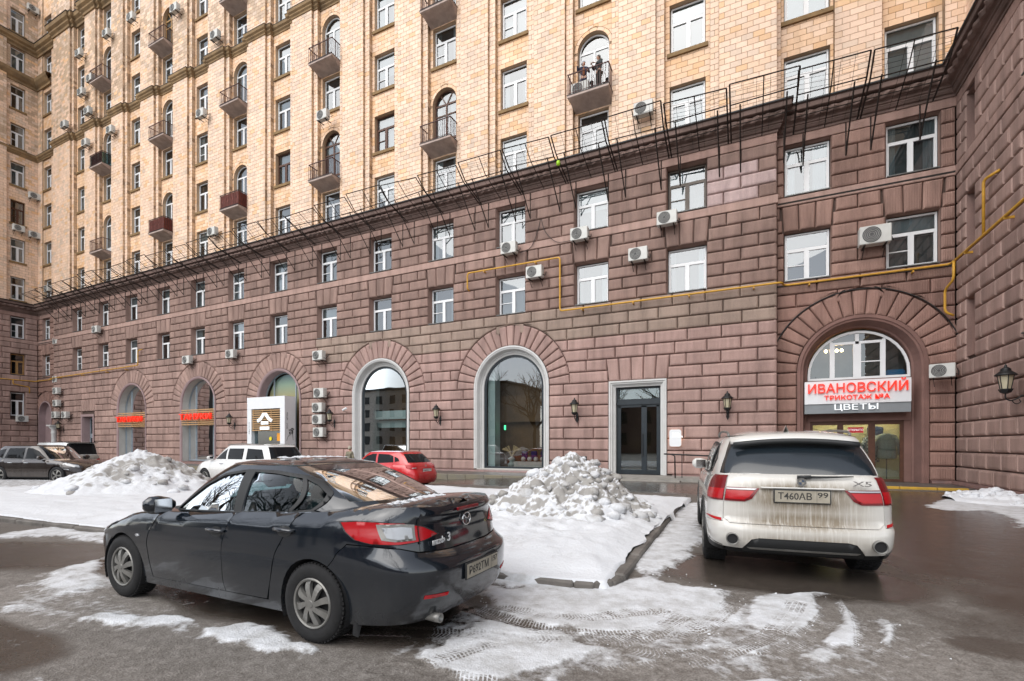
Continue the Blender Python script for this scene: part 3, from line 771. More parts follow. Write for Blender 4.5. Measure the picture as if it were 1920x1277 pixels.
def reveal(mb, F, poly, o0, o1, tint=(1, 1, 1)):
    """sleeve round an opening from depth o0 (front) back to o1"""
    n = len(poly); vs = [F(a, b, o0) for a, b in poly]+[F(a, b, o1) for a, b in poly]
    mb.add(vs, [(i, n+i, n+(i+1) % n, (i+1) % n) for i in range(n)], tint)
def rect(a0, a1, z0, z1): return [(a0, z0), (a1, z0), (a1, z1), (a0, z1)]
BROWN = (.205, .125, .106)
def brick_tint(X, z):
    k = random.uniform(.86, 1.12)
    if z > 8.0:
        c = (.305, .205, .173)
        if 11.4 < z < 14.2 and -1.45 < X < .62 and random.random() < .62: c = (.52, .39, .375); k = 1
    elif X > -24.2 and 6.6 < z: c = (.335, .252, .207); k = random.uniform(.93, 1.06)
    elif X > -24.2: c = (.405, .272, .240); k = random.uniform(.93, 1.06)
    else: c = (.365, .247, .212)
    return tuple(v*k for v in c)
def brick_tint_recess(X, z):
    k = random.uniform(.86, 1.1); return tuple(v*k for v in ((.335, .21, .172) if z > 7.7 else (.325, .195, .16)))
def brick_tint_wing(X, z):
    k = random.uniform(.88, 1.1); return tuple(v*k for v in (.40, .272, .233))
ROWS0 = [.17+.535*i for i in range(16)]
ROWS1 = [8.195+.511*i for i in range(5)]
ROWSL = [10.24, 10.775, 11.31]
ROWS2 = [11.67+.54*i for i in range(5)]
BK = dict(out0=-.1, depth=.125, bevel=.085, gap=.007)
# ---- roots
bld = thing('apartment_building', 'tall apartment block with brown rusticated base and pale yellow tiled storeys', 'building', (-28, D, 0))
lw = thing('apartment_building', 'wing of the yellow tiled block at the far left edge of the photo', 'building', (XL, 18, 0))
rw = thing('apartment_building', 'brown rusticated wing jutting towards the viewer at the right edge', 'building', (XR, 16, 0))
wall = MB(); ywall = MB(); plain = MB(); ymort = MB()
bricks = Pieces(); vous = Pieces(); tiles = Pieces()
WIN = []      # (F, c, z0, w, h, depth, style)
# ---- brown base, main part
F0 = FM(D)
ARCH = [COLS[i] for i in (2, 4, 6, 8, 10)]; AZ, AR, AO = 4.45, 2.12, 3.2
DOORS = [(-5.75, -3.16, 4.45), (-53.5, -51.3, 4.2)]
rings_ = [(c, AZ, AO) for c in ARCH]
for i in range(15):
    z0, z1 = ROWS0[i], ROWS0[i+1]; zc = (z0+z1)/2
    cuts = []
    if z1 <= AZ+.01: cuts += [(c-AR, c+AR) for c in ARCH]
    for d0, d1, dz in DOORS:
        if zc < 4.45: cuts.append((d0, d1))
        elif zc < 5.53: e = .12+(zc-4.45)*.12; cuts.append((d0-e+.1, d1+e-.1))
    lay_row(bricks, F0, XA, XB, z0, z1, 1.36, i % 2, cuts, rings_ if z0 >= AZ-.01 else [], brick_tint, **BK)
for c in ARCH: ring(vous, F0, c, AZ, AR, AO, 21, lambda X, z: brick_tint(X, 4.0), **BK)
def lintel(F, d0, d1, z0, z1, n, sp, tint):
    for k in range(n):
        b0, b1 = d0+(d1-d0)*k/n, d0+(d1-d0)*(k+1)/n
        t0, t1 = d0-sp+(d1-d0+2*sp)*k/n, d0-sp+(d1-d0+2*sp)*(k+1)/n
        vous.add(F, [(b0, z0), (b1, z0), (t1, z1), (t0, z1)], tint=tint((b0+b1)/2, z0), **BK)
for d0, d1, dz in DOORS: lintel(F0, d0-.02, d1+.02, 4.45, 5.52, 5, .12, brick_tint)
wcut = [(c-.82, c+.82) for c in COLS]
for i in range(4): lay_row(bricks, F0, XA, XB, ROWS1[i], ROWS1[i+1], 1.32, i % 2, wcut, [], brick_tint, **BK)
for i in range(2): lay_row(bricks, F0, XA, XB, ROWSL[i], ROWSL[i+1], 1.32, i % 2, [(c-.84-.09*(i*2+1)/2, c+.84+.09*(i*2+1)/2) for c in COLS], [], brick_tint, **BK)
for c in COLS: lintel(F0, c-.84, c+.84, 10.24, 11.31, 3, .09, brick_tint)
for i in range(4): lay_row(bricks, F0, XA, XB, ROWS2[i], ROWS2[i+1], 1.32, (i+1) % 2, wcut, [], brick_tint, **BK)
W1, W2 = (8.195, 10.24), (11.70, 13.80)
holes = [rect(c-.82, c+.82, *W1) for c in COLS]+[rect(c-.82, c+.82, *W2) for c in COLS]+[arch_poly(c, .25, AZ, AR) for c in ARCH]+[rect(d0, d1, .14, dz) for d0, d1, dz in DOORS]
sheet(F0, rect(XA, XB, 0, 14.9), holes, -.1, wall)
for c in COLS:
    pass
BROWNW = {0: 'frame_dark2'}
for i, c in enumerate(COLS):
    WIN.append((bld, F0, c, W1[0]+.05, 1.58, W1[1]-W1[0]-.1, .36, 'pvc', 'flush'))
    WIN.append((bld, F0, c, W2[0]+.05, 1.58, W2[1]-W2[0]-.1, .36, 'frame_dark2' if i == 0 else 'pvc', 'flush'))
# ---- recesses beside the main part
def recess(x0, x1, root_arch, wins, F):
    c, zc, r, ro = root_arch
    for i in range(15):
        z0, z1 = ROWS0[i], ROWS0[i+1]
        lay_row(bricks, F, x0, x1, z0, z1, 1.3, i % 2, [(c-r, c+r)] if z1 <= zc+.01 else [], [(c, zc, ro)] if z0 >= zc-.01 else [], brick_tint_recess, **BK)
    ring(vous, F, c, zc, r, ro, 19, brick_tint_recess, **BK)
    wc = [(a-w/2, a+w/2) for a, w in wins]
    for i in range(4): lay_row(bricks, F, x0, x1, ROWS1[i], ROWS1[i+1], 1.2, i % 2, wc, [], brick_tint_recess, **BK)
    for i in range(2): lay_row(bricks, F, x0, x1, ROWSL[i], ROWSL[i+1], 1.2, i % 2, [(a-w/2-.02-.09*(i*2+1)/2, a+w/2+.02+.09*(i*2+1)/2) for a, w in wins], [], brick_tint_recess, **BK)
    for a, w in wins: lintel(F, a-w/2-.02, a+w/2+.02, 10.24, 11.31, 3, .09, brick_tint_recess)
    for i in range(4): lay_row(bricks, F, x0, x1, ROWS2[i], ROWS2[i+1], 1.2, (i+1) % 2, wc, [], brick_tint_recess, **BK)
    sheet(F, rect(x0, x1, 0, 14.9), [rect(a-w/2, a+w/2, *z) for a, w in wins for z in (W1, W2)]+[arch_poly(c, .1, zc, r)], -.1, wall)
    for a, w in wins:
        for z0, z1 in (W1, W2):
            WIN.append((bld, F, a, z0+.05, w-.06, z1-z0-.1, .26, 'pvc', 'flush'))
FX = FM(D2)
recess(XB, XR, (4.0, AZ, 2.1, 3.1), [(2.25, 1.62), (5.65, 1.62)], FX)
recess(XL, XA, (-61.5, AZ, 1.3, 2.2), [(-61.4, 1.5)], FX)
for xs, f in ((XA, -1), (XB, 1)):      # returns of the projecting part
    wall.add([(xs, D+.1, 0), (xs, D2+.1, 0), (xs, D2+.1, 14.9), (xs, D+.1, 14.9)], [(0, 1, 2, 3) if f > 0 else (3, 2, 1, 0)])
    FS = (lambda a, z, o: (XB+o, a, z)) if f > 0 else (lambda a, z, o: (XA-o, -a, z))
    for Rw in (ROWS0, ROWS1, ROWSL, ROWS2):
        for z0, z1 in zip(Rw, Rw[1:]):
            a = (D, D2) if f > 0 else (-D2, -D)
            bricks.add(FS, rect(a[0], a[1], z0, z1), tint=brick_tint(-5, z0), out0=-.1, depth=.1, bevel=.055, gap=.01)
# ---- wings
lb = Pieces(); lwall = MB(); lplain = MB(); FLW = FL(XL)
LW = [(21.45, 1.05), (16.8, 1.4), (12.5, 1.4)]
LZ = [(4.25, 6.54)]+[W1, W2]
for Rw in (ROWS0, ROWS1, ROWSL, ROWS2):
    for i, (z0, z1) in enumerate(zip(Rw, Rw[1:])):
        cuts = [(a-w/2, a+w/2) for a, w in LW if any(z0 < b-.1 and z1 > c+.1 for c, b in LZ)]
        lay_row(lb, FLW, 6, D2, z0, z1, 1.3, i % 2, cuts, [], brick_tint_wing, **BK)
sheet(FLW, rect(6, D2, 0, 14.9), [rect(a-w/2, a+w/2, *z) for a, w in LW for z in LZ], -.1, lwall)
for a, w in LW:
    for z0, z1 in LZ:
        WIN.append((lw, FLW, a, z0+.05, w-.06, z1-z0-.1, .24, 'wood_ochre' if (z0 < 9 and z0 > 7 and a > 20) else 'pvc', 'flush'))
rb = Pieces(); rwall = MB(); rplain = MB(); FRW = FR(XR)
RWN = [(-21.7, .72), (-17.4, 1.7), (-13.2, .72)]
RZ = [(4.56, 6.56), (8.22, 10.2), (11.70, 13.65)]
for Rw in (ROWS0, ROWS1, ROWSL, ROWS2):
    for i, (z0, z1) in enumerate(zip(Rw, Rw[1:])):
        cuts = [(a-w/2, a+w/2) for a, w in RWN if any(z0 < b-.1 and z1 > c+.1 for c, b in RZ)]
        lay_row(rb, FRW, -D2, -9, z0, z1, 1.0, i % 2, cuts, [], brick_tint_wing, **BK)
sheet(FRW, rect(-D2, -9, 0, 14.9), [rect(a-w/2, a+w/2, *z) for a, w in RWN for z in RZ], -.1, rwall)
for a, w in RWN:
    for k, (z0, z1) in enumerate(RZ):
        rplain = MB(); rplain.t = []
        if w < 1: reveal(rplain, FRW, rect(a-w/2, a+w/2, z0, z1), -.03, -.36, (.29, .19, .165)); rplain.add([FRW(x, z, -.34) for x, z in rect(a-w/2, a+w/2, z0, z1)], [(0, 1, 2, 3)], (.38, .19, .09) if k == 0 else (.36, .235, .195)); rplain.build('window_niche', M['plain'], rw, tint=True)
        else: WIN.append((rw, FRW, a, z0+.05, w-.06, z1-z0-.1, .3, 'pvc', 'flush'))
# ---- swept mouldings (plinth, belt course, cornice), mitred at the corners
PATH = [(XL, 4.0), (XL, D2), (XA, D2), (XA, D), (XB, D), (XB, D2), (XR, D2), (XR, 7.0)]
def offset_path(path, o):
    n = len(path); dirs = []
    for i in range(n-1):
        dx, dy = path[i+1][0]-path[i][0], path[i+1][1]-path[i][1]; L = math.hypot(dx, dy); dirs.append((dx/L, dy/L))
    out = []
    for i in range(n):
        d1 = dirs[max(0, i-1)]; d2 = dirs[min(n-2, i)]
        n1 = (d1[1], -d1[0]); n2 = (d2[1], -d2[0]); k = 1+n1[0]*n2[0]+n1[1]*n2[1]
        out.append((path[i][0]+(n1[0]+n2[0])/k*o, path[i][1]+(n1[1]+n2[1])/k*o))
    return out
def sweep(mb, path, prof, seg0=0, seg1=None, tint=(1, 1, 1)):
    seg1 = len(path)-1 if seg1 is None else seg1
    offs = [offset_path(path, o) for o, z in prof]; m = len(prof)
    vs = []
    for i in range(seg0, seg1+1): vs += [(offs[k][i][0], offs[k][i][1], prof[k][1]) for k in range(m)]
    fs = [(i*m+k, (i+1)*m+k, (i+1)*m+k+1, i*m+k+1) for i in range(seg1-seg0) for k in range(m-1)]
    mb.add(vs, fs, tint)
SEGS = {'l': (lw, 0, 1), 'm': (bld, 1, 6), 'r': (rw, 6, 7)}
CORN = [(-.1, 14.18), (.04, 14.18), (.04, 14.27), (.10, 14.30), (.15, 14.38), (.15, 14.44), (.20, 14.46), (.20, 14.52), (.24, 14.55), (.24, 14.86), (.46, 14.88), (.48, 14.90), (.48, 15.09), (.53, 15.10)]
FLASH = [(.53, 15.10), (.55, 15.12), (.55, 15.17), (-.2, 15.32)]
BELT = [(-.1, 11.315), (.02, 11.315), (.035, 11.34), (.035, 11.64), (.0, 11.665), (-.1, 11.665)]
FRIEZE = [(-.1, 13.84), (-.01, 13.84), (.0, 13.87), (.0, 14.18)]
for key, (root, s0, s1) in SEGS.items():
    b = MB(); sweep(b, PATH, BELT, s0, s1, (.40, .27, .23)); b.build('belt_course', M['plain'], root, tint=True)
    b = MB(); sweep(b, PATH, FRIEZE, s0, s1, (.35, .23, .195)); b.build('frieze', M['plain'], root, tint=True)
    co = MB(); sweep(co, PATH, CORN, s0, s1); co = co.build('cornice', M['cornice'], root)
    b = MB(); sweep(b, PATH, FLASH, s0, s1); b.build('flashing', M['flash'], co)
    # carved roll under the cornice
    b = MB(); offs = {}
    for i in range(s0, s1):
        pa, pb = offset_path(PATH, .24)[i], offset_path(PATH, .24)[i+1]
        L = math.hypot(pb[0]-pa[0], pb[1]-pa[1])
        if L < 1: continue
        n = int(L/.075); d = ((pb[0]-pa[0])/L, (pb[1]-pa[1])/L); nn = (d[1], -d[0]); m = 9; vs = []
        for j in range(n+1):
            s = L*j/n
            for k in range(m):
                t = math.pi*k/(m-1)-math.pi/2
                ro = .165+.035*math.sin(s*2*math.pi/.42+1.6*abs(t))+.05*(mnoise.noise((s*5, k*.9, i))) 
                o = ro*math.cos(t)*1.1; z = 14.705+.15*math.sin(t)
                vs.append((pa[0]+d[0]*s+nn[0]*o, pa[1]+d[1]*s+nn[1]*o, z))
        fs = [(j*m+k, (j+1)*m+k, (j+1)*m+k+1, j*m+k+1) for j in range(n) for k in range(m-1)]
        b.add(vs, fs)
    if b.v: b.build('carved_moulding', M['cornice'], co)
# plinth, broken at door and shop entrance
PL = [(-.1, .20), (.10, .19), (.20, .165), (.235, .10), (.22, .02), (.20, -.1)]
def plinth(root, path):
    b = MB(); sweep(b, path, PL); n = len(path); m = len(PL)
    for end in (0, n-1):
        vs = [offset_path(path, o)[end]+(z,) for o, z in PL]; b.add(vs, [tuple(range(m)) if end == 0 else tuple(range(m))[::-1]])
    b.build('plinth', M['granite'], root)
plinth(lw, [(XL, 4.0), (XL, D2-.3)]); plinth(bld, [(XA-.2, D), (-53.7, D)]); plinth(bld, [(-51.1, D), (-5.95, D)])
plinth(bld, [(-2.9, D), (XB, D), (XB, D2), (1.75, D2)]); plinth(bld, [(6.15, D2), (XR, D2)]); plinth(rw, [(XR, D2-.25), (XR, 7.0)])
# ================================================================== yellow storeys
YP, YM, YS = D, D+.15, D+.38
FLOORZ = [15.4+3.66*n for n in range(8)]
TOPY = 46.0
def tile_tint(X, z, kind='pier'):
    r = random.random(); k = random.uniform(.92, 1.06)
    if kind == 'strip': c = (.76, .51, .325) if r < .5 else ((.78, .555, .395) if r < .85 else (.71, .44, .24))
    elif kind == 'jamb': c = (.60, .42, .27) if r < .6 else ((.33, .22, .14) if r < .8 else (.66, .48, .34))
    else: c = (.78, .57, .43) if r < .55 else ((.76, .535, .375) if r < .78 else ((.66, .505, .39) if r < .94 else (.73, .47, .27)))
    if z > 30.2 and kind != 'strip':
        g = mnoise.noise((X*.35, z*.22, 3.1)); 
        if r < .42+g*.6: c = (.52, .375, .26); 
    return tuple(v*k for v in c)
TK = dict(out0=-.016, depth=.016, bevel=0, gap=.007)
TH = .2447
def lay_tiles(P, F, a0, a1, z0, z1, cuts, arches, kind, unit=.46, phase=0):
    n0 = int(math.floor((z0-14.9)/TH)); n1 = int(math.ceil((z1-14.9)/TH))
    for n in range(n0, n1):
        b0, b1 = max(z0, 14.9+n*TH), min(z1, 14.9+(n+1)*TH)
        if b1-b0 < .05: continue
        if not (in_view(F(a0, b0, 0), 120, 120) or in_view(F(a1, b0, 0), 120, 120)): continue
        cc = [(c0, c1) for c0, c1, w0, w1 in cuts if b0 < w1-.05 and b1 > w0+.05]
        lay_row(P, F, a0, a1, b0, b1, unit, (n+phase) % 2, cc, arches, lambda X, z: tile_tint(X, z, kind), **TK)
def yellow_col(P, ymort, plain, root, c, even, half, arch_floors, dy=0.0, F=None, F1=None, F2=None, rng_=range(0, 8), w=1.5, styles=None):
    """strip with its windows and the stepped sides, centred at c, strip half width"""
    F2 = F2 or FM(YS+dy)
    cuts = []; arcs = []; holes = []
    for n in rng_:
        zb = FLOORZ[n]
        q = proj(F2(c, zb+1, 0))
        if q is None or q[1] < -190: continue
        st = (styles or {}).get(n, 'pvc')
        if n in arch_floors:
            b = zb-.95; top = b+3.32; zc = top-.78
            cuts.append((c-.78, c+.78, b, zc)); arcs.append((c, zc, 1.2)); holes.append(arch_poly(c, b, zc, .78, 14))
            ring(P, F2, c, zc, .78, 1.2 if half > 1 else half, 7, lambda X, z: tile_tint(X, z, 'strip'), **TK)
            WIN.append((root, F2, c, b+.03, 1.5, (zc, .75), .22, st, 'arch'))
        else:
            cuts.append((c-w/2, c+w/2, zb, zb+2.2)); holes.append(rect(c-w/2, c+w/2, zb, zb+2.2))
            WIN.append((root, F2, c, zb+.03, w-.06, 2.14, .2, st, 'sill' if n != 4 else 'flush'))
    lay_tiles(P, F2, c-half, c+half, 15.1, TOPY, cuts, [(a, b, min(r, half)) for a, b, r in arcs], 'strip')
    sheet(F2, rect(c-half, c+half, 14.9, TOPY), holes, -.016, ymort)
yplain = MB()
HG, HS = 1.31, .95      # half gap between piers, half strip
ST = {0: {}, 1: {}, 2: {}, 3: {1: 'wood_brown'}, 4: {1: 'wood_brown'}, 5: {1: 'wood_brown'}, 6: {1: 'wood_brown'}, 7: {5: 'wood_ochre'}, 9: {5: 'wood_ochre'}}
YB = [x for x in COLS]
for i, c in enumerate(COLS):
    even = i % 2 == 1
    yellow_col(tiles, ymort, yplain, bld, c, even, HS, (1, 3, 5) if even else (), styles=ST.get(i))
    for s in (-1, 1):      # stepped sides: narrow face on the middle plane
        a, b = sorted((c+s*HS, c+s*HG)); F1 = FM(YM)
        lay_tiles(tiles, F1, a, b, 15.1, TOPY, [], [], 'pier', unit=.36, phase=0)
        ymort.add([F1(a, 14.9, -.016), F1(b, 14.9, -.016), F1(b, TOPY, -.016), F1(a, TOPY, -.016)], [(0, 1, 2, 3)])
        for xx, y0, y1 in ((c+s*HG, YP, YM), (c+s*HS, YM, YS)):
            Fs = (lambda a, z, o, xx=xx: (xx+o, a, z)) if s < 0 else (lambda a, z, o, xx=xx: (xx-o, -a, z))
            aa = (y0, y1) if s < 0 else (-y1, -y0)
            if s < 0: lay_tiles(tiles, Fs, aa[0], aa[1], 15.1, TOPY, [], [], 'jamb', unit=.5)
            ymort.add([Fs(aa[0], 14.9, -.012), Fs(aa[1], 14.9, -.012), Fs(aa[1], TOPY, -.012), Fs(aa[0], TOPY, -.012)], [(0, 1, 2, 3)])
edges = sorted([c for c in COLS])
piers = [(XA, edges[0]-HG)]+[(a+HG, b-HG) for a, b in zip(edges, edges[1:])]+[(edges[-1]+HG, XB)]
for a, b in piers:
    lay_tiles(tiles, FM(YP), a, b, 15.1, TOPY, [], [], 'pier')
    ymort.add([(a, YP+.016, 14.9), (b, YP+.016, 14.9), (b, YP+.016, TOPY), (a, YP+.016, TOPY)], [(0, 1, 2, 3)])
ymort.add([(XA, YP+.016, 14.9), (XA, D2+.4, 14.9), (XA, D2+.4, TOPY), (XA, YP+.016, TOPY)], [(3, 2, 1, 0)])
ymort.add([(XB, YP+.016, 14.9), (XB, D2+.4, 14.9), (XB, D2+.4, TOPY), (XB, YP+.016, TOPY)], [(0, 1, 2, 3)])
# recessed yellow parts
for c, x0, x1 in ((2.25, XB, 3.25), (5.65, 4.72, 6.6)):
    yellow_col(tiles, ymort, yplain, bld, c, False, .93, (), dy=.35, w=1.62, rng_=range(0, 3))
for a, b in ((XB, 1.32), (3.18, 4.72), (6.58, XR+.4)):
    lay_tiles(tiles, FM(D2), a, b, 15.1, 30, [], [], 'pier'); ymort.add([(a, D2+.016, 14.9), (b, D2+.016, 14.9), (b, D2+.016, TOPY), (a, D2+.016, TOPY)], [(0, 1, 2, 3)])
    for xx, s in ((b, -1), (a, 1)): ymort.add([(xx, D2, 14.9), (xx, D2+.75, 14.9), (xx, D2+.75, TOPY), (xx, D2, TOPY)], [(0, 1, 2, 3) if s < 0 else (3, 2, 1, 0)])
yellow_col(tiles, ymort, yplain, bld, -61.2, False, .9, (), dy=.2, w=1.5)
for a, b in ((XL-.2, -62.1), (-60.3, XA)):
    lay_tiles(tiles, FM(D2), a, b, 15.1, TOPY, [], [], 'pier'); ymort.add([(a, D2+.016, 14.9), (b, D2+.016, 14.9), (b, D2+.016, TOPY), (a, D2+.016, TOPY)], [(0, 1, 2, 3)])
ymort.add([(-62.1, D2, 14.9), (-62.1, D2+.6, 14.9), (-62.1, D2+.6, TOPY), (-62.1, D2, TOPY)], [(0, 1, 2, 3)])
# left wing, yellow
ltiles = Pieces(); lym = MB(); lyp = MB()
FLY = FL(XL-.05)
lcut = []; lh = []
for n in range(8):
    for a, w in ((21.45, 1.05), (16.8, 1.4)):
        lcut.append((a-w/2, a+w/2, FLOORZ[n], FLOORZ[n]+2.2)); lh.append(rect(a-w/2, a+w/2, FLOORZ[n], FLOORZ[n]+2.2))
        if a > 20 or n < 0: WIN.append((lw, FLY, a, FLOORZ[n]+.03, w-.06, 2.14, .2, 'wood_brown' if n == 2 else 'pvc', 'sill'))
lay_tiles(ltiles, FLY, 20.6, D2, 15.1, TOPY, lcut, [], 'pier')
sheet(FLY, rect(6, D2+.5, 14.9, TOPY), lh, -.016, lym)
lay_tiles(ltiles, FL(XL+.15), 19.2, 20.6, 15.1, TOPY, [], [], 'pier')
lym.add([(XL+.134, 17.8, 14.9), (XL+.134, 20.6, 14.9), (XL+.134, 20.6, TOPY), (XL+.134, 17.8, TOPY)], [(0, 1, 2, 3)])
lym.add([(XL+.134, 20.6, 14.9), (XL-.1, 20.6, 14.9), (XL-.1, 20.6, TOPY), (XL+.134, 20.6, TOPY)], [(0, 1, 2, 3)])
# right wing, yellow (set back behind its cornice) and roofs
rym = MB(); rym.add([(XR+.3, 8, 14.9), (XR+.3, D2+.6, 14.9), (XR+.3, D2+.6, TOPY), (XR+.3, 8, TOPY)], [(3, 2, 1, 0)])
rtiles = Pieces(); lay_tiles(rtiles, FR(XR+.284), -D2, -17, 15.1, 24, [], [], 'pier')
# solid mass behind the facades so that no light leaks through
core = MB(); core.box(XL-12, XR+14, D2+1.6, D2+14, 0, TOPY); core.box(XL-12, XL-.9, 4, D2+1.6, 0, TOPY); core.box(XR+.9, XR+14, 7, D2+1.6, 0, TOPY)
# inner floor slabs between facade and core keep rooms dark
for z in (-.05, 8.0, 11.4, 14.85): core.box(XL-.9, XR+.9, D+.45, D2+1.6, z, z+.06)
core.build('inner_structure', M['dark_int'], bld)
# ochre band courses on the yellow storeys
def col_path(cols, ya, yb, yc, x0, x1):
    p = [(x0, ya)]
    for c in sorted(cols):
        p += [(c-HG, ya), (c-HG, yb), (c-HS, yb), (c-HS, yc), (c+HS, yc), (c+HS, yb), (c+HG, yb), (c+HG, ya)]
    return p+[(x1, ya)]
BPATH = [(XL-.05, 14.0), (XL-.05, D2), (XA, D2)]+col_path(COLS, YP, YM, YS, XA, XB)+[(XB, D2)]
for z, sc in ((29.3, 1.0), (39.6, 1.9)):
    prof = [(-.02, z), (.05*sc, z+.02), (.05*sc, z+.12*sc), (.13*sc, z+.2*sc), (.13*sc, z+.28*sc), (.22*sc, z+.36*sc), (.24*sc, z+.5*sc), (.24*sc, z+.53*sc)]
    b = MB(); sweep(b, BPATH, prof); o = b.build('band_course', M['ycornice'], bld)
    b = MB(); sweep(b, BPATH, [(.24*sc, z+.53*sc), (.26*sc, z+.535*sc), (.26*sc, z+.56*sc), (-.3, z+.66*sc)]); b.build('flashing', M['flash'], o)
for z, sc in ((36.3, 1.9),):
    b = MB(); sweep(b, [(XL-.05, 14.0), (XL-.05, D2), (-60.3, D2)], [(-.02, z), (.05*sc, z+.02), (.05*sc, z+.12*sc), (.13*sc, z+.2*sc), (.22*sc, z+.36*sc), (.24*sc, z+.5*sc), (-.2, z+.56*sc)])
    b.build('band_course', M['ycornice'], lw)
bricks.build('brick', 'brick_courses', M['brick'], bld); vous.build('voussoir', 'far_voussoirs', M['brick'], bld)
tiles.build('tile', 'tile_courses', M['tile'], bld)
wall.build('wall', M['mortar'], bld); 
ymort.build('upper_wall', M['mortar_y'], bld)
lb.build('brick', 'brick_courses', M['brick_y'], lw, 120); lwall.build('wall', M['mortar'], lw)
ltiles.build('tile', 'tile_courses', M['tile'], lw, 60); lym.build('upper_wall', M['mortar_y'], lw)
rb.build('brick', 'brick_courses', M['brick_y'], rw, 200); rwall.build('wall', M['mortar'], rw)
rtiles.build('tile', 'tile_courses', M['tile'], rw, 20); rym.build('upper_wall', M['mortar_y'], rw)
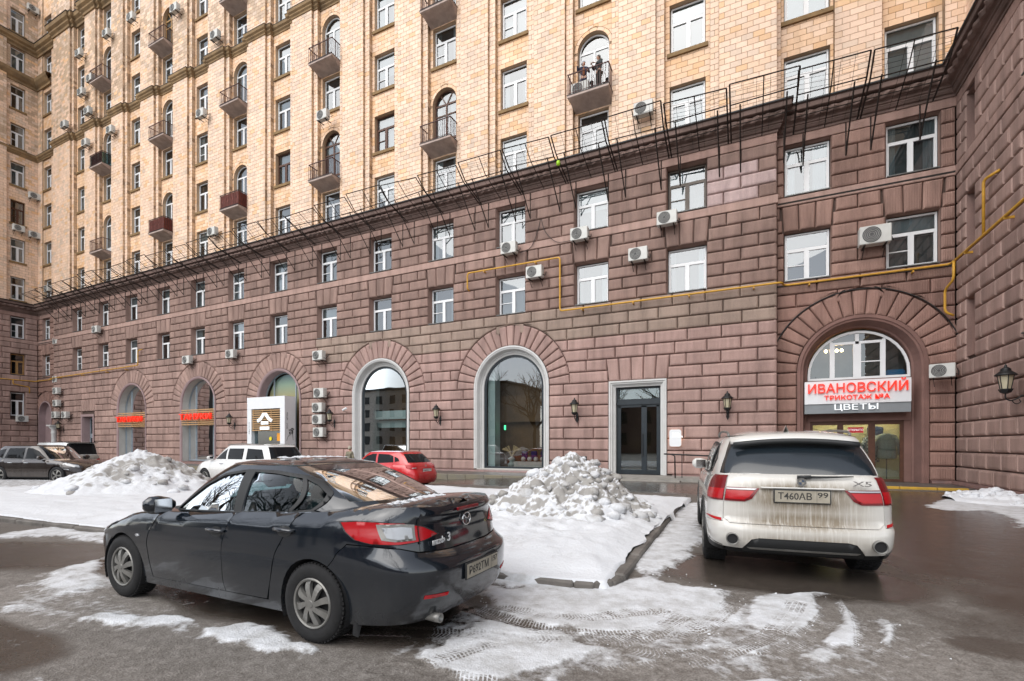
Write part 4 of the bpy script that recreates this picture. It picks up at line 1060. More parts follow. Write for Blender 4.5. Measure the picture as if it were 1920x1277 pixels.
# ------------------------------------------------------------------ windows
M['frame_dark2'] = noisy('grey_brown_window_frame', (.13, .105, .085), .5, .15, 5)
def bars(mb, F, x0, x1, z0, z1, o, t, d=.06):
    def bx(a0, a1, b0, b1, dd=0): mb.prism(rect(a0, a1, b0, b1), F, o-d, o+dd)
    return bx
def fbox(mb, F, a0, a1, z0, z1, o0, o1): mb.prism(rect(a0, a1, z0, z1), F, o0, o1)
def make_window(root, F, c, z0, w, h, depth, fm, kind, k):
    b = MB(); g = MB(); o = -depth; t = .065; x0, x1 = c-w/2, c+w/2
    frm = M[fm]
    if kind == 'arch':
        zc, r = h; n = 14
        outer = arch_poly(c, z0, zc, r, n); inner = arch_poly(c, z0+t, zc, r-t, n)
        N = len(outer)
        vs = [F(a, z, o) for a, z in outer]+[F(a, z, o) for a, z in inner]+[F(a, z, o-.06) for a, z in inner]
        b.add(vs, [(i, (i+1) % N, N+(i+1) % N, N+i) for i in range(N)]+[(N+i, N+(i+1) % N, 2*N+(i+1) % N, 2*N+i) for i in range(N)])
        fbox(b, F, x0+t, x1-t, zc-.05, zc+.05, o-.06, o-.002)
        fbox(b, F, c-.05, c+.05, z0+t, zc-.05, o-.06, o-.002)
        if fm.startswith('wood'):
            for s in (-1, 1):
                d = (s*.55, .83); p = [(c+s*.02, zc+.05), (c+s*.09, zc+.05), (c+d[0]*(r-t)+.04*s, zc+d[1]*(r-t)-.02), (c+d[0]*(r-t)-.03*s, zc+d[1]*(r-t))]
                b.prism(poly_ccw(p), F, o-.06, o-.006)
            fbox(b, F, x0+t, x1-t, zc-.62, zc-.55, o-.06, o-.004); fbox(b, F, x0+t, x1-t, z0+.5, z0+.62, o-.06, o-.004)
        else: fbox(b, F, x0+t, x1-t, z0+t, z0+.62, o-.06, o-.02)
        g.add([F(a, z, o-.035) for a, z in inner], [tuple(range(N))])
        cu = [F(a, z, o-.2) for a, z in outer]; cuf = [tuple(range(N))]
    else:
        zt = z0+h*.66
        fbox(b, F, x0, x1, z0, z0+t, o-.06, o); fbox(b, F, x0, x1, z0+h-t, z0+h, o-.06, o)
        fbox(b, F, x0, x0+t, z0+t, z0+h-t, o-.06, o); fbox(b, F, x1-t, x1, z0+t, z0+h-t, o-.06, o)
        fbox(b, F, x0+t, x1-t, zt-.045, zt+.045, o-.06, o+.006)
        mx = c+random.choice((-.02, 0, .03))
        fbox(b, F, mx-.055, mx+.055, z0+t, zt-.045, o-.06, o+.004)
        for s0, s1 in ((x0+t, mx-.055), (mx+.055, x1-t)):     # casement frames
            e = .035; fbox(b, F, s0, s1, z0+t, z0+t+e, o-.05, o+.012); fbox(b, F, s0, s1, zt-.045-e, zt-.045, o-.05, o+.012)
            fbox(b, F, s0, s0+e, z0+t+e, zt-.045-e, o-.05, o+.012); fbox(b, F, s1-e, s1, z0+t+e, zt-.045-e, o-.05, o+.012)
        if random.random() < .4: zz = z0+h*.33; fbox(b, F, x0+t+.035, mx-.09, zz-.018, zz+.018, o-.04, o+.008)
        g.add([F(a, z, o-.035) for a, z in rect(x0+t, x1-t, z0+t, z0+h-t)], [(0, 1, 2, 3)])
        cu = [F(a, z, o-.2) for a, z in rect(x0-.05, x1+.05, z0-.05, z0+h+.05)]; cuf = [(0, 1, 2, 3)]
    wo = b.build('window', frm, root)
    g.build('pane', M['glass'], wo)
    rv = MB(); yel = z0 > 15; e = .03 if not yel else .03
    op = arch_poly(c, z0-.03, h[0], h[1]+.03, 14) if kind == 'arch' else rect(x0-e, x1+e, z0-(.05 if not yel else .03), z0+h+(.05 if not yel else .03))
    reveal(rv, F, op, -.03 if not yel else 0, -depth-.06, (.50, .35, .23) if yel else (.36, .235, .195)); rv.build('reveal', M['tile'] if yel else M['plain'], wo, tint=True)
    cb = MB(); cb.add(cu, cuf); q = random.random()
    cb.build('curtain', M['curtain_w'] if q < .22 else (M['curtain_g'] if q < .6 else M['unlit_room']), wo)  # back sheet: curtain tones, the darkest one paints the shade of an unlit room
    if q >= .22 and random.random() < .75:
        zt_ = z0+(h if kind != 'arch' else h[0]-z0+h[1]*.5)
        if random.random() < .7:
            for s0, s1 in ((x0, x0+w*random.uniform(.12, .42)), (x1-w*random.uniform(.12, .42), x1)):
                dr = MB(); n = 8; vs = []
                for k in range(n+1):
                    a = s0+(s1-s0)*k/n; oo = o-.13+.025*(k % 2); vs += [F(a, z0, oo), F(a, zt_, oo)]
                dr.add(vs, [(2*k, 2*k+2, 2*k+3, 2*k+1) for k in range(n)]); dr.build('drape', random.choice((M['curtain_w'], M['curtain_w'], M['curtain_g'])), wo)
        else:
            dr = MB(); zz = z0+(zt_-z0)*random.uniform(.35, .75); dr.add([F(x0, zz, o-.12), F(x1, zz, o-.12), F(x1, zt_, o-.12), F(x0, zt_, o-.12)], [(0, 1, 2, 3)]); dr.build('blind', M['curtain_w'], wo)
    if kind == 'sill':
        s = MB(); s.prism(rect(x0-.14, x1+.14, z0-.2, z0-.03), F, -.1, .09); s.build('sill', M['sill_tile'], wo)
    elif kind == 'flush':
        s = MB(); s.prism(rect(x0, x1, z0-.045, z0-.005), F, o+.01, .03); s.build('sill', M['sill_metal'], wo)
for k, wdef in enumerate(WIN):
    q = proj(wdef[1](wdef[2], wdef[3]+1, 0))
    if q is None or q[1] < -160 or q[0] < -120 or q[0] > 2040: continue
    make_window(*wdef, k)
# ================================================================== SHOP FRONTS IN THE ARCHES
def arch_path(c, r, z0, zc, n=24):
    return [(c-r, z0)]+[(c-r*math.cos(math.pi*k/n), zc+r*math.sin(math.pi*k/n)) for k in range(n+1)]+[(c+r, z0)]
def arch_band(mb, F, c, z0, zc, prof):
    ps = [[F(a, z, o) for a, z in arch_path(c, r, z0, zc)] for r, o in prof]; n = len(ps[0]); vs = [v for p in ps for v in p]
    mb.add(vs, [(k*n+i, (k+1)*n+i, (k+1)*n+i+1, k*n+i+1) for k in range(len(ps)-1) for i in range(n-1)])
def arch_pane(mb, F, c, z0, zc, r, o):
    p = arch_path(c, r, z0, zc)[::-1]; mb.add([F(a, z, o) for a, z in p], [tuple(range(len(p)))[::-1]])
def room(root, F, c, hw, z0, z1, o0, o1, m, back=None):
    b = MB(); q = lambda a, z, o: F(a, z, o)
    b.add([q(c-hw, z0, o0), q(c+hw, z0, o0), q(c+hw, z0, o1), q(c-hw, z0, o1), q(c-hw, z1, o0), q(c+hw, z1, o0), q(c+hw, z1, o1), q(c-hw, z1, o1)],
          [(0, 1, 2, 3), (7, 6, 5, 4), (3, 2, 6, 7), (0, 3, 7, 4), (1, 5, 6, 2)])
    return b.build('interior', m, root)
WHITEP = [(2.135, .0), (2.135, .05), (2.06, .06), (2.03, .03), (1.98, .02), (1.95, -.03), (1.90, -.20), (1.87, -.24), (1.83, -.20), (1.80, -.26), (1.72, -.30), (1.70, -.46)]
for i, c in enumerate(ARCH[:2]):
    b = MB(); arch_band(b, F0, c, .25, AZ, WHITEP); su = b.build('arch_surround', M['white_plaster'], bld, smooth=False)
    s = MB(); s.prism(rect(c-1.98, c+1.98, .20, .26), F0, -.46, .02); s.build('sill', M['cream'], su)
    w = MB(); arch_band(w, F0, c, .26, AZ, [(1.71, -.36), (1.60, -.36), (1.60, -.44)]); w.prism(rect(c-1.6, c+1.6, .26, .36), F0, -.44, -.36)
    wo = w.build('shop_window', M['frame_dark'], bld)
    g = MB(); arch_pane(g, F0, c, .30, AZ, 1.62, -.41); g.build('pane', M['big_glass'], wo)
    room(bld, F0, c, 2.1, .2, 6.7, -.48, -2.0, M['warm_int'])
    it = MB()
    if i == 0:
        it.prism(rect(c-2.0, c+2.0, 2.75, 4.2), F0, -1.75, -1.65); it.build('ceiling_panel', M['warm_int'], wo)
        for name, m_, parts in (('sofa', M['slab'], [(c-.1, c+1.9, .3, .62)]), ('partition', M['white_int'], [(c-1.62, c-1.2, .3, 6.0)])):
            k = MB()
            for a0, a1, z0, z1 in parts: k.prism(rect(a0, a1, z0, z1), F0, -1.2, -.6)
            k.build(name, m_, bld)
        M['purple'] = noisy('purple_cushion', (.05, .015, .10), .9, .3, 9)
        for k in range(3):
            q = MB(); q.rbox(c+.15+k*.55, c+.5+k*.55, D+1.0, D+1.15, .72, 1.16, .05); q.build('cushion', M['purple'], bld)
        for k in range(4):
            q = MB(); q.lathe([(0, -.13), (.09, -.1), (.13, 0), (.09, .1), (0, .13)], 12, Matrix.Translation((c+.35+k*.36, D+.85, .75))); q.build('round_cushion', M['slab'], bld, smooth=True)
        v = MB(); v.lathe([(.12, .28), (.2, .38), (.22, .48), (.12, .58), (.10, .60), (.19, .7), (.19, .78), (.06, .86)], 14, Matrix.Translation((c-.25, D+.7, 0))); vo = v.build('vase', M['concrete'], bld, smooth=True)
        for k in range(16):
            a = random.uniform(-1, 1); v = MB(); x1 = c-.25+a*.55; v.tube([(c-.25, D+.7, .84), (c-.25+a*.2, D+.7, 1.15), (x1, D+.68, 1.55-abs(a)*.3)], [.006, .01, .05], 5); v.build('dry_stem', M['wood_slat'], vo)
        lamp = MB(); lamp.lathe([(.05, 0), (.055, .24), (.02, .25)], 10, Matrix.Translation((c-.75, D+.9, 2.3))); M['exit_green'] = mat('green_exit_lamp', (.05, .5, .2), .4, emit=(.1, .9, .4), estr=1.2)
        lamp.build('exit_lamp', M['exit_green'], bld)
    else:
        for z0, z1, o, x0 in ((3.05, 3.55, -.75, -1.62), (2.55, 2.98, -1.1, -1.1)):
            k = MB(); k.prism(rect(c+x0, c+1.7, z0, z1), F0, o-.25, o); k.build('beam', M['white_int'], bld)
        k = MB(); k.prism(rect(c-1.65, c-1.1, .3, 6), F0, -1.2, -.6); k.build('partition', M['white_int'], bld)
        k = MB()
        for j in range(9): k.tube([(c-1.3+.09*j, D+.62, .86+.05*(j % 2)), (c-1.2+.1*j, D+.62, .98)], .012, 5)
        k.build('neon_tube', M['exit_green'], bld)
MAUVEP = [(2.135, .0), (2.135, .05), (2.05, .055), (2.02, .03), (1.98, .02), (1.95, -.05)]
for i, c in enumerate(ARCH[2:]):
    b = MB(); arch_band(b, F0, c, .2, AZ, MAUVEP); su = b.build('arch_surround', M['mauve'], bld)
    b = MB(); arch_band(b, F0, c, .2, AZ, [(1.95, -.05), (1.93, -.62)]); b.build('reveal', M['mauve'] if i == 0 else M['cream'], su)
    s = MB(); s.prism(rect(c-1.95, c+1.95, .12, .24), F0, -.62, .06); s.build('sill', M['granite'], su)
    w = MB(); arch_band(w, F0, c, .3, AZ, [(1.935, -.50), (1.86, -.50), (1.86, -.58)])
    for x in (c-1.05, c+1.05): w.prism(rect(x-.035, x+.035, .36, AZ+math.sqrt(1.86**2-1.08**2)), F0, -.58, -.5)
    w.prism(rect(c-1.86, c+1.86, .28, .38), F0, -.58, -.495)
    wo = w.build('shop_window', M['frame_grey'], bld)
    g = MB(); arch_pane(g, F0, c, .3, AZ, 1.87, -.55); g.build('pane', M['clear_glass'] if i == 0 else M['shop_glass'], wo)
    room(bld, F0, c, 2.1, .2, 6.7, -.64, -2.0, M['dark_int'] if i else M['warm_int'])
    if i == 0:
        M['panel_grad'] = mat('gradient_panel', (.45, .35, .16), .6); t = NT(M['panel_grad']); sx = t('SeparateXYZ', Vector=t.coord())
        rr = t('MapRange', clamp=True, Value=sx.outputs['Z'], **{'From Min': 4.2, 'From Max': 6.2}).outputs[0]
        t.set(Base_Color=t.ramp(rr, [(0, (.25, .13, .05)), (.25, (.55, .36, .14)), (.7, (.38, .42, .28)), (1, (.22, .3, .30))]))  # panel colour runs from brown through orange to grey-green with height
        k = MB(); arch_pane(k, F0, c, .4, AZ, 1.8, -.7); k.build('decorated_panel', M['panel_grad'], bld)
    else:
        M['bead'] = mat('red_bead_lights', (.5, .02, .02), .5, emit=(1, .03, .03), estr=1.5)
        k = MB()
        for j in range(26):
            x, z = c+random.uniform(-.4, 1.6), random.uniform(1.0, 3.0); k.box(x-.03, x+.03, D+1.2, D+1.24, z-.03, z+.03)
        k.build('red_beads', M['bead'], bld, kind='stuff')
        k = MB(); k.prism(rect(c-1.9, c+1.9, .3, 1.05), F0, -1.5, -.9); k.build('counter', M['wood_slat'], bld)
    if i == 1:
        M['screen'] = mat('blue_screen', (.02, .1, .4), .4, emit=(.05, .35, 1.0), estr=1.2)
        k = MB(); k.prism(rect(c+1.0, c+1.8, 2.45, 2.75), F0, -.72, -.68); k.build('screen', M['screen'], bld)
        k = MB(); k.prism(rect(c+.55, c+1.25, 1.2, 2.2), F0, -.60, -.585); k.build('menu_board', M['white_sign'], bld)
# restaurant slat signs
for c, lab in ((ARCH[3], 'right'), (ARCH[4], 'left')):
    t_ = thing('restaurant_sign', 'red ТАНУКИ letters on wooden slats in the %s of the two lettered arches' % lab, 'sign', (c, D-.02, 2.95), group='red letter signs on slats')
    for k in range(8):
        z = 2.98+k*.155
        if 3.28 < z < 3.85 and k not in (3, 5): pass
        b = MB(); b.box(c-1.95, c+1.95, D-.03, D+.03, z, z+.075); b.build('slat', M['wood_slat'], t_)
    for x in (-1.3, 0, 1.3):
        b = MB(); b.box(c+x-.03, c+x+.03, D+.03, D+.08, 2.95, 4.15); b.build('batten', M['wood_slat'], t_)
    o = text('ТАНУКИ', .60, t_, (c-.05, D-.16, 3.56), (R(90), 0, 0), M['red_sign'], .06, .008); o['fit'] = 3.75
# ---- white kiosk-like porch in the third arch
c = ARCH[2]; px0, px1, pyf = -29.95, -26.37, 21.5
po = thing('restaurant_porch', 'white box porch with wooden slat screen and white roof emblem in an arch', 'porch', (c, 21.9, 0))
b = MB(); b.box(px0, px1, pyf, D-.06, 3.85, 4.62); b.build('canopy', M['sign_panel'], po)
for a0, a1 in ((px0, px0+.42), (px1-.42, px1)):
    b = MB(); b.box(a0, a1, pyf+.004, D-.06, .0, 3.85); b.build('side_pillar', M['sign_panel'], po)
for k in range(10):
    z = 2.42+k*.142; b = MB(); b.box(px0+.44, px1-.44, pyf+.03, pyf+.09, z, z+.07); b.build('slat', M['wood_slat'], po)
for x in (px0+.5, px0+1.35, px0+2.2, px1-.5):
    b = MB(); b.box(x-.03, x+.03, pyf+.09, pyf+.13, 2.4, 3.85); b.build('batten', M['wood_slat'], po)
ex, ez = (px0+px1)/2-.05, 3.1
em = MB(); FP = FM(pyf+.02)
for s in (-1, 1):
    pts = [(0, .48), (.16*s, .48), (.42*s, .18), (.72*s, .02), (.62*s, -.14), (.32*s, .02), (.0, .36)]
    em.prism(poly_ccw([(ex+a, ez+z) for a, z in pts]), FP, .0, .07)
for a, z0, z1 in ((.32, -.28, -.08), (.42, -.62, -.42)): em.prism(rect(ex-a, ex+a, ez+z0, ez+z1), FP, .0, .07)
em.build('emblem', M['white_sign'], po)
b = MB(); b.box(px0+.42, px1-.42, pyf+.25, pyf+.3, .95, 2.4); b.build('pane', M['shop_glass'], po)
b = MB(); b.box(px0+.42, px1-.42, pyf+.2, pyf+.5, .0, .95); b.build('counter', M['sign_panel'], po)
b = MB(); b.box(px0+.42, px1-.42, D-.2, D-.1, .0, 3.85); b.build('back_wall', M['dark_int'], po)
M['orange'] = mat('orange_poster', (.75, .30, .02), .5)
b = MB(); b.box(px1-.95, px1-.5, pyf+.2, pyf+.215, 1.75, 2.25); b.build('poster', M['orange'], po)
M['yellow_dot'] = mat('yellow_sticker', (.75, .65, .02), .5)
b = MB(); b.lathe([(.13, 0), (.13, .01)], 14, Matrix.Translation((px1-1.6, pyf+.23, 1.9)) @ Matrix.Rotation(R(90), 4, 'X')); b.build('sticker', M['yellow_dot'], po)
# dark painted branch and columns of small characters
br = MB()
def twig(x, z, ang, L, r, d):
    y2, z2 = x+math.cos(ang)*L, z+math.sin(ang)*L
    br.tube([(px1+.006, x, z), (px1+.006, y2, z2)], r, 4)
    if d:
        for k in range(2): twig(y2, z2, ang+random.uniform(-.8, .8), L*random.uniform(.55, .8), r*.7, d-1)
    else: br.box(px1+.003, px1+.008, y2-.03, y2+.03, z2-.03, z2+.03)
for y0, z0 in ((21.65, 1.75), (22.15, 1.8)): twig(y0, z0, R(70 if y0 < 22 else 100), .28, .012, 4)
br.build('painted_branch', M['plastic'], po)
text('中日山料 \u3000小口丘', .13, po, (px1+.01, 21.68, 3.05), (R(90), R(90), R(90)), M['plastic'], .001, 0, 'characters')
text('石川日 料理店', .13, po, (px0+.2, pyf-.001, 2.6), (R(90), R(90), 0), M['sign_grey'], .001, 0, 'characters')
# ---- main glazed door
d0, d1 = -5.75, -3.16
b = MB()
for k, (e, o) in enumerate([(0, .05), (.09, .05), (.10, .0), (.15, .0), (.16, -.06), (.28, -.08)]): pass
prof = [(0, -.05), (0, .055), (.07, .06), (.10, .02), (.15, .01), (.17, -.05), (.20, -.06), (.22, -.10), (.28, -.12), (.28, -.34)]
def door_path(e): return [(d0+e, .14), (d0+e, 4.45-e), (d1-e, 4.45-e), (d1-e, .14)]
vs = [F0(a, z, o) for e, o in prof for a, z in door_path(e)]
b.add(vs, [(k*4+i, k*4+i+1, (k+1)*4+i+1, (k+1)*4+i) for k in range(len(prof)-1) for i in range(3)])
su = b.build('door_surround', M['white_plaster'], bld)
door = MB(); fd = lambda a0, a1, z0, z1, o0=-.40, o1=-.30: door.prism(rect(a0, a1, z0, z1), F0, o0, o1)
x0, x1 = d0+.28, d1-.28
fd(x0, x0+.09, .14, 4.17); fd(x1-.09, x1, .14, 4.17); fd(x0+.09, x1-.09, 4.08, 4.17); fd(x0+.09, x1-.09, 3.42, 3.62); fd(x0-.02, x1+.02, 3.36, 3.45, -.38, -.24)
xm = x0+1.27
fd(x0+.09, x1-.09, .14, .34); fd(x0+.09, x0+.2, .34, 3.30); fd(xm-.12, xm+.12, .34, 3.30); fd(x1-.2, x1-.09, .34, 3.30); fd(x0+.09, x1-.09, 3.24, 3.42)
dr = door.build('door', M['frame_dark'], bld)
for a0, a1, z0, z1 in ((x0+.2, xm-.12, .34, 3.24), (xm+.12, x1-.2, .34, 3.24), (x0+.09, x1-.09, 3.62, 4.08)):
    g = MB(); g.prism(rect(a0, a1, z0, z1), F0, -.36, -.352); g.build('pane', M['shop_glass'], dr)
h_ = MB(); h_.tube([F0(xm-.05, 1.0, -.30), F0(xm-.05, 1.0, -.23), F0(xm-.05, 2.0, -.23), F0(xm-.05, 2.0, -.30)], .02, 6); h_.build('handle', M['iron_black'], dr)
room(bld, F0, (x0+x1)/2, 1.2, .14, 4.3, -.42, -2.0, M['warm_int'])
# far service door
b = MB(); dd0, dd1 = -53.5, -51.3
def dp2(e): return [(dd0+e, .1), (dd0+e, 4.2-e), (dd1-e, 4.2-e), (dd1-e, .1)]
vs = [F0(a, z, o) for e, o in [(0, .05), (.2, .05), (.24, -.1), (.3, -.55)] for a, z in dp2(e)]
b.add(vs, [(k*4+i, k*4+i+1, (k+1)*4+i+1, (k+1)*4+i) for k in range(3) for i in range(3)]); b.build('door_surround', M['mauve'], bld)
b = MB()
for a0, a1, z0, z1 in ((dd0+.28, dd0+.4, .1, 3.95), (dd1-.4, dd1-.28, .1, 3.95), (dd0+.4, dd1-.4, 3.8, 3.95), (dd0+.4, dd1-.4, 2.1, 2.5), (dd0+.4, dd1-.4, .1, .3)): b.prism(rect(a0, a1, z0, z1), F0, -.56, -.5)
dr2 = b.build('door', M['frame_grey'], bld); g = MB(); g.prism(rect(dd0+.4, dd1-.4, .3, 3.8), F0, -.55, -.54); g.build('pane', M['glass'], dr2)
# blank arch in the left recess
b = MB(); arch_pane(b, FX, -61.5, .1, AZ, 1.3, -.45); b.build('blind_arch_panel', M['mauve'], bld)
b = MB(); arch_band(b, FX, -61.5, .1, AZ, [(1.31, 0), (1.31, .05), (1.2, .05), (1.18, -.5)]); b.build('arch_surround', M['mauve'], bld)
# ---- corner shop arch at the right
cA = 4.0
M['brown_plaster'] = noisy('brown_plaster_surround', (.225, .125, .105), .8, .15, 1.5, .004)
b = MB(); arch_band(b, FX, cA, .05, AZ, [(2.11, 0), (2.11, .06), (1.99, .07), (1.97, .03), (1.90, .02), (1.88, -.05), (1.78, -.42), (1.72, -.45), (1.68, -.62)]); b.build('arch_surround', M['brown_plaster'], bld)
w = MB(); zb = 4.12
def halfwin(r, o):
    n = 18; return [FX(cA-r, zb, o)]+[FX(cA-r*math.cos(math.pi*k/n), AZ-.1+r*math.sin(math.pi*k/n), o) for k in range(n+1)]+[FX(cA+r, zb, o)]
P0, P1, P2 = halfwin(1.69, -.48), halfwin(1.60, -.48), halfwin(1.60, -.56); n = len(P0)
w.add(P0+P1+P2, [(i, n+i, n+i+1, i+1) for i in range(n-1)]+[(n+i, 2*n+i, 2*n+i+1, n+i+1) for i in range(n-1)])
for a0, a1, z0, z1 in ((cA-1.6, cA+1.6, zb, zb+.09), (cA-.92, cA-.82, zb+.09, 5.66), (cA-.06, cA+.06, zb+.09, 5.92), (cA+.82, cA+.92, zb+.09, 5.66), (cA-.82, cA+.82, 5.52, 5.62),
    (cA-.82, cA-.75, zb+.09, 5.52), (cA-.13, cA-.06, zb+.09, 5.52), (cA+.06, cA+.13, zb+.09, 5.52), (cA+.75, cA+.82, zb+.09, 5.52), (cA+.13, cA+.75, 4.78, 4.82)): w.prism(rect(a0, a1, z0, z1), FX, -.56, -.475)
wo = w.build('arched_window', M['pvc'], bld)
g = MB(); P_ = halfwin(1.61, -.53); g.add(P_, [tuple(range(len(P_)))[::-1]]); g.build('pane', M['shop_glass'], wo)
room(bld, FX, cA, 1.75, 4.1, 6.4, -.64, -1.55, M['curtain_g'])
lm = MB(); M['bulb'] = mat('warm_bulb', (1, .7, .4), .4, emit=(1, .6, .25), estr=14)
for x in (cA-1.0, cA-.62, cA-.45): lm.lathe([(0, 0), (.05, .04), (.06, .08), (.02, .14)], 10, Matrix.Translation((x, D2+.9, 5.3)))
lm.build('chandelier', M['bulb'], bld)
M['blue_cloth'] = mat('blue_cloth', (.05, .25, .5), .8); k = MB(); k.rbox(cA+.95, cA+1.6, D2+.62, D2+.8, 4.15, 4.45, .1); k.build('blue_bundle', M['blue_cloth'], wo)
k = MB(); k.box(cA-1.7, cA+1.7, D2+.45, D2+.6, 2.45, 4.12); k.build('lintel', M['brown_plaster'], bld)
for a0, a1 in ((cA-1.76, cA-1.6), (cA+1.5, cA+1.76)): k = MB(); k.box(a0, a1, D2+.5, D2+.64, .05, 2.45); k.build('pilaster', M['brown_plaster'], bld)
sd = MB(); fs_ = lambda a0, a1, z0, z1: sd.prism(rect(a0, a1, z0, z1), FX, -.62, -.54)
sx0, sx1 = cA-1.6, cA+1.5
for a0, a1, z0, z1 in ((sx0, sx0+.1, .06, 2.45), (sx1-.12, sx1, .06, 2.45), (sx0+.1, sx1-.12, 2.3, 2.45), (sx0+.1, sx1-.12, .06, .16), (sx0+.95, sx0+1.15, .16, 2.3), (sx0+1.98, sx0+2.2, .16, 2.3)): fs_(a0, a1, z0, z1)
so = sd.build('shop_front', M['wood_brown'], bld)
g = MB(); g.prism(rect(sx0+.1, sx1-.12, .16, 2.3), FX, -.59, -.585); g.build('pane', M['shop_glass'], so)
M['shop_wall'] = mat('lit_shop_wall', (.62, .52, .32), .8)
room(bld, FX, cA, 1.75, .06, 2.5, -.64, -1.55, M['shop_wall'])
lm = MB(); M['tube'] = mat('shop_ceiling_lamp', (1, .9, .7), .4, emit=(1, .85, .6), estr=9)
lm.box(cA-1.4, cA+1.4, D2+.9, D2+1.1, 2.42, 2.46); lm.build('ceiling_lamp', M['tube'], bld)
M['red_plate'] = mat('red_plate', (.55, .02, .03), .5); k = MB(); k.prism(rect(sx0+1.3, sx0+1.82, 1.98, 2.2), FX, -.56, -.55); op = k.build('open_sign', M['red_plate'], so)
text('ОТКРЫТО', .105, op, FX(sx0+1.56, 2.09, -.545), (R(90), 0, 0), M['white_sign'], .001)
# clothes on show
def garment(name, label, x, y, z, w, h, m_, sleeves=True):
    t_ = thing(name, label, 'clothing', (x, y, z))
    b = MB(); rows = [(0, .50), (.12, .52), (.45, .46), (.8, .50), (.92, .50), (.97, .34), (1.0, .16)]; vs = []; N = 14
    for t0, s in rows:
        for k in range(N):
            a = 2*math.pi*k/N; vs.append((math.cos(a)*w*s*(1+.06*math.sin(a*5+t0*3)), math.sin(a)*.13, t0*h))
    b.add(vs, [(i*N+k, i*N+(k+1) % N, (i+1)*N+(k+1) % N, (i+1)*N+k) for i in range(len(rows)-1) for k in range(N)]); b.build('body', m_, t_, world=False, smooth=True)
    if sleeves:
        for s in (-1, 1):
            q = MB(); q.tube([(s*w*.40, 0, h*.88), (s*w*.60, -.02, h*.62), (s*w*.66, -.04, h*.15)], [.085, .08, .06], 8); q.build('sleeve', m_, t_, world=False, smooth=True)
    q = MB(); q.tube([(0, 0, -z+.08), (0, 0, h)], .02, 6); q.build('stand', M['iron_black'], t_, world=False)
M['knit'] = noisy('beige_knit', (.42, .40, .34), .95, .15, 30, .01); M['denim'] = noisy('denim', (.03, .05, .11), .9, .2, 9)
M['plaid'] = mat('plaid_cloth', (.4, .38, .36), .9); t = NT(M['plaid']); ck = t('TexChecker', Scale=14.0, Color1=(.45, .43, .41), Color2=(.12, .12, .13)); t.put(ck.inputs[0], t.coord()); t.set(Base_Color=ck.outputs[0])
garment('knit_sweater', 'long beige knit sweater on a stand behind the corner shop glass', cA+1.05, D2+.95, .95, .62, 1.0, M['knit'])
garment('plaid_coat', 'grey plaid coat on a stand beside the beige sweater', cA+.62, D2+1.2, .8, .5, 1.1, M['plaid'])
garment('denim_jacket', 'dark blue jacket hanging high behind the corner shop glass', cA+.75, D2+1.35, 1.65, .55, .6, M['denim'], False)
sg = thing('shop_sign', 'pale shop sign reading ИВАНОВСКИЙ in red over a grey ЦВЕТЫ strip', 'sign', (3.86, D2-.05, 2.74))
b = MB(); b.box(2.15, 5.57, D2-.14, D2+.08, 3.12, 4.02); b.build('upper_panel', M['sign_panel'], sg)
b = MB(); b.box(2.15, 5.57, D2-.10, D2+.08, 2.74, 3.116); b.build('lower_panel', M['sign_grey'], sg)
o = text('ИВАНОВСКИЙ', .5, sg, (3.86, D2-.19, 3.70), (R(90), 0, 0), M['red_sign'], .03, .003); o['fit'] = 3.2
o = text('ТРИКОТАЖ №А', .24, sg, (3.86, D2-.18, 3.34), (R(90), 0, 0), M['red_sign'], .02, .002); o['fit'] = 2.1
o = text('ЦВЕТЫ', .31, sg, (3.86, D2-.14, 2.96), (R(90), 0, 0), M['white_sign'], .03, 0); o['fit'] = 1.4
# ---- small lit plate by the door
lp = thing('name_plate', 'rounded pale grey name plate with glowing rim beside the glass door', 'sign', (-2.78, D-.06, 1.4))
pl = [(x, z) for cx, cz, a in ((-2.63, 1.52, -90), (-2.63, 2.07, 0), (-2.93, 2.07, 90), (-2.93, 1.52, 180)) for x, z in [(cx+.1*math.cos(R(a+k*30)), cz+.1*math.sin(R(a+k*30))) for k in range(4)]]
b = MB(); b.prism(pl, F0, .05, .10); b.build('plate', M['sign_panel'], lp)
M['glow'] = mat('warm_backlight', (1, .8, .5), .5, emit=(1, .62, .28), estr=3.0)
b = MB(); b.prism(inset(pl, .03), F0, .02, .045); b.build('backlight', M['glow'], lp)
text('Vobilie\nBoouuriq', .115, lp, (-2.86, D-.101, 1.93), (R(90), 0, 0), M['white_sign'], .002, .004, align='LEFT').location.x = -.13
# ---- steps, ramp and handrail
st = MB(); st.box(-6.55, -1.62, 20.55, D-.02, -.1, .135); tag(st.build('doorstep', M['concrete']), 'broad pale concrete landing in front of the glass door', 'step')
st = MB(); st.rbox(-6.3, -2.35, 20.18, 20.545, -.1, .06, .01); tag(st.build('doorstep', M['concrete']), 'lower concrete step leading up to the landing', 'step')
rp = MB(); FRp = lambda a, z, d: (a, d, z); rp.prism([(-1.616, -.1), (2.0, -.1), (2.0, .0), (-1.616, .135)], FRp, 20.9, 22.05); tag(rp.build('ramp', M['concrete']), 'concrete ramp sloping down beside the landing', 'ramp')
hr = thing('handrail', 'black metal handrail along the ramp by the glass door', 'handrail', (-2.5, 20.9, .06))
b = MB(); b.tube([(-3.05, 20.85, 1.12), (-2.55, 20.85, 1.10), (1.6, 20.85, .95)], .03, 8); b.build('rail', M['iron_black'], hr, smooth=True)
b = MB(); b.tube([(-2.75, 20.85, 1.10), (-2.62, 20.85, 1.04), (-2.60, 20.85, .06)], .028, 8); b.build('post', M['iron_black'], hr, smooth=True)
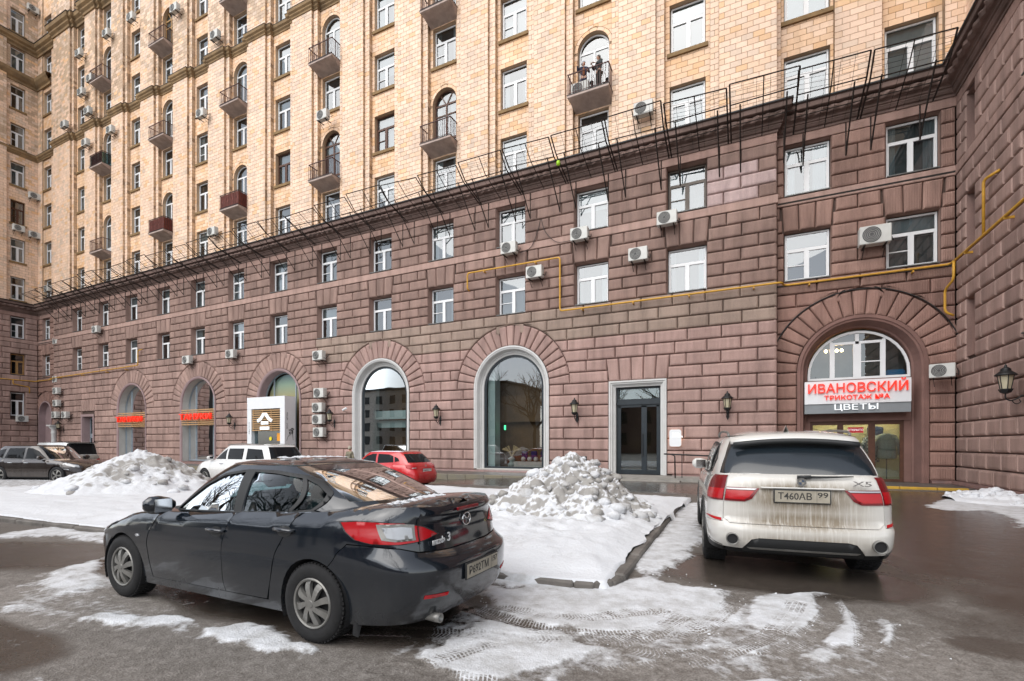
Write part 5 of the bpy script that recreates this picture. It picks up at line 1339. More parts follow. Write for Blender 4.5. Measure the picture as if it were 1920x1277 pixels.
for x in (-2.35, -.9, .4, 1.5): b = MB(); b.tube([(x, 20.95, 1.09-(x+2.5)*.037), (x, 20.95, .1)], .018, 6); b.build('post', M['iron_black'], hr)
bn = thing('litter_bin', 'square grey metal litter bin with open top by the facade', 'bin', (-6.32, 19.7, .0))
for x, y in ((-.24, -.16), (.24, -.16), (-.24, .16), (.24, .16)): b = MB(); b.box(x-.03, x+.03, y-.03, y+.03, 0, .98); b.build('post', M['sill_metal'], bn, world=False)
b = MB(); b.rbox(-.27, .27, -.19, .19, .94, 1.02, .01); b.build('lid', M['sill_metal'], bn, world=False); b = MB(); b.rbox(-.24, .24, -.16, .16, .1, .72, .01); b.build('bucket', M['sill_metal'], bn, world=False)
# fit lettering widths
bpy.context.view_layer.update()
for o in list(scene.objects):
    if o.get('fit'):
        wd = o.dimensions.x
        if wd > 0: o.scale.x = o['fit']/wd
        del o['fit']
# ================================================================== BALCONIES
def balcony(c, z, redpanel=0, w=2.0, dp=.78, y0=YS, parent=bld):
    b = MB(); x0, x1 = c-w/2, c+w/2; yf = y0-dp-.15
    b.add([(x0, yf, z), (x1, yf, z), (x1, y0, z), (x0, y0, z), (x0, yf, z-.1), (x1, yf, z-.1), (x0+.06, yf+.07, z-.13), (x1-.06, yf+.07, z-.13), (x1-.12, y0, z-.36), (x0+.12, y0, z-.36)],
          [(0, 1, 2, 3), (0, 4, 5, 1), (4, 6, 7, 5), (6, 9, 8, 7), (0, 3, 9, 6, 4), (1, 5, 7, 8, 2)])
    bo = b.build('balcony', M['slab'], parent)
    f = MB(); f.box(x0-.02, x1+.02, yf-.02, y0, z+.001, z+.025); f.build('edge_flashing', M['flash'], bo)
    r = MB(); y1 = y0-.05; zt = z+.98; t = .018
    r.box(x0, x1, yf+.02, yf+.06, zt, zt+.04); r.box(x0, x0+.04, yf+.06, y1, zt, zt+.04); r.box(x1-.04, x1, yf+.06, y1, zt, zt+.04)
    r.box(x0+.04, x1-.04, yf+.03, yf+.05, z+.1, z+.12)
    n = 15
    for k in range(n+1):
        x = x0+.02+(w-.04)*k/n
        if k % 4 == 2: r.tube([(x, yf+.04, z+.03), (x, yf+.04, z+.4), (x-.05, yf+.04, z+.55), (x, yf+.04, z+.7), (x, yf+.04, zt)], t*.7, 4)
        else: r.box(x-t*.6, x+t*.6, yf+.03, yf+.05, z+.03, zt)
    for k in range(1, 6):
        y = yf+.05+(y1-yf-.05)*k/6
        for x in (x0+.02, x1-.02): r.box(x-t*.6, x+t*.6, y-.01, y+.01, z+.03, zt)
    r.build('railing', M['iron_red'], bo)
    if redpanel:
        m_ = M['red_board'] if redpanel == 1 else M['car_glass']
        k = 0; x = x0+.05
        p = MB()
        while x < x1-.1: p.box(x, min(x+.17, x1-.05), yf+.055, yf+.075, z+.06, zt-.03); x += .18
        yy = yf+.08
        while yy < y1-.1:
            for xx in (x0+.045, x1-.065): p.box(xx, xx+.02, yy, yy+.17, z+.06, zt-.03)
            yy += .18
        p.build('boarding', m_, bo)
    return bo
M['red_board'] = noisy('red_brown_boards', (.20, .045, .03), .6, .25, 4)
for i in range(1, 13, 2):
    for n, zz in ((1, 18.02), (3, 25.34), (5, 32.66)):
        q = proj((COLS[i], YS, zz))
        if q and q[1] > -120: balcony(COLS[i], zz, 1 if (i in (7, 9) and n == 1) else (2 if (i == 11 and n == 3) else 0))
# ================================================================== DEBRIS NET FRAMES
def net_panel(root, P, a0, a1, jit=0):
    """P(a, y, z): bay of bent steel frame over the cornice"""
    j = [random.uniform(-.09, .09) for _ in range(6)]
    A, Bm, T = (22.28, 14.13), (20.62, 14.60), (19.94, 15.04+jit)
    b = MB()
    for a, k in ((a0, 0), (a1, 1)):
        b.tube([P(a, *A), P(a, Bm[0], Bm[1]+j[k]), P(a, T[0], T[1]+j[k+2])], .03, 4)
    am = (a0+a1)/2; b.tube([P(am, *A), P(am, Bm[0], Bm[1]+j[4]*.5), P(am, T[0]+.02, T[1]+(j[2]+j[3])/2)], .02, 4)
    b.tube([P(a0, T[0], T[1]+j[2]), P(a1, T[0], T[1]+j[3])], .027, 4); b.tube([P(a0, Bm[0], Bm[1]+j[0]), P(a1, Bm[0], Bm[1]+j[1])], .026, 4)
    b.tube([P(a0, 21.5, 14.36), P(a1, 21.5, 14.37)], .02, 4)
    for t_ in (.2, .4, .6, .8):
        y_, z_ = Bm[0]+(T[0]-Bm[0])*t_, Bm[1]+(T[1]-Bm[1])*t_; b.tube([P(a0, y_, z_+j[0]*(1-t_)+j[2]*t_), P(am, y_+.02, z_-.03), P(a1, y_, z_+j[1]*(1-t_)+j[3]*t_)], .007, 3)
        aa = a0+(a1-a0)*t_; b.tube([P(aa, 22.2, 14.15), P(aa, Bm[0], Bm[1]+j[4]*.4), P(aa, T[0], T[1]+j[2]*(1-t_)+j[3]*t_)], .007, 3)
        b.tube([P(a0, 22.28+(Bm[0]-22.28)*t_, 14.13+(Bm[1]-14.13)*t_), P(a1, 22.28+(Bm[0]-22.28)*t_, 14.13+(Bm[1]-14.13)*t_-.02)], .007, 3)
    b.build('net_frame', M['rust'], root)
    for a in (a0+.35, a1-.35):
        s = MB(); s.tube([P(a, 20.66, 14.62), P(a, D-.02, 12.88)], .028, 4); s.tube([P(a, D-.025, 12.86), P(a, D-.025, 14.15)], .024, 4); s.build('strut', M['rust'], root)
nt = thing('debris_net', 'row of rusty steel catch frames leaning out along the brown cornice', 'safety net', (-28, D-.5, 12.9))
PM = lambda a, y, z: (a, y, z)
x = -57.9
while x < .4: net_panel(nt, PM, x, x+2.28, random.uniform(-.08, .08)); x += 2.39
P2_ = lambda a, y, z: (a, y+.5, z)
net_panel(nt, P2_, 1.75, 3.9, .05); net_panel(nt, P2_, 4.0, 6.2, -.02)
# ================================================================== GAS PIPES
def pipe(label, paths, cat='pipe', r=.042, clamps=()):
    t_ = thing('gas_pipe', label, cat, paths[0][0])
    for p in paths:
        b = MB(); b.tube(p, r, 8); b.build('pipe', M['gas'], t_, smooth=True)
    for (x, y, z, ax) in clamps:
        b = MB()
        if ax == 'y': b.box(x-.025, x+.025, y-.03, y+.25, z-.10, z-.03)
        else: b.box(x-.03, x+.25, y-.025, y+.025, z-.10, z-.03)
        b.build('clamp', M['gas'], t_)
def bend(pts, r=.14):
    out = [Vector(pts[0])]
    for a, b_, c_ in zip(pts, pts[1:], pts[2:]):
        a, b_, c_ = Vector(a), Vector(b_), Vector(c_); u = (a-b_).normalized(); v = (c_-b_).normalized()
        rr = min(r, (a-b_).length*.45, (c_-b_).length*.45)
        for k in range(5):
            t = k/4; out.append((b_+u*rr)*(1-t)**2+b_*2*t*(1-t)+(b_+v*rr)*t*t)
    out.append(Vector(pts[-1])); return [tuple(p) for p in out]
main = bend([(-13.3, D, 9.72), (-13.3, 22.18, 9.75), (-13.3, 22.18, 10.6), (-8.1, 22.18, 10.58), (-8.1, 22.18, 7.98), (1.3, 22.18, 8.0), (1.42, 22.68, 8.0), (6.66, 22.68, 8.03), (6.68, 22.1, 8.03), (6.68, 9.0, 8.05)])
pipe('bright yellow gas pipe crossing the brown wall and turning onto the right wing',
     [main, bend([(6.68, 20.0, 8.04), (6.68, 20.0, 9.75), (6.88, 19.5, 9.76)]), bend([(6.62, 22.2, 7.98), (6.62, 22.2, 7.35), (6.5, 22.62, 7.1), (6.5, 22.62, 6.3), (6.75, 22.62, 6.15)])],
     clamps=[(x, 22.18, 8.0, 'y') for x in (-7, -4.6, -2.2, .3)]+[(x, 22.68, 8.0, 'y') for x in (2.3, 5.6)]+[(-12.3, 22.18, 10.6, 'y'), (-9.4, 22.18, 10.6, 'y')]+[(6.68, y, 8.04, 'x') for y in (21.4, 18.6, 15)])
pipe('yellow gas pipe running low across the far left end of the facade', [bend([(XL+.25, 8, 7.7), (XL+.25, 22.55, 7.7), (-58.9, 22.6, 7.7), (-58.85, 22.2, 7.7), (-44.2, 22.2, 7.92), (-44.2, 22.2, 9.1), (-43.6, 22.2, 9.15)]), bend([(XL+.25, 21.0, 7.7), (XL+.25, 21.0, 7.3), (XL+.2, 22.2, 7.1), (XL+.2, 22.2, 6.5)])],
     clamps=[(x, 22.2, 7.75, 'y') for x in (-57, -53, -49, -46)])
# ================================================================== AIR CONDITIONERS
def make_ac():
    root = thing('air_conditioner', 'x', 'air conditioner')
    b = MB(); b.rbox(-.42, .42, -.17, .15, -.29, .29, .02); b.build('casing', M['ac_white'], root, world=False)
    Mx = Matrix.Translation((-.1, -.172, 0)) @ Matrix.Rotation(R(90), 4, 'X')
    b = MB(); b.lathe([(0, .0), (.22, .0), (.235, .012), (.25, .012), (.25, -.01)], 20, Mx); g = b.build('fan_grille', M['ac_dark'], root, world=False)
    b = MB()
    for r_ in (.07, .12, .17, .215): b.tube([tuple(Mx @ Vector((r_*math.cos(t), r_*math.sin(t), .012))) for t in np.linspace(0, 2*math.pi, 17)], .005, 4, cap=False)
    b.build('grille_ring', M['ac_white'], g, world=False)
    for s in (-.28, .28):
        b = MB(); b.box(s-.02, s+.02, -.19, .34, -.335, -.295); b.tube([(s, .32, -.62), (s, -.05, -.33)], .014, 4); b.build('bracket', M['rust'], root, world=False)
    b = MB(); b.tube([(.42, .0, -.15), (.5, .05, -.2), (.5, .2, -.05), (.45, .36, .1)], .018, 6); b.build('hose', M['plastic'], root, world=False)
    b = MB(); b.box(.421, .432, -.08, .06, -.15, .05); b.build('valve_cover', M['ac_white'], root, world=False)
    return root
AC = make_ac(); ac_used = False
def put_ac(loc, label, rz=0.0, s=1.0, group='air conditioners on the facade'):
    global ac_used
    o = AC if not ac_used else copy_tree(AC); ac_used = True
    o.location = loc; o.rotation_euler = (0, 0, rz); o.scale = (s, s, s); tag(o, label, 'air conditioner', group)
for x, z, lab in [(-10.76, 11.42, 'outdoor unit under an upper brown-storey window, left of the hanging black cable'), (-9.36, 9.99, 'outdoor unit enclosed by the loop of the yellow gas pipe'),
    (-7.06, 11.43, 'outdoor unit on the belt course at the end of the black cable'), (-4.33, 10.01, 'outdoor unit alone on a brown pier right of the gas pipe drop'),
    (-3.09, 11.38, 'outdoor unit below the grey-brown framed window near the pink patched bricks'), (-23.95, 7.05, 'topmost outdoor unit above the vertical stack by the porch arch'),
    (-23.85, 4.72, 'outdoor unit with red round badge, top of the close stack of four'), (-23.98, 3.82, 'second outdoor unit down in the close stack of four'),
    (-23.98, 3.08, 'third outdoor unit down in the stack, beside the wall lantern'), (-23.9, 2.28, 'lowest outdoor unit of the stack with black fan'),
    (-37.36, 7.8, 'outdoor unit above the right ТАНУКИ arch'), (-32.36, 7.83, 'outdoor unit between the right ТАНУКИ arch and the porch arch'), (-50.15, 11.38, 'outdoor unit on the belt course at the far left end'),
    (-57.0, 6.45, 'upper of the outdoor units stacked over the white column at far left'), (-57.0, 5.32, 'middle of the outdoor units stacked over the white column'),
    (-57.2, 4.25, 'outdoor unit with black fan on the shelf above the white column'), (-55.4, 4.2, 'smaller outdoor unit at the right end of the shelf over the lantern')]:
    put_ac((x, D-.36, z), lab)
put_ac((4.4, D2-.36, 9.42), 'large outdoor unit beside the dark window above the corner shop arch', s=1.18)
put_ac((6.35, 22.35, 4.15), 'outdoor unit in the corner beside the right wing', s=.85, rz=R(-20))
put_ac((XL+.36, 21.6, 4.0), 'outdoor unit below the lowest window of the left wing', rz=R(90))
put_ac((-58.3, D2-.36, 11.25), 'outdoor unit in the far left corner recess, upper one'); put_ac((-58.35, D2-.36, 7.65), 'outdoor unit in the far left corner recess below a white duct')
for k, (x, z, lab) in enumerate([(-23.6, 21.9, 'big outdoor unit above a brown arched balcony door'), (-4.1, 16.45, 'outdoor unit on the pale pier right of the balcony with two people'), (-35.7, 25.6, 'outdoor unit hung at mid height on the yellow storeys, third balcony column'),
    (-34.1, 30.7, 'outdoor unit just above the ochre band, right of a balcony'), (-38.9, 34.5, 'outdoor unit above an arched door near the top edge'), (-44.8, 36.1, 'rightmost of three outdoor units in a row high at top left'),
    (-48.5, 36.15, 'middle of three outdoor units in a row high at top left'), (-53.0, 36.05, 'leftmost of three outdoor units in a row high at top left'), (-51.1, 33.2, 'outdoor unit beside the highest far-left balcony'),
    (-52.6, 32.5, 'outdoor unit just below its neighbour by the highest far-left balcony'), (-51.5, 30.5, 'outdoor unit at the ochre band above the far-left balcony column'), (-55.6, 30.5, 'outdoor unit at the ochre band nearest the left corner'),
    (-47.9, 27.85, 'outdoor unit above the glazed balcony of the far-left column'), (-51.9, 27.85, 'outdoor unit above a window left of the glazed balcony'), (-34.4, 16.75, 'white outdoor unit just above the cornice with round fan')]):
    put_ac((x, YP-.36, z), lab)
for y, x, z, lab in ((22.4, XL+.36, 44.0, 'outdoor unit on the left wing near the top edge'), (22.5, XL+.36, 25.8, 'outdoor unit in the left inner corner at mid height'), (21.35, XL+.36, 22.2, 'outdoor unit under a left wing window'), (22.5, XL+.36, 22.0, 'outdoor unit in the left inner corner, lower one')):
    put_ac((x, y, z), lab, rz=R(90))
put_ac((-60.0, D2-.36, 16.4), 'outdoor unit half hidden by the net frames in the left corner')
put_ac((COLS[1]-.45, YS-.58, 18.36), 'outdoor unit standing on the balcony with two people')
# ================================================================== WALL LANTERNS
def make_lamp():
    root = thing('wall_lantern', 'x', 'lamp')
    b = MB(); b.lathe([(.05, .0), (.11, .03), (.15, .10), (.155, .13), (.06, .14)], 6, Matrix.Translation((0, -.42, .36))); b.build('collar', M['iron_black'], root, world=False)
    b = MB(); b.lathe([(.10, 0), (.165, .40), (.165, .41)], 6, Matrix.Translation((0, -.42, .46)), cap=False); g = b.build('lantern_glass', M['lamp_glass'], root, world=False)
    b = MB()
    for k in range(6):
        a = math.pi/3*k; b.tube([(.105*math.cos(a), -.42+.105*math.sin(a), .46), (.17*math.cos(a), -.42+.17*math.sin(a), .87)], .012, 4)
    b.build('glazing_bar', M['iron_black'], g, world=False)
    b = MB(); b.lathe([(.235, .0), (.24, .02), (.20, .06), (.12, .13), (.11, .15), (.12, .17), (.07, .22), (.03, .24), (.035, .27), (.0, .33)], 12, Matrix.Translation((0, -.42, .86))); b.build('cap', M['iron_black'], root, world=False, smooth=True)
    b = MB(); b.tube(spline([(0, -.42, .37), (0, -.42, .25), (0, -.33, .17), (0, -.18, .22), (0, -.08, .3), (0, 0, .28)], 5), .018, 6)
    b.tube(spline([(0, -.3, .18), (0, -.22, .08), (0, -.12, .12), (0, -.15, .2)], 5), .012, 5); b.build('arm', M['iron_black'], root, world=False, smooth=True)
    b = MB(); FB = lambda a, z, d: (a, d, z); b.prism([(0, -.02), (.06, .12), (.045, .28), (.07, .42), (0, .55), (-.07, .42), (-.045, .28), (-.06, .12)], FB, -.03, .0); b.build('wall_plate', M['iron_black'], root, world=False)
    return root
LMP = make_lamp(); first = True
for x, y, lab, rz in ((-7.3, D-.005, 'black wall lantern between the big arch and the glass door', 0), (-.68, D-.005, 'black wall lantern right of the glass door above the white suv', 0), (-15.15, D-.005, 'black wall lantern between the two white arches', 0),
    (-32.5, D-.005, 'black wall lantern between the right ТАНУКИ arch and the white porch', 0), (-23.0, D-.005, 'black wall lantern next to the stack of outdoor units', 0), (-56.6, D-.005, 'black wall lantern by the white column at far left', 0), (XR-.005, 18.0, 'black wall lantern on the right wing at the photo edge', R(-90))):
    o = LMP if first else copy_tree(LMP); first = False
    o.location = (x, y, 2.55); o.rotation_euler = (0, 0, rz); tag(o, lab, 'lamp', 'wall lanterns')
# white column fragment, cameras, cables
cl = thing('column', 'white classical half column standing below stacked outdoor units', 'column', (-57.3, D-.45, 0))
b = MB(); b.lathe([(.26, 0), (.26, .1), (.2, .16), (.19, 2.5), (.24, 2.6), (.2, 2.7), (.2, 2.9), (.36, 3.1), (.38, 3.2)], 16); b.build('shaft', M['white_plaster'], cl, world=False, smooth=True)
b = MB(); b.box(-.42, .42, -.42, .3, 3.2, 3.32); b.build('abacus', M['white_plaster'], cl, world=False)
def cable(label, pts, r=.014):
    b = MB(); b.tube(spline(pts, 6), r, 5); tag(b.build('cable', M['plastic'], smooth=True), label, 'cable')
cable('black cable looping from a hook down to an outdoor unit', [(-9.2, D-.03, 12.7), (-9.35, D-.06, 12.1), (-9.7, D-.08, 11.4), (-10.3, D-.1, 11.2)])
cable('black cable sagging right from the hook to the belt course unit', [(-9.15, D-.03, 12.7), (-8.9, D-.07, 12.0), (-8.3, D-.1, 11.4), (-7.5, D-.1, 11.35)])
cable('black cable bundle following the outer rim of the corner shop arch', [(cA+3.12*math.cos(t), D2-.03, AZ+3.12*math.sin(t)) for t in np.linspace(R(5), R(165), 14)], .022)
cam_ = thing('security_camera', 'small white security camera on the wall right of the stacked units', 'camera', (-22.0, D, 3.6))
b = MB(); b.lathe([(.06, 0), (.07, .3), (.05, .32)], 10, Matrix.Translation((0, -.35, 0)) @ Matrix.Rotation(R(70), 4, 'Y')); b.build('housing', M['pvc'], cam_, world=False); b = MB(); b.tube([(0, 0, -.1), (0, -.3, -.05)], .015, 5); b.build('arm', M['iron_black'], cam_, world=False)
gb = MB(); gb.lathe([(.0, -.12), (.08, -.1), (.09, .0), (.07, .08), (0, .1)], 10, Matrix.Translation((-7.6, 20.6, 14.2))); M['lime'] = mat('lime_plastic', (.35, .65, .02), .5)
tag(gb.build('plastic_ball', M['lime'], smooth=True), 'lime green plastic scrap caught in the net frames', 'toy')
# chimney-like duct on the far recess
dk = MB(); dk.rbox(-58.15, -58.0, D2-.25, D2-.1, 7.9, 10.1, .02); tag(dk.build('duct', M['pvc']), 'white vertical duct in the far left corner recess', 'duct')
# ================================================================== VEHICLES
M['tail_red'] = mat('tail_lamp_red', (.36, .006, .01), .25, spec=.3, coat=.25); M['tail_dark'] = mat('tail_lamp_dark_red', (.14, .005, .008), .25, spec=.3, coat=.25)
M['lamp_clear'] = mat('clear_lamp', (.36, .37, .38), .15, .3, coat=1.0); M['amber'] = mat('amber_lamp', (.6, .16, .02), .2, coat=1)
M['under'] = mat('underbody_black', (.008, .008, .009), .9); M['seat'] = mat('dark_seat_cloth', (.03, .032, .034), .9)
M['plate'] = noisy('dirty_number_plate', (.36, .33, .27), .6, .12, 6, col2=(.22, .195, .15)); M['plate_ink'] = mat('plate_black_ink', (.03, .028, .025), .7)
M['tread'] = M['rubber']; M['silver_letters'] = mat('silver_letters', (.62, .63, .64), .35, .2); M['seam'] = mat('panel_gap', (.004, .004, .004), .9)
M['ice'] = noisy('frozen_slush', (.70, .72, .75), .6, .1, 20, .01)
class Car:
    def __init__(s, root, plan, rear, front, side, ztop, zbot=.22, rnd=.08, gplan=None, zb=.95, zt=1.38, xr=None, xf=None, tum=None, crown=.06, arch_r=.37, wheels=(-1.34, 1.34), wr=.31):
        s.root = root; s.ztop = pchip(ztop); s.rear = pchip(rear); s.front = pchip(front); s.side = pchip(side); s.zbot = zbot; s.rnd = rnd
        s.pl, s.ps = s.curve(plan); s.xmin, s.xmax = plan[0][0], plan[-1][0]
        if gplan: s.gl, s.gs = s.curve(gplan); s.gx0, s.gx1 = gplan[0][0], gplan[-1][0]
        s.zb, s.zt, s.crown = zb, zt, crown; s.xr = pchip(xr); s.xf = pchip(xf); s.tum = pchip(tum)
        s.wheels, s.wr, s.arch_r = wheels, wr, arch_r
    def curve(s, pts):
        p = spline(pts, 8); L = [0.0]
        for a, b in zip(p, p[1:]): L.append(L[-1]+math.hypot(b[0]-a[0], b[1]-a[1]))
        return p, L
    def at(s, P, L, t):
        t = min(max(t, 0), L[-1]-1e-6); i = min(bisect.bisect_right(L, t)-1, len(P)-2); f = (t-L[i])/(L[i+1]-L[i])
        def tg(j):
            a, b = P[max(j-1, 0)], P[min(j+1, len(P)-1)]; return (b[0]-a[0], b[1]-a[1])
        t0, t1 = tg(i), tg(i+1); tx, ty = t0[0]*(1-f)+t1[0]*f, t0[1]*(1-f)+t1[1]*f; h = math.hypot(tx, ty) or 1
        return P[i][0]*(1-f)+P[i+1][0]*f, P[i][1]*(1-f)+P[i+1][1]*f, -ty/h, tx/h
    def S(s, t, z, off=0.0):
        sg = 1 if t >= 0 else -1; px, py, nx, ny = s.at(s.pl, s.ps, abs(t))
        ln = s.xmax-s.xmin
        wr = sstep(s.xmin+ln*.22, s.xmin+ln*.04, px); wf = sstep(s.xmax-ln*.24, s.xmax-ln*.04, px)
        x = px+wr*s.rear(z)-wf*s.front(z); y = py*s.side(z)
        zt = s.ztop(px); t_ = min(1, max(0, (z-(zt-s.rnd))/s.rnd)); ins = s.rnd*(1-math.sqrt(max(0, 1-t_*t_)))+off
        return (x-nx*ins, sg*max(0, y-ny*ins) if abs(t) > .02 else sg*max(0, y), z)
    def G(s, t, z, off=0.0):
        sg = 1 if t >= 0 else -1; px, py, nx, ny = s.at(s.gl, s.gs, abs(t))
        xm = (s.gx0+s.gx1)/2
        wr = max(0, (xm-px)/(xm-s.gx0)); wf = max(0, (px-xm)/(s.gx1-xm))
        x = px+wr**1.4*(s.xr(z)-s.gx0)+wf**1.4*(s.xf(z)-s.gx1); y = py*s.tum(z)
        return (x-nx*off, sg*max(0, y-ny*off), z)
    def sx(s, x):       # arc length on the flank for a given x
        P, L = s.pl, s.ps
        i0 = max(range(len(P)), key=lambda i: P[i][1])
        xs = [p[0] for p in P]; i = min(max(bisect.bisect_left(xs, x), 1), len(xs)-1); f = (x-xs[i-1])/(xs[i]-xs[i-1] or 1); return L[i-1]+(L[i]-L[i-1])*f
    def sy(s, y, front=False):      # arc length on the tail (or nose) for a given y
        P, L = s.pl, s.ps; n = len(P); rngi = range(1, n//2) if not front else range(n-1, n//2, -1)
        for i in rngi:
            a, b = P[i-1][1], P[i][1]
            if min(a, b) <= y <= max(a, b): f = (y-a)/(b-a or 1); return L[i-1]+(L[i]-L[i-1])*f
        return L[n//4]
    def gsx(s, x, z):
        lo, hi = s.gs[-1]*.04, s.gs[-1]*.97
        for _ in range(40):
            m = (lo+hi)/2
            if s.G(m, z)[0] < x: lo = m
            else: hi = m
        return lo
    def gsy(s, y, z, front=False):
        half = s.gs[-1]*.5; lo, hi = (0, half) if not front else (s.gs[-1], half)
        for _ in range(40):
            m = (lo+hi)/2
            if s.G(m, z)[1] < y: lo = m
            else: hi = m
        return lo
    def archs(s, grow=0.0):
        out = []
        for wx in s.wheels:
            c = s.sx(wx); r = s.arch_r+grow
            out.append([(c+r*math.cos(2*math.pi*k/28), s.wr+r*math.sin(2*math.pi*k/28)) for k in range(28)])
        return out
    def pts(s, poly, step=.05):
        out = []
        for q in poly:
            if q[0] == 'x': out.append((s.sx(q[1]), q[2]))
            elif q[0] == 'y': out.append(((1 if q[1] >= 0 else -1)*s.sy(abs(q[1])), q[2]))
            elif q[0] == 'fy': out.append((s.sy(q[1], True), q[2]))
            else: out.append(q)
        return out
    def top_edge(s, s0, s1, n=14, dz=0.0):
        return [(s0+(s1-s0)*k/n, s.ztop(s.at(s.pl, s.ps, abs(s0+(s1-s0)*k/n))[0])+dz) for k in range(n+1)]
    def panel(s, name, poly, m, holes=(), step=.055, flange=.018, off=0.0, both=True, parent=None, smooth=True):
        par = parent or s.root
        P_ = s.pts(poly); objs = []
        f = (lambda a, b, o: s.S(a, b, o-off))
        objs.append(patch(P_, f, holes, step, flange).build(name, m, par, smooth, world=False))
        if both:
            objs.append(patch([(-a, b) for a, b in P_], f, [[(-a, b) for a, b in h] for h in holes], step, flange).build(name, m, par, smooth, world=False))
        return objs
    def gpanel(s, name, poly, m, holes=(), step=.06, flange=.012, off=0.0, both=True, parent=None, raw=False):
        par = parent or s.root; conv = lambda P_: P_ if raw else [(s.gsx(x, z), z) for x, z in P_]
        P_ = conv(poly); H = [conv(h) for h in holes]; f = (lambda a, b, o: s.G(a, b, o-off)); objs = []
        objs.append(patch(P_, f, H, step, flange).build(name, m, par, True, world=False))
        if both: objs.append(patch([(-a, b) for a, b in P_], f, [[(-a, b) for a, b in h] for h in H], step, flange).build(name, m, par, True, world=False))
        return objs
    def roof(s, m, name='roof', z=None):
        z = z or s.zt; N = 60; L = s.gs[-1]
        ring_ = [s.G(L*k/N, z) for k in range(N+1)]; poly = [(p[0], p[1]) for p in ring_]+[(p[0], -p[1]) for p in ring_[::-1][1:-1]]
        x0, x1 = ring_[0][0], ring_[-1][0]; yw = max(p[1] for p in ring_); xm = (x0+x1)/2; hl = (x1-x0)/2
        def f(x, y, o):
            a = max(0, 1-((x-xm)/hl)**2); b = max(0, 1-(y/yw)**2); return (x, y, z+s.crown*(min(1, a*1.6)**.6)*(min(1, b*1.5)**.65)-o)
        return patch(poly, f, (), .07, 0).build(name, m, s.root, True, world=False)
    def topsheet(s, m, name='body_top', dcrown=.03):
        N = 70; L = s.ps[-1]; ring_ = []
        for k in range(N+1):
            t = L*k/N; px = s.at(s.pl, s.ps, t)[0]; p = s.S(t, s.ztop(px)); ring_.append(p)
        poly = [(p[0], p[1]) for p in ring_]+[(p[0], -p[1]) for p in ring_[::-1][1:-1]]
        xs = [p[0] for p in ring_]; zs = [p[2] for p in ring_]
        for i in range(1, len(xs)): xs[i] = max(xs[i], xs[i-1]+1e-5)
        zf = pchip(list(zip(xs, zs))); wy = pchip(list(zip(xs, [max(p[1], .02) for p in ring_])))
        gh = [s.G(s.gs[-1]*k/30, s.zb, .03) for k in range(31)]; hole = [(p[0], p[1]) for p in gh]+[(p[0], -p[1]) for p in gh[::-1][1:-1]]
        def f(x, y, o):
            b = max(0, 1-(y/wy(x))**2); return (x, y, zf(x)+dcrown*b**.7-o)
        s.topz = lambda x, y: f(x, y, 0)[2]
        return patch(poly, f, [hole], .07, 0).build(name, m, s.root, True, world=False)
    def shell(s, m):
        L = s.ps[-1]; e = [(L*k/40) for k in range(41)]
        poly = [(0, s.zbot)]+[(t, s.zbot) for t in e[1:]]+[(t, s.ztop(s.at(s.pl, s.ps, t)[0])-.012) for t in e[::-1]]
        b = patch(poly, lambda a, z, o: s.S(a, z, .03), s.archs(.0), .12, 0)
        patch([(-a, z) for a, z in poly], lambda a, z, o: s.S(a, z, .03), [[(-a, z) for a, z in h] for h in s.archs(0)], .12, 0, mb=b)
        ring_ = [s.S(L*k/40, s.zbot, .03) for k in range(41)]; b.add([(p[0], p[1], s.zbot) for p in ring_]+[(p[0], -p[1], s.zbot) for p in ring_[::-1][1:-1]], [tuple(range(80))])
        b.build('underbody', m, s.root, world=False)
    def liners(s):
        for wx in s.wheels:
            for sg in (-1, 1):
                b = MB(); vs = []; n = 20; y1 = s.S(s.sx(wx), .6)[1]-.012
                for k in range(n+1):
                    a = R(-25)+R(230)*k/n
                    for y in (y1, .35): vs.append((wx+s.arch_r*1.0*math.cos(a), sg*y, s.wr+s.arch_r*1.0*math.sin(a)))
                b.add(vs, [(2*k, 2*k+2, 2*k+3, 2*k+1) for k in range(n)]); b.build('wheel_arch_liner', M['under'], s.root, world=False)
def seats(root, xs, z, w=.5, top=.55, rows_y=(-.36, .36)):
    for x in xs:
        for y in rows_y:
            b = MB(); b.rbox(x-.12, x+.1, y-w/2, y+w/2, z, z+top, .07); b.rbox(x-.1, x+.02, y-.14, y+.14, z+top+.03, z+top+.2, .05); b.build('seat', M['seat'], root, world=False)
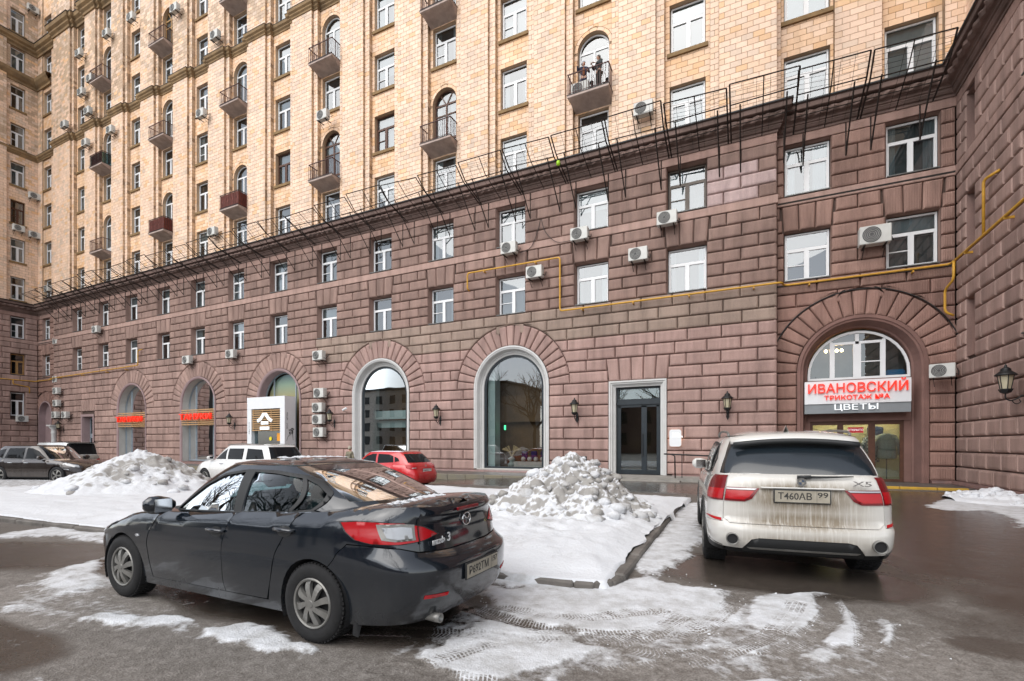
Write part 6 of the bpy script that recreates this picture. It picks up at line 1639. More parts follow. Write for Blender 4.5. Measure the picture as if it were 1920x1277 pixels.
def wheel(root, x, y, sg, r, w, style, m_cap, rim=.62, steer=0):
    """wheel > tyre, rim cover; outer face towards sg*y"""
    e = bpy.data.objects.new('wheel', None); link(e, root); e.location = (x, y, r); e.rotation_euler = (R(-90) if sg > 0 else R(90), 0, 0)
    t = MB(); rr = r*rim
    t.lathe([(rr*.98, -w*.9), (rr, -w*.2), (rr*.99, -w*.0), (rr*1.02, .004), (rr*1.12, .012), ((rr+r)/2, .016), (r*.955, .004), (r*.985, -.018), (r, -.04), (r, -w+.04), (r*.985, -w+.015), (r*.93, -w), (rr, -w)], 48, cap=False); t.build('tyre', M['rubber'], e, smooth=True, world=False)
    tb = MB()
    for k in range(54):
        a = 2*math.pi*k/54
        for z0, z1, sh in ((-.012, -.07, .0), (-.08, -w*.5, .5), (-w*.52, -w+.08, 0), (-w+.07, -w+.012, .5)):
            a2 = a+sh*2*math.pi/54; Mx = Matrix.Rotation(a2, 4, 'Z') @ Matrix.Translation((r, 0, 0)); tb.box(-.012, .006 if z0 > -.03 or z1 < -w+.03 else .009, -.011, .011, min(z0, z1), max(z0, z1), M=Mx)
    tb.build('tread_blocks', M['rubber'], e, world=False, kind='stuff')
    d = MB(); d.lathe([(0, -.035), (rr*.5, -.045), (rr*.9, -.05), (rr*.99, -.03)], 30); d.build('rim', M['under'] if style != 'disc' else m_cap, e, world=False)
    c = MB(); n = {'cover': 8, 'alloy5': 5, 'alloy10': 10, 'disc': 10}[style]
    c.lathe([(rr*.885, -.03), (rr*.90, .006), (rr*.96, .012), (rr*1.0, .004), (rr*1.0, -.02)], 40, cap=False)
    c.lathe([(0, .024), (rr*.14, .024), (rr*.17, .016), (rr*.2, .0)], 20)
    for k in range(n):
        a0 = 2*math.pi*k/n
        wd0, wd1 = (.15, .24) if style == 'cover' else ((.09, .13) if style == 'alloy5' else (.06, .07))
        subs = (0,) if style != 'alloy5' else (-.13, .13)
        for sub in subs:
            pr = []
            for t_ in np.linspace(0, 1, 6):
                rad = rr*(.15+.77*t_); half = rr*(wd0+(wd1-wd0)*t_)*.95; tw = (.30*math.sin(t_*2.2) if style == 'cover' else 0)
                for sd_ in (-1, 1):
                    an = a0+tw+sub*(1-.2*t_)+sd_*half/rad*(.75 if t_ < .15 else .62); pr.append((rad*math.cos(an), rad*math.sin(an), .02-.028*t_*t_+.006*math.sin(t_*3.1)))
            vs = pr+[(p[0]*1.0, p[1]*1.0, p[2]-.03) for p in pr]; m2 = len(pr)
            fs = [(2*i, 2*i+1, 2*i+3, 2*i+2) for i in range(5)]+[(2*i, 2*i+2, m2+2*i+2, m2+2*i) for i in range(5)]+[(2*i+3, 2*i+1, m2+2*i+1, m2+2*i+3) for i in range(5)]
            c.add(vs, fs)
    c.build('wheel_cover', m_cap, e, world=False)
    return e
def four_wheels(car, y, w, style, m_cap, rim=.62):
    for x in car.wheels:
        for sg in (1, -1): wheel(car.root, x, sg*y, sg, car.wr, w, style, m_cap, rim)
def plate(root, loc, rz, txt, reg, tilt=0, w=.52, h=.112, m=None):
    e = MB(); e.rbox(-w/2-.012, w/2+.012, -.004, .012, -h/2-.012, h/2+.012, .004); o = e.build('number_plate', M['plastic'], root, world=False); o.location = loc; o.rotation_euler = (tilt, 0, rz)
    p = MB(); p.box(-w/2, w/2, -.007, -.004, -h/2, h/2); p.build('plate_face', m or M['plate'], o, world=False)
    t1 = text(txt, h*.80, o, (-w*.13, -.0075, -.002), (R(90), 0, 0), M['plate_ink'], .0008, .0015, 'characters', world=False); t1['fit'] = w*.62
    t2 = text(reg, h*.62, o, (w*.375, -.0075, .018), (R(90), 0, 0), M['plate_ink'], .0008, .001, 'characters', world=False); t2['fit'] = w*.19
    b = MB(); b.box(w*.265, w*.27, -.0085, -.0072, -h/2, h/2); b.build('divider', M['plate_ink'], o, world=False)
    return o
def mirror(root, x, y, z, sg, m, s=1.0):
    b = MB(); prof = []; n = 10; vs = []
    for i, (yy, sc, xo) in enumerate([(0, .35, -.0), (.05, .75, -.0), (.13, 1, .0), (.2, .92, .01), (.24, .55, .02), (.25, .1, .03)]):
        for k in range(n):
            a = 2*math.pi*k/n; ca, sa = math.cos(a), math.sin(a)
            vs.append((x+xo+(ca*.085 if ca > 0 else ca*.05)*sc*s, y+sg*yy*s, z+sa*.085*sc*s+.03*yy))
    fs = [(i*n+k, i*n+(k+1) % n, (i+1)*n+(k+1) % n, (i+1)*n+k) for i in range(5) for k in range(n)]
    b.add(vs, fs); o = b.build('door_mirror', m, root, world=False, smooth=True)
    b = MB(); b.box(x-.057*s, x-.052*s, min(y+sg*.06, y+sg*.21), max(y+sg*.06, y+sg*.21), z-.055*s, z+.06*s); b.build('mirror_glass', M['chrome'], o, world=False)
def seamline(root, pts, r=.004, name='seam', m=None):
    b = MB(); b.tube(pts, r, 4, cap=False); return b.build(name, m or M['seam'], root, world=False)

# ------------------------------------------------------------------ black saloon in front
CX, CY, CZ = -4.39, 3.615, -.055
mz = thing('sedan', 'dirty black four-door sedan with grey wheel covers parked in the foreground', 'car', (CX, CY, CZ), R(180))
M['mz_paint'] = paint('black_blue_car_paint', (.0065, .0105, .0165), .2, dirt=(.075, .074, .071), d_lo=.10, d_hi=.78, rough=.14, dirt_amt=.36, film=.03)
plan = [(-2.36, 0), (-2.345, .34), (-2.29, .58), (-2.17, .735), (-1.99, .815), (-1.7, .86), (-1.34, .884), (-.6, .89), (.2, .89), (1.0, .885), (1.4, .88), (1.75, .845), (1.98, .76), (2.11, .62), (2.19, .38), (2.22, 0)]
mc = Car(mz, plan, rear=[(.18, .16), (.28, .06), (.40, .015), (.5, 0), (.6, .0), (.665, .02), (.695, .06), (.72, .115), (.80, .13), (.95, .165), (1.03, .13), (1.07, .10), (1.12, .10)],
    front=[(.18, .10), (.35, .02), (.5, .0), (.62, .05), (.75, .22), (.9, .42)],
    side=[(.16, .945), (.26, .962), (.36, .972), (.5, .985), (.62, .998), (.70, 1.0), (.76, .988), (.84, .982), (.93, .962), (1.0, .95), (1.1, .93)],
    ztop=[(-2.41, 1.055), (-2.2, 1.075), (-1.8, 1.055), (-1.4, 1.02), (-.9, .985), (-.37, .965), (.48, .912), (.9, .895), (1.3, .855), (1.75, .775), (2.05, .69), (2.22, .62)], zbot=.20, rnd=.075,
    gplan=[(-1.74, 0), (-1.72, .28), (-1.64, .5), (-1.45, .665), (-1.1, .745), (-.4, .785), (.2, .78), (.58, .735), (.80, .63), (.93, .4), (.98, 0)], zb=.93, zt=1.365,
    xr=[(.93, -1.86), (1.06, -1.70), (1.2, -1.34), (1.3, -1.03), (1.365, -.78), (1.4, -.68)], xf=[(.93, .98), (1.1, .70), (1.25, .43), (1.365, .18), (1.4, .1)],
    tum=[(.93, 1.0), (1.1, .93), (1.25, .845), (1.33, .775), (1.365, .73), (1.4, .69)], crown=.045, arch_r=.352, wheels=(-1.33, 1.35), wr=.312)
P_ = M['mz_paint']; ar = mc.archs()
mc.shell(M['under']); mc.liners()
s_d0, s_d1, s_d2 = [(.84, .265), (.89, .45), (.885, .65), (.72, .90)], [(-.27, .27), (-.235, .40), (-.265, .74), (-.36, .965)], [(-.80, .275), (-.84, .40), (-.92, .65), (-1.03, .84), (-1.14, 1.003)]
def between(c, sa, sb, zb0, zt=True, n=10):
    sa, sb = spline(sa, 5), spline(sb, 5)
    """panel between two seams (bottom-to-top lists of x,z); sb ahead of sa"""
    A = [(c.sx(x), z) for x, z in sa]; B = [(c.sx(x), z) for x, z in sb]
    top = [(t, z) for t, z in c.top_edge(A[-1][0], B[-1][0], n)][1:-1]
    A[-1] = (A[-1][0], c.ztop(sa[-1][0])); B[-1] = (B[-1][0], c.ztop(sb[-1][0])); g = .0035
    return [(a+g, z) for a, z in A][::-1] and ([(A[0][0]+g, A[0][1])]+[(B[0][0]-g, B[0][1])]+[(a-g, z) for a, z in B[1:]]+top[::-1]+[(a+g, z) for a, z in A[1:][::-1]])
fdoor = mc.panel('door', between(mc, s_d1, s_d0, 0), P_, ar); rdoor = mc.panel('door', between(mc, s_d2, s_d1, 0), P_, ar)
nose = [(1.72, .20), (1.74, .50), (1.80, .62), (1.90, .70)]
mc.panel('front_fender', between(mc, [(.845, .265), (.895, .45), (.89, .65), (.725, .90)], nose, 0), P_, ar)
sf1 = mc.ps[-1]
fb = [(mc.sx(x)+.004, z) for x, z in nose]; ft = [(t, z-.0) for t, z in mc.top_edge(fb[-1][0], sf1, 10)]
mc.panel('front_bumper', [(fb[0][0], .20), (sf1, .20)]+[(sf1, ft[-1][1])]+ft[::-1][1:]+fb[::-1][1:-1], P_, ar)
# rear fender, boot lid, rear bumper
ytr = .60
st_ = mc.sy(ytr)
rf = [(mc.sx(x), z) for x, z in s_d2]; rf = [(a-.004, z) for a, z in rf]
te = mc.top_edge(st_, rf[-1][0], 16)
seam_b = [(mc.sx(-1.50), .62), (mc.sx(-1.62), .735), (mc.sx(-1.72), .80), (mc.sx(-1.95), .795), (mc.sy(.72), .775), (st_, .735)]
mc.panel('rear_fender', [(rf[0][0], .20), (mc.sx(-1.33), .20)][:1]+rf[1:-1]+[te[-1]]+te[::-1][1:]+[(st_, .74)]+[(a, z+.004) for a, z in seam_b[::-1][1:]]+[(mc.sx(-1.30), .25)], P_, ar)
lid_top = mc.top_edge(-st_+.004, st_-.004, 12)
mc.panel('boot_lid', [(-st_+.004, .742), (-.3, .725), (.3, .725), (st_-.004, .742)]+lid_top[::-1], P_, (), both=False)
bl = [(mc.sx(-1.73), .19), (mc.sx(-1.66), .30), (mc.sx(-1.60), .50)]+seam_b
bump = [(a, z-.004) for a, z in bl]
mc.panel('rear_bumper', bump+[(.3, .716), (-.3, .716)]+[(-a, z) for a, z in bump[::-1]]+[(-mc.sy(.5), .205), (-.3, .23), (.3, .23), (mc.sy(.5), .205)], P_, [*ar, *[[(-a, z) for a, z in h] for h in ar]], both=False)
mc.panel('sill', [('x', -.97, .19), ('x', 1.0, .19), ('x', .96, .262), ('x', -.93, .268)], P_, ar, step=.05)
mc.topsheet(P_, 'bonnet_and_deck', .035); mc.roof(P_)
# greenhouse: frame with openings, panes set just inside
wf = [(.66, .925), (.50, 1.03), (.28, 1.165), (.05, 1.265), (-.23, 1.305), (-.265, .963)]
wr_ = [(-.365, .967), (-.355, 1.308), (-.62, 1.30), (-.93, 1.265), (-.905, .992)]
wq = [(-.955, 1.0), (-.975, 1.258), (-1.10, 1.215), (-1.235, 1.145), (-1.15, 1.018)]
Lg = mc.gs[-1]
def gy(y, z, fr=False): return (mc.gsy(y, z, fr), z)
back = [gy(.60, 1.075), gy(.50, 1.335), gy(.0001, 1.335)]; 
backw = [gy(.59, 1.085), gy(.55, 1.19), gy(.475, 1.325)]
backp = backw+[(-a, z) for a, z in backw[::-1]]
shieldw = [gy(.60, .955, True), gy(.56, 1.15, True), gy(.47, 1.33, True)]
gout = [(0, .93), (Lg, .93), (Lg, 1.366), (0, 1.366)]
hl = [[(mc.gsx(x, z), z) for x, z in w_] for w_ in (wf, wr_, wq)]
hb = [(0, 1.085)]+[backw[0], backw[1], backw[2], (0, 1.325)]
hs_ = [shieldw[0], (Lg, .955), (Lg, 1.33), shieldw[2], shieldw[1]]
mc.gpanel('pillars', gout, P_, hl+[hb, hs_], raw=True, flange=.02)
wb = [(.70, .915), (.52, 1.04), (.29, 1.185), (.05, 1.288), (-.25, 1.33), (-.62, 1.325), (-.95, 1.288), (-1.12, 1.24), (-1.275, 1.155), (-1.17, 1.005), (-.95, .985), (-.36, .957)]
mc.gpanel('window_trim', [(mc.gsx(x, z), z) for x, z in wb], M['plastic'], hl, raw=True, off=.008, flange=.01, step=.035)
for nm, w_ in (('door_window', wf), ('door_window', wr_), ('quarter_window', wq)): mc.gpanel(nm, w_, M['car_glass'], off=-.008, flange=0)
mc.gpanel('rear_window', hb[1:4]+[(-a, z) for a, z in hb[1:4][::-1]], M['car_glass'], raw=True, both=False, off=-.006, flange=0)
mc.gpanel('windscreen', [shieldw[0], shieldw[1], shieldw[2], (Lg-.001, 1.33), (Lg-.001, .955)], M['car_glass'], raw=True, off=-.006, flange=0)
b = MB(); b.tube([mc.G(mc.gsx(x, z), z, -.004) for x, z in [(.66, .918), (.2, .94), (-.3, .955), (-.9, .98), (-1.16, 1.008)]], .008, 5); b.build('waist_trim', M['plastic'], mz, world=False)
# lamps
tl = [('x', -1.60, .968), ('x', -1.68, .895), ('x', -1.80, .835), ('x', -1.98, .807), ('y', .72, .80), ('y', .56, .815), ('y', .385, .85), ('y', .42, .872), ('y', .53, .925), ('y', .68, .965), ('x', -2.02, .978), ('x', -1.8, .98)]
def tl_poly(sc, dz=0.0):
    p = mc.pts(tl); cx_ = sum(a for a, z in p)/len(p); cz_ = sum(z for a, z in p)/len(p); return [(cx_+(a-cx_)*sc, cz_+(z-cz_)*sc+dz) for a, z in p]
mc.panel('tail_lamp_housing', tl_poly(.98), M['plastic'], off=.004, flange=.012, step=.03)
tlo = mc.panel('tail_lamp', tl_poly(.91), M['tail_red'], off=.010, flange=.008, step=.03)
mc.panel('lamp_bezel', [('x', -2.08, .842), ('y', .735, .828), ('y', .622, .832), ('y', .622, .945), ('y', .70, .957), ('x', -2.04, .955)], M['alloy'], off=.012, flange=.006, step=.025)
mc.panel('reversing_lamp', [('x', -2.12, .858), ('y', .725, .845), ('y', .64, .848), ('y', .64, .925), ('y', .70, .935), ('x', -2.09, .93)], M['lamp_clear'], off=.017, flange=.006, step=.025)
seamline(mz, [mc.S(st_, z, -.016) for z in (.80, .86, .92, .985)], .005)
mc.panel('bumper_reflector', [('y', .66, .405), ('y', .46, .395), ('y', .45, .42), ('y', .655, .43)], M['tail_red'], off=.006, step=.03)
b = MB(); b.rbox(-.17, .17, -.012, .012, -.015, .015, .006); hi = b.build('high_brake_lamp', M['tail_dark'], mz, world=False); hi.location = (mc.S(.0, 1.02)[0]-.012, 0, 1.02); hi.rotation_euler = (0, 0, R(-90))
# head lamp, side repeater, handles
mc.panel('head_lamp', [('x', 1.72, .76), ('x', 1.80, .66), ('x', 1.95, .60), ('fy', .62, .58), ('fy', .55, .66), ('x', 1.90, .715)], M['lamp_clear'], off=.006, step=.04)
mc.panel('turn_repeater', [('x', 1.01, .655), ('x', 1.06, .645), ('x', 1.09, .66), ('x', 1.06, .677)], M['lamp_clear'], off=.008, step=.02)
for x in (-.165, -1.02):
    for sg in (1, -1):
        z = .80 if x > -.5 else .865
        cup = patch([(mc.sx(x)+.085*math.cos(a), z-.012+.045*math.sin(a)) for a in np.linspace(0, 2*math.pi, 18)[:-1]], lambda a, b_, o: (lambda p: (p[0], sg*p[1], p[2]))(mc.S(a, b_, -.0025)), (), .03, 0).build('handle_cup', M['plastic'], mz, True, world=False)
        b = MB(); b.tube([(lambda p: (p[0], sg*(p[1]+e), p[2]))(mc.S(mc.sx(x+d), z+zz)) for d, e, zz in ((-.115, .004, .0), (-.09, .028, .0), (0, .036, .004), (.09, .028, .004), (.115, .004, .004))], [.012, .016, .017, .016, .012], 8)
        b.build('door_handle', P_, mz, world=False, smooth=True)
for sg in (1, -1): mirror(mz, .58, sg*.80, .985, sg, P_, 1.05)
four_wheels(mc, .868, .20, 'cover', M['alloy'], .64)
xr_ = mc.S(0, .53)[0]
pp = plate(mz, (xr_-.012, 0, .535), R(-90), 'Р692ТМ', '197', tilt=0)
# badge
def badge(root, x, z, y, r):
    Mx = Matrix.Translation((x, y, z)) @ Matrix.Rotation(R(-90), 4, 'Y')
    b = MB(); b.tube([tuple(Mx @ Vector((r*.85*math.sin(t), r*math.cos(t), .008))) for t in np.linspace(0, 2*math.pi, 25)], r*.11, 6, cap=False)
    b.tube([tuple(Mx @ Vector(p)) for p in ((r*.55, -r*.62, .008), (r*.25, -r*.42, .01), (-r*.02, 0, .012), (r*.25, r*.42, .01), (r*.55, r*.62, .008))], [r*.10, r*.16, r*.08, r*.16, r*.10], 5)
    b.build('badge', M['chrome'], root, world=False, smooth=True)
badge(mz, mc.S(0, .92)[0]-.006, .92, 0, .062)
mt = text('mazda', .075, mz, (mc.S(mc.sy(.40), .80)[0]-.006, .42, .80), (R(90), 0, R(-90)), M['silver_letters'], .003, .001, world=False); mt['fit'] = .17
mt = text('3', .10, mz, (mc.S(mc.sy(.30), .80)[0]-.006, .295, .81), (R(90), 0, R(-90)), M['silver_letters'], .003, .001, world=False)
b = MB(); Mx = Matrix.Translation((-2.25, .52, .235)) @ Matrix.Rotation(R(-90), 4, 'Y'); b.lathe([(.028, -.12), (.036, .0), (.036, .05), (.03, .05), (.028, -.05)], 16, Mx, cap=False); b.build('exhaust', M['alloy'], mz, world=False, smooth=True)
seats(mz, (-.25,), .62, .5, .5); seats(mz, (-1.02,), .70, .52, .38)
b = MB(); b.tube([(.22+.05*math.cos(t), .36+.18*math.cos(t), .86+.18*math.sin(t)) for t in np.linspace(0, 2*math.pi, 19)], .014, 6, cap=False); b.build('steering_wheel', M['plastic'], mz, world=False)
b = MB(); b.rbox(.35, .9, -.7, .7, .70, .93, .06); b.build('dashboard', M['seat'], mz, world=False)
b = MB(); b.box(-1.6, .5, -.7, .7, .5, .55); b.build('cabin_floor', M['seat'], mz, world=False)
b = MB(); b.rbox(-1.72, -1.2, -.62, .62, .93, .985, .02); b.build('parcel_shelf', M['seat'], mz, world=False)
# frozen slush on boot and roof
def slush(root, f, n, xr0, xr1, yr0, yr1, s=.05, name='slush_patch'):
    b = MB()
    for i in range(n):
        x, y = random.uniform(xr0, xr1), random.uniform(yr0, yr1); r = random.uniform(.3, 1)*s; z = f(x, y)
        k = 7; vs = [(x+r*math.cos(2*math.pi*j/k)*random.uniform(.6, 1.1), y+r*math.sin(2*math.pi*j/k)*random.uniform(.7, 1.4), f(x, y)+.001) for j in range(k)]+[(x, y, z+random.uniform(.005, .014))]
        b.add(vs, [(j, (j+1) % k, k) for j in range(k)])
    b.build(name, M['ice'], root, world=False, kind='stuff')
slush(mz, mc.topz, 70, -1.95, -1.80, -.1, .55, .035)
slush(mz, lambda x, y: 1.365+.066*max(0, 1-(y/.58)**2)**.4, 60, -.55, -.15, -.35, .3, .05)
b = MB(); b.add([(-1.70, .80, .30), (-1.72, .84, .12), (-1.76, .82, .10), (-1.74, .72, .28)], [(0, 1, 2, 3)]); b.build('mud_flap', M['rubber'], mz, world=False)

# ------------------------------------------------------------------ white SUV seen from behind
bx_ = thing('suv', 'white suv with mud-streaked tailgate standing in front of the corner shop', 'car', (.30, 8.42, 0), R(90+6))
M['bm_paint'] = paint('dirty_white_car_paint', (.58, .57, .54), 0, dirt=(.20, .165, .115), d_lo=.3, d_hi=.75, rough=.25, dirt_amt=.35, film=.06)
def tailgate_dirt():
    m = mat('mud_streaked_white_paint', rough=.3, coat=1.0); t = NT(m); co = t.coord(); sx = t('SeparateXYZ', Vector=co)
    y2 = t.math('MULTIPLY', sx.outputs['Y'], sx.outputs['Y']); cen = t('MapRange', clamp=True, Value=y2, **{'From Min': .62, 'From Max': .06}).outputs[0]
    zz = sx.outputs['Z']
    st = t.noise(7, 5, .7, t.coord(scale=(1, 5.5, .45))); st2 = t.noise(14, 5, .7, t.coord(scale=(1, 3, .18))); bl = t.noise(2.5, 4, .6, co)
    zone = t.ramp(t('MapRange', clamp=True, Value=zz, **{'From Min': .3, 'From Max': 1.2}).outputs[0], [(0, .2), (.18, .8), (.27, .35), (.40, 1.0), (.52, .62), (.62, .95), (.80, .95), (.93, .1)])
    film = t.math('MULTIPLY', t.math('MULTIPLY', cen, zone), t.math('ADD', t.math('MULTIPLY', bl, 1.1), .6), True)
    drip = t.math('MAXIMUM', t.ramp(st2, [(.5, 0.0), (.66, 1.0)]), t.ramp(st, [(.52, 0.0), (.72, .8)]))
    k = t.math('MULTIPLY', film, t.math('SUBTRACT', 1.0, t.math('MULTIPLY', drip, .45)))
    t.set(Base_Color=t.mix(k, (.57, .555, .52), t.mix(bl, (.13, .105, .075), (.24, .20, .145))), Roughness=t.math('ADD', .25, t.math('MULTIPLY', k, .5)), Coat_Weight=t.math('SUBTRACT', 1.0, k, True)); return m
M['bm_gate'] = tailgate_dirt()
plan = [(-2.42, 0), (-2.415, .4), (-2.385, .66), (-2.29, .83), (-2.1, .915), (-1.75, .95), (-1.2, .965), (-.3, .965), (.6, .962), (1.3, .955), (1.8, .915), (2.1, .80), (2.28, .58), (2.38, .3), (2.41, 0)]
bc = Car(bx_, plan, rear=[(.25, .16), (.34, .06), (.45, .0), (.58, .0), (.615, .03), (.65, .07), (.8, .075), (.93, .08), (1.0, .10), (1.1, .14), (1.2, .18)],
    front=[(.2, .1), (.45, 0), (.8, .05), (1.0, .2), (1.1, .3)], side=[(.25, .955), (.4, .985), (.6, 1.0), (.8, .995), (.95, .975), (1.1, .935), (1.2, .91)],
    ztop=[(-2.42, 1.17), (-1.8, 1.165), (-.8, 1.13), (.4, 1.08), (1.0, 1.06), (1.6, .99), (2.1, .88), (2.41, .75)], zbot=.28, rnd=.05,
    gplan=[(-2.26, 0), (-2.245, .4), (-2.20, .64), (-2.08, .80), (-1.7, .875), (-1.0, .90), (.2, .89), (.75, .84), (.98, .72), (1.12, .4), (1.16, 0)], zb=1.10, zt=1.60,
    xr=[(1.10, -2.24), (1.2, -2.19), (1.35, -2.06), (1.5, -1.90), (1.56, -1.82), (1.60, -1.72), (1.63, -1.62)], xf=[(1.1, 1.16), (1.35, .75), (1.63, .25), (1.66, .2)],
    tum=[(1.10, .995), (1.3, .945), (1.5, .86), (1.56, .82), (1.60, .77), (1.63, .73)], crown=.075, arch_r=.41, wheels=(-1.36, 1.57), wr=.375)
W_, Gm = M['bm_paint'], M['bm_gate']; ar = bc.archs()
bc.shell(M['under']); bc.liners()
sB = [[(-.95, .36), (-1.0, .8), (-1.12, 1.12)], [(-.02, .36), (-.02, .8), (-.06, 1.095)], [(.98, .36), (1.0, .8), (.92, 1.065)]]
bc.panel('door', between(bc, sB[0], sB[1], 0), W_, ar); bc.panel('door', between(bc, sB[1], sB[2], 0), W_, ar)
L_ = bc.ps[-1]; f0 = [(bc.sx(x)+.004, z) for x, z in sB[2]]; ft = bc.top_edge(f0[-1][0], L_, 14)
bc.panel('front_fender', [f0[0], (L_, .36), (L_, ft[-1][1])]+ft[::-1][1:]+[f0[1]], W_, ar)
sg_ = bc.sy(.775); rf = [(bc.sx(x)-.004, z) for x, z in sB[0]]; te = bc.top_edge(sg_+.004, rf[-1][0], 14)
bc.panel('rear_fender', [(sg_+.004, .63), (bc.sx(-2.0), .625), (bc.sx(-1.80), .60), (bc.sx(-1.72), .36), rf[0], rf[1]]+[te[-1]]+te[::-1][1:], W_, ar)
tg = [(-sg_+.003, .67), (-sg_+.07, .622), (sg_-.07, .622), (sg_-.003, .67)]
bc.panel('tailgate', tg+bc.top_edge(-sg_+.003, sg_-.003, 12)[::-1], Gm, (), both=False, flange=.02)
bb = [(bc.sx(-1.80), .40), (bc.sx(-1.78), .597), (bc.sx(-2.0), .622), (sg_+.004, .626), (sg_-.003, .665), (sg_-.072, .617)]
val = [(bc.sy(.80), .345), (bc.sy(.60), .34), (bc.sy(.50), .455), (bc.sy(.42), .475)]
bc.panel('rear_bumper', bb+[(-a, z) for a, z in bb[::-1]]+[(-a, z) for a, z in val]+val[::-1], Gm, [*ar, *[[(-a, z) for a, z in h] for h in ar]], both=False)
bc.panel('rear_valance', [(-bc.sy(.60), .345), (-bc.sy(.50), .452), (-bc.sy(.42), .470), (bc.sy(.42), .470), (bc.sy(.50), .452), (bc.sy(.60), .345), (bc.sy(.6), .30), (-bc.sy(.6), .30)], M['plastic'], both=False, off=-.01)
bc.panel('skid_strip', [(-bc.sy(.55), .36), (bc.sy(.55), .36), (bc.sy(.52), .338), (-bc.sy(.52), .338)], M['alloy'], both=False, off=.004, step=.05)
bc.panel('arch_trim', [(bc.sx(-1.70), .30), (bc.sx(-1.82), .42), (bc.sx(-1.95), .42), (bc.sy(.80), .36), (bc.sy(.80), .29)], M['plastic'], ar)
for wx in bc.wheels:
    c = bc.sx(wx); ro = [(c+.455*math.cos(a), .375+.455*math.sin(a)) for a in np.linspace(R(-15), R(195), 24)]; ri = [(c+.405*math.cos(a), .375+.405*math.sin(a)) for a in np.linspace(R(195), R(-15), 24)]
    bc.panel('arch_trim', ro+ri, M['plastic'], off=.012, step=.05)
bc.panel('sill', [('x', -1.0, .29), ('x', 1.2, .29), ('x', 1.17, .355), ('x', -.97, .355)], M['plastic'], ar, step=.05)
bc.topsheet(W_, 'bonnet_and_deck', .02); bc.roof(W_)
Lg = bc.gs[-1]
bsw = [[(-.14, 1.12), (-.17, 1.53), (-.85, 1.52), (-1.0, 1.14)], [(-.05, 1.12), (-.08, 1.53), (.35, 1.49), (.82, 1.12)], [(-1.07, 1.15), (-.93, 1.515), (-1.45, 1.49), (-1.70, 1.33), (-1.62, 1.18)]]
hl = [[(bc.gsx(x, z), z) for x, z in w_] for w_ in bsw]
rw0 = [(bc.gsy(.80, 1.165), 1.165), (bc.gsy(.735, 1.36), 1.36), (bc.gsy(.665, 1.545), 1.545)]
hb = [(0, 1.16), *rw0, (0, 1.545)]
sh = [(bc.gsy(.74, 1.13, True), 1.13), (Lg, 1.13), (Lg, 1.58), (bc.gsy(.62, 1.58, True), 1.58)]
bc.gpanel('pillars', [(0, 1.10), (Lg, 1.10), (Lg, 1.602), (0, 1.602)], W_, hl+[hb, sh], raw=True, flange=.02)
for w_ in bsw: bc.gpanel('side_window', w_, M['dark_glass'], off=-.006, flange=0)
bc.gpanel('window_trim', [(.88, 1.105), (.36, 1.51), (-.08, 1.555), (-.93, 1.545), (-1.47, 1.515), (-1.75, 1.33), (-1.65, 1.165), (-1.0, 1.12)], M['plastic'], [[p for p in w_] for w_ in bsw], off=.003, flange=.008)
M['bm_rear_glass'] = mat('dark_tailgate_glass', (.012, .017, .022), .16, spec=.6, coat=.4)
bc.gpanel('rear_window', rw0+[(-a, z) for a, z in rw0[::-1]], M['bm_rear_glass'], raw=True, both=False, off=-.004, flange=0)
bc.gpanel('windscreen', [(a-.001 if a == Lg else a, z) for a, z in sh], M['car_glass'], raw=True, off=-.006, flange=0)
sp = MB(); vs = []
for y in np.linspace(-.66, .66, 13):
    e = 1-(abs(y)/.66)**4*.4; x0 = -1.72; z0 = 1.625-.045*(y/.66)**2
    vs += [(x0, y, z0+.015), (x0-.24*e, y, z0-.035), (x0-.25*e, y, z0-.075), (x0-.05, y, z0-.07)]
sp.add(vs, [(4*i+k, 4*i+4+k, 4*i+5+k, 4*i+1+k) for i in range(12) for k in range(3)]+[(0, 1, 2, 3), (51, 50, 49, 48)]); sp.build('roof_spoiler', W_, bx_, world=False, smooth=True)
b = MB(); b.tube([(-1.97+abs(y)**4*.06, y, 1.545-.05*(y/.66)**2) for y in np.linspace(-.64, .64, 13)], .035, 6); b.build('spoiler_black_strip', M['plastic'], bx_, world=False, smooth=True)  # black strip along the underside of the spoiler edge
# lamps
yo = bc.sx(-1.93)
tlp = [(yo, .93), (bc.sx(-2.0), 1.07), (bc.sx(-2.12), 1.145), (sg_+.008, 1.15), (sg_+.008, .865), (bc.sx(-2.1), .86), (bc.sx(-1.96), .88)]
bc.panel('tail_lamp', tlp, M['tail_dark'], off=.010, flange=.012, step=.035)
bc.panel('tail_lamp_band', [(bc.sx(-1.98), 0.990), (sg_+.012, 1.000), (sg_+.012, 0.885), (bc.sx(-2.08), 0.880), (bc.sx(-1.975), 0.900)], M['tail_red'], off=.014, flange=.005, step=.035)
tli = [(sg_-.010, 1.020), (sg_-.010, 0.865), (bc.sy(.56), 0.865), (bc.sy(.49), 0.900), (bc.sy(.42), 1.015)]
bc.panel('tail_lamp', tli, M['tail_dark'], off=.010, flange=.012, step=.035)
bc.panel('tail_lamp_band', [(sg_-.02, 0.985), (sg_-.02, 0.890), (bc.sy(.575), 0.885), (bc.sy(.52), 0.915), (bc.sy(.475), 0.985)], M['tail_red'], off=.014, flange=.005, step=.035)
bc.panel('lamp_strip', [(sg_-.015, 1.012), (sg_-.015, 0.996), (bc.sy(.47), 0.996), (bc.sy(.445), 1.012)], M['lamp_clear'], off=.015, flange=.004, step=.05)
bc.panel('bumper_reflector', [(bc.sx(-1.90), .652), (bc.sx(-2.1), .648), (sg_+.02, .632), (sg_+.02, .662), (bc.sx(-2.1), .672)], M['tail_red'], off=.007, flange=.008, step=.05)
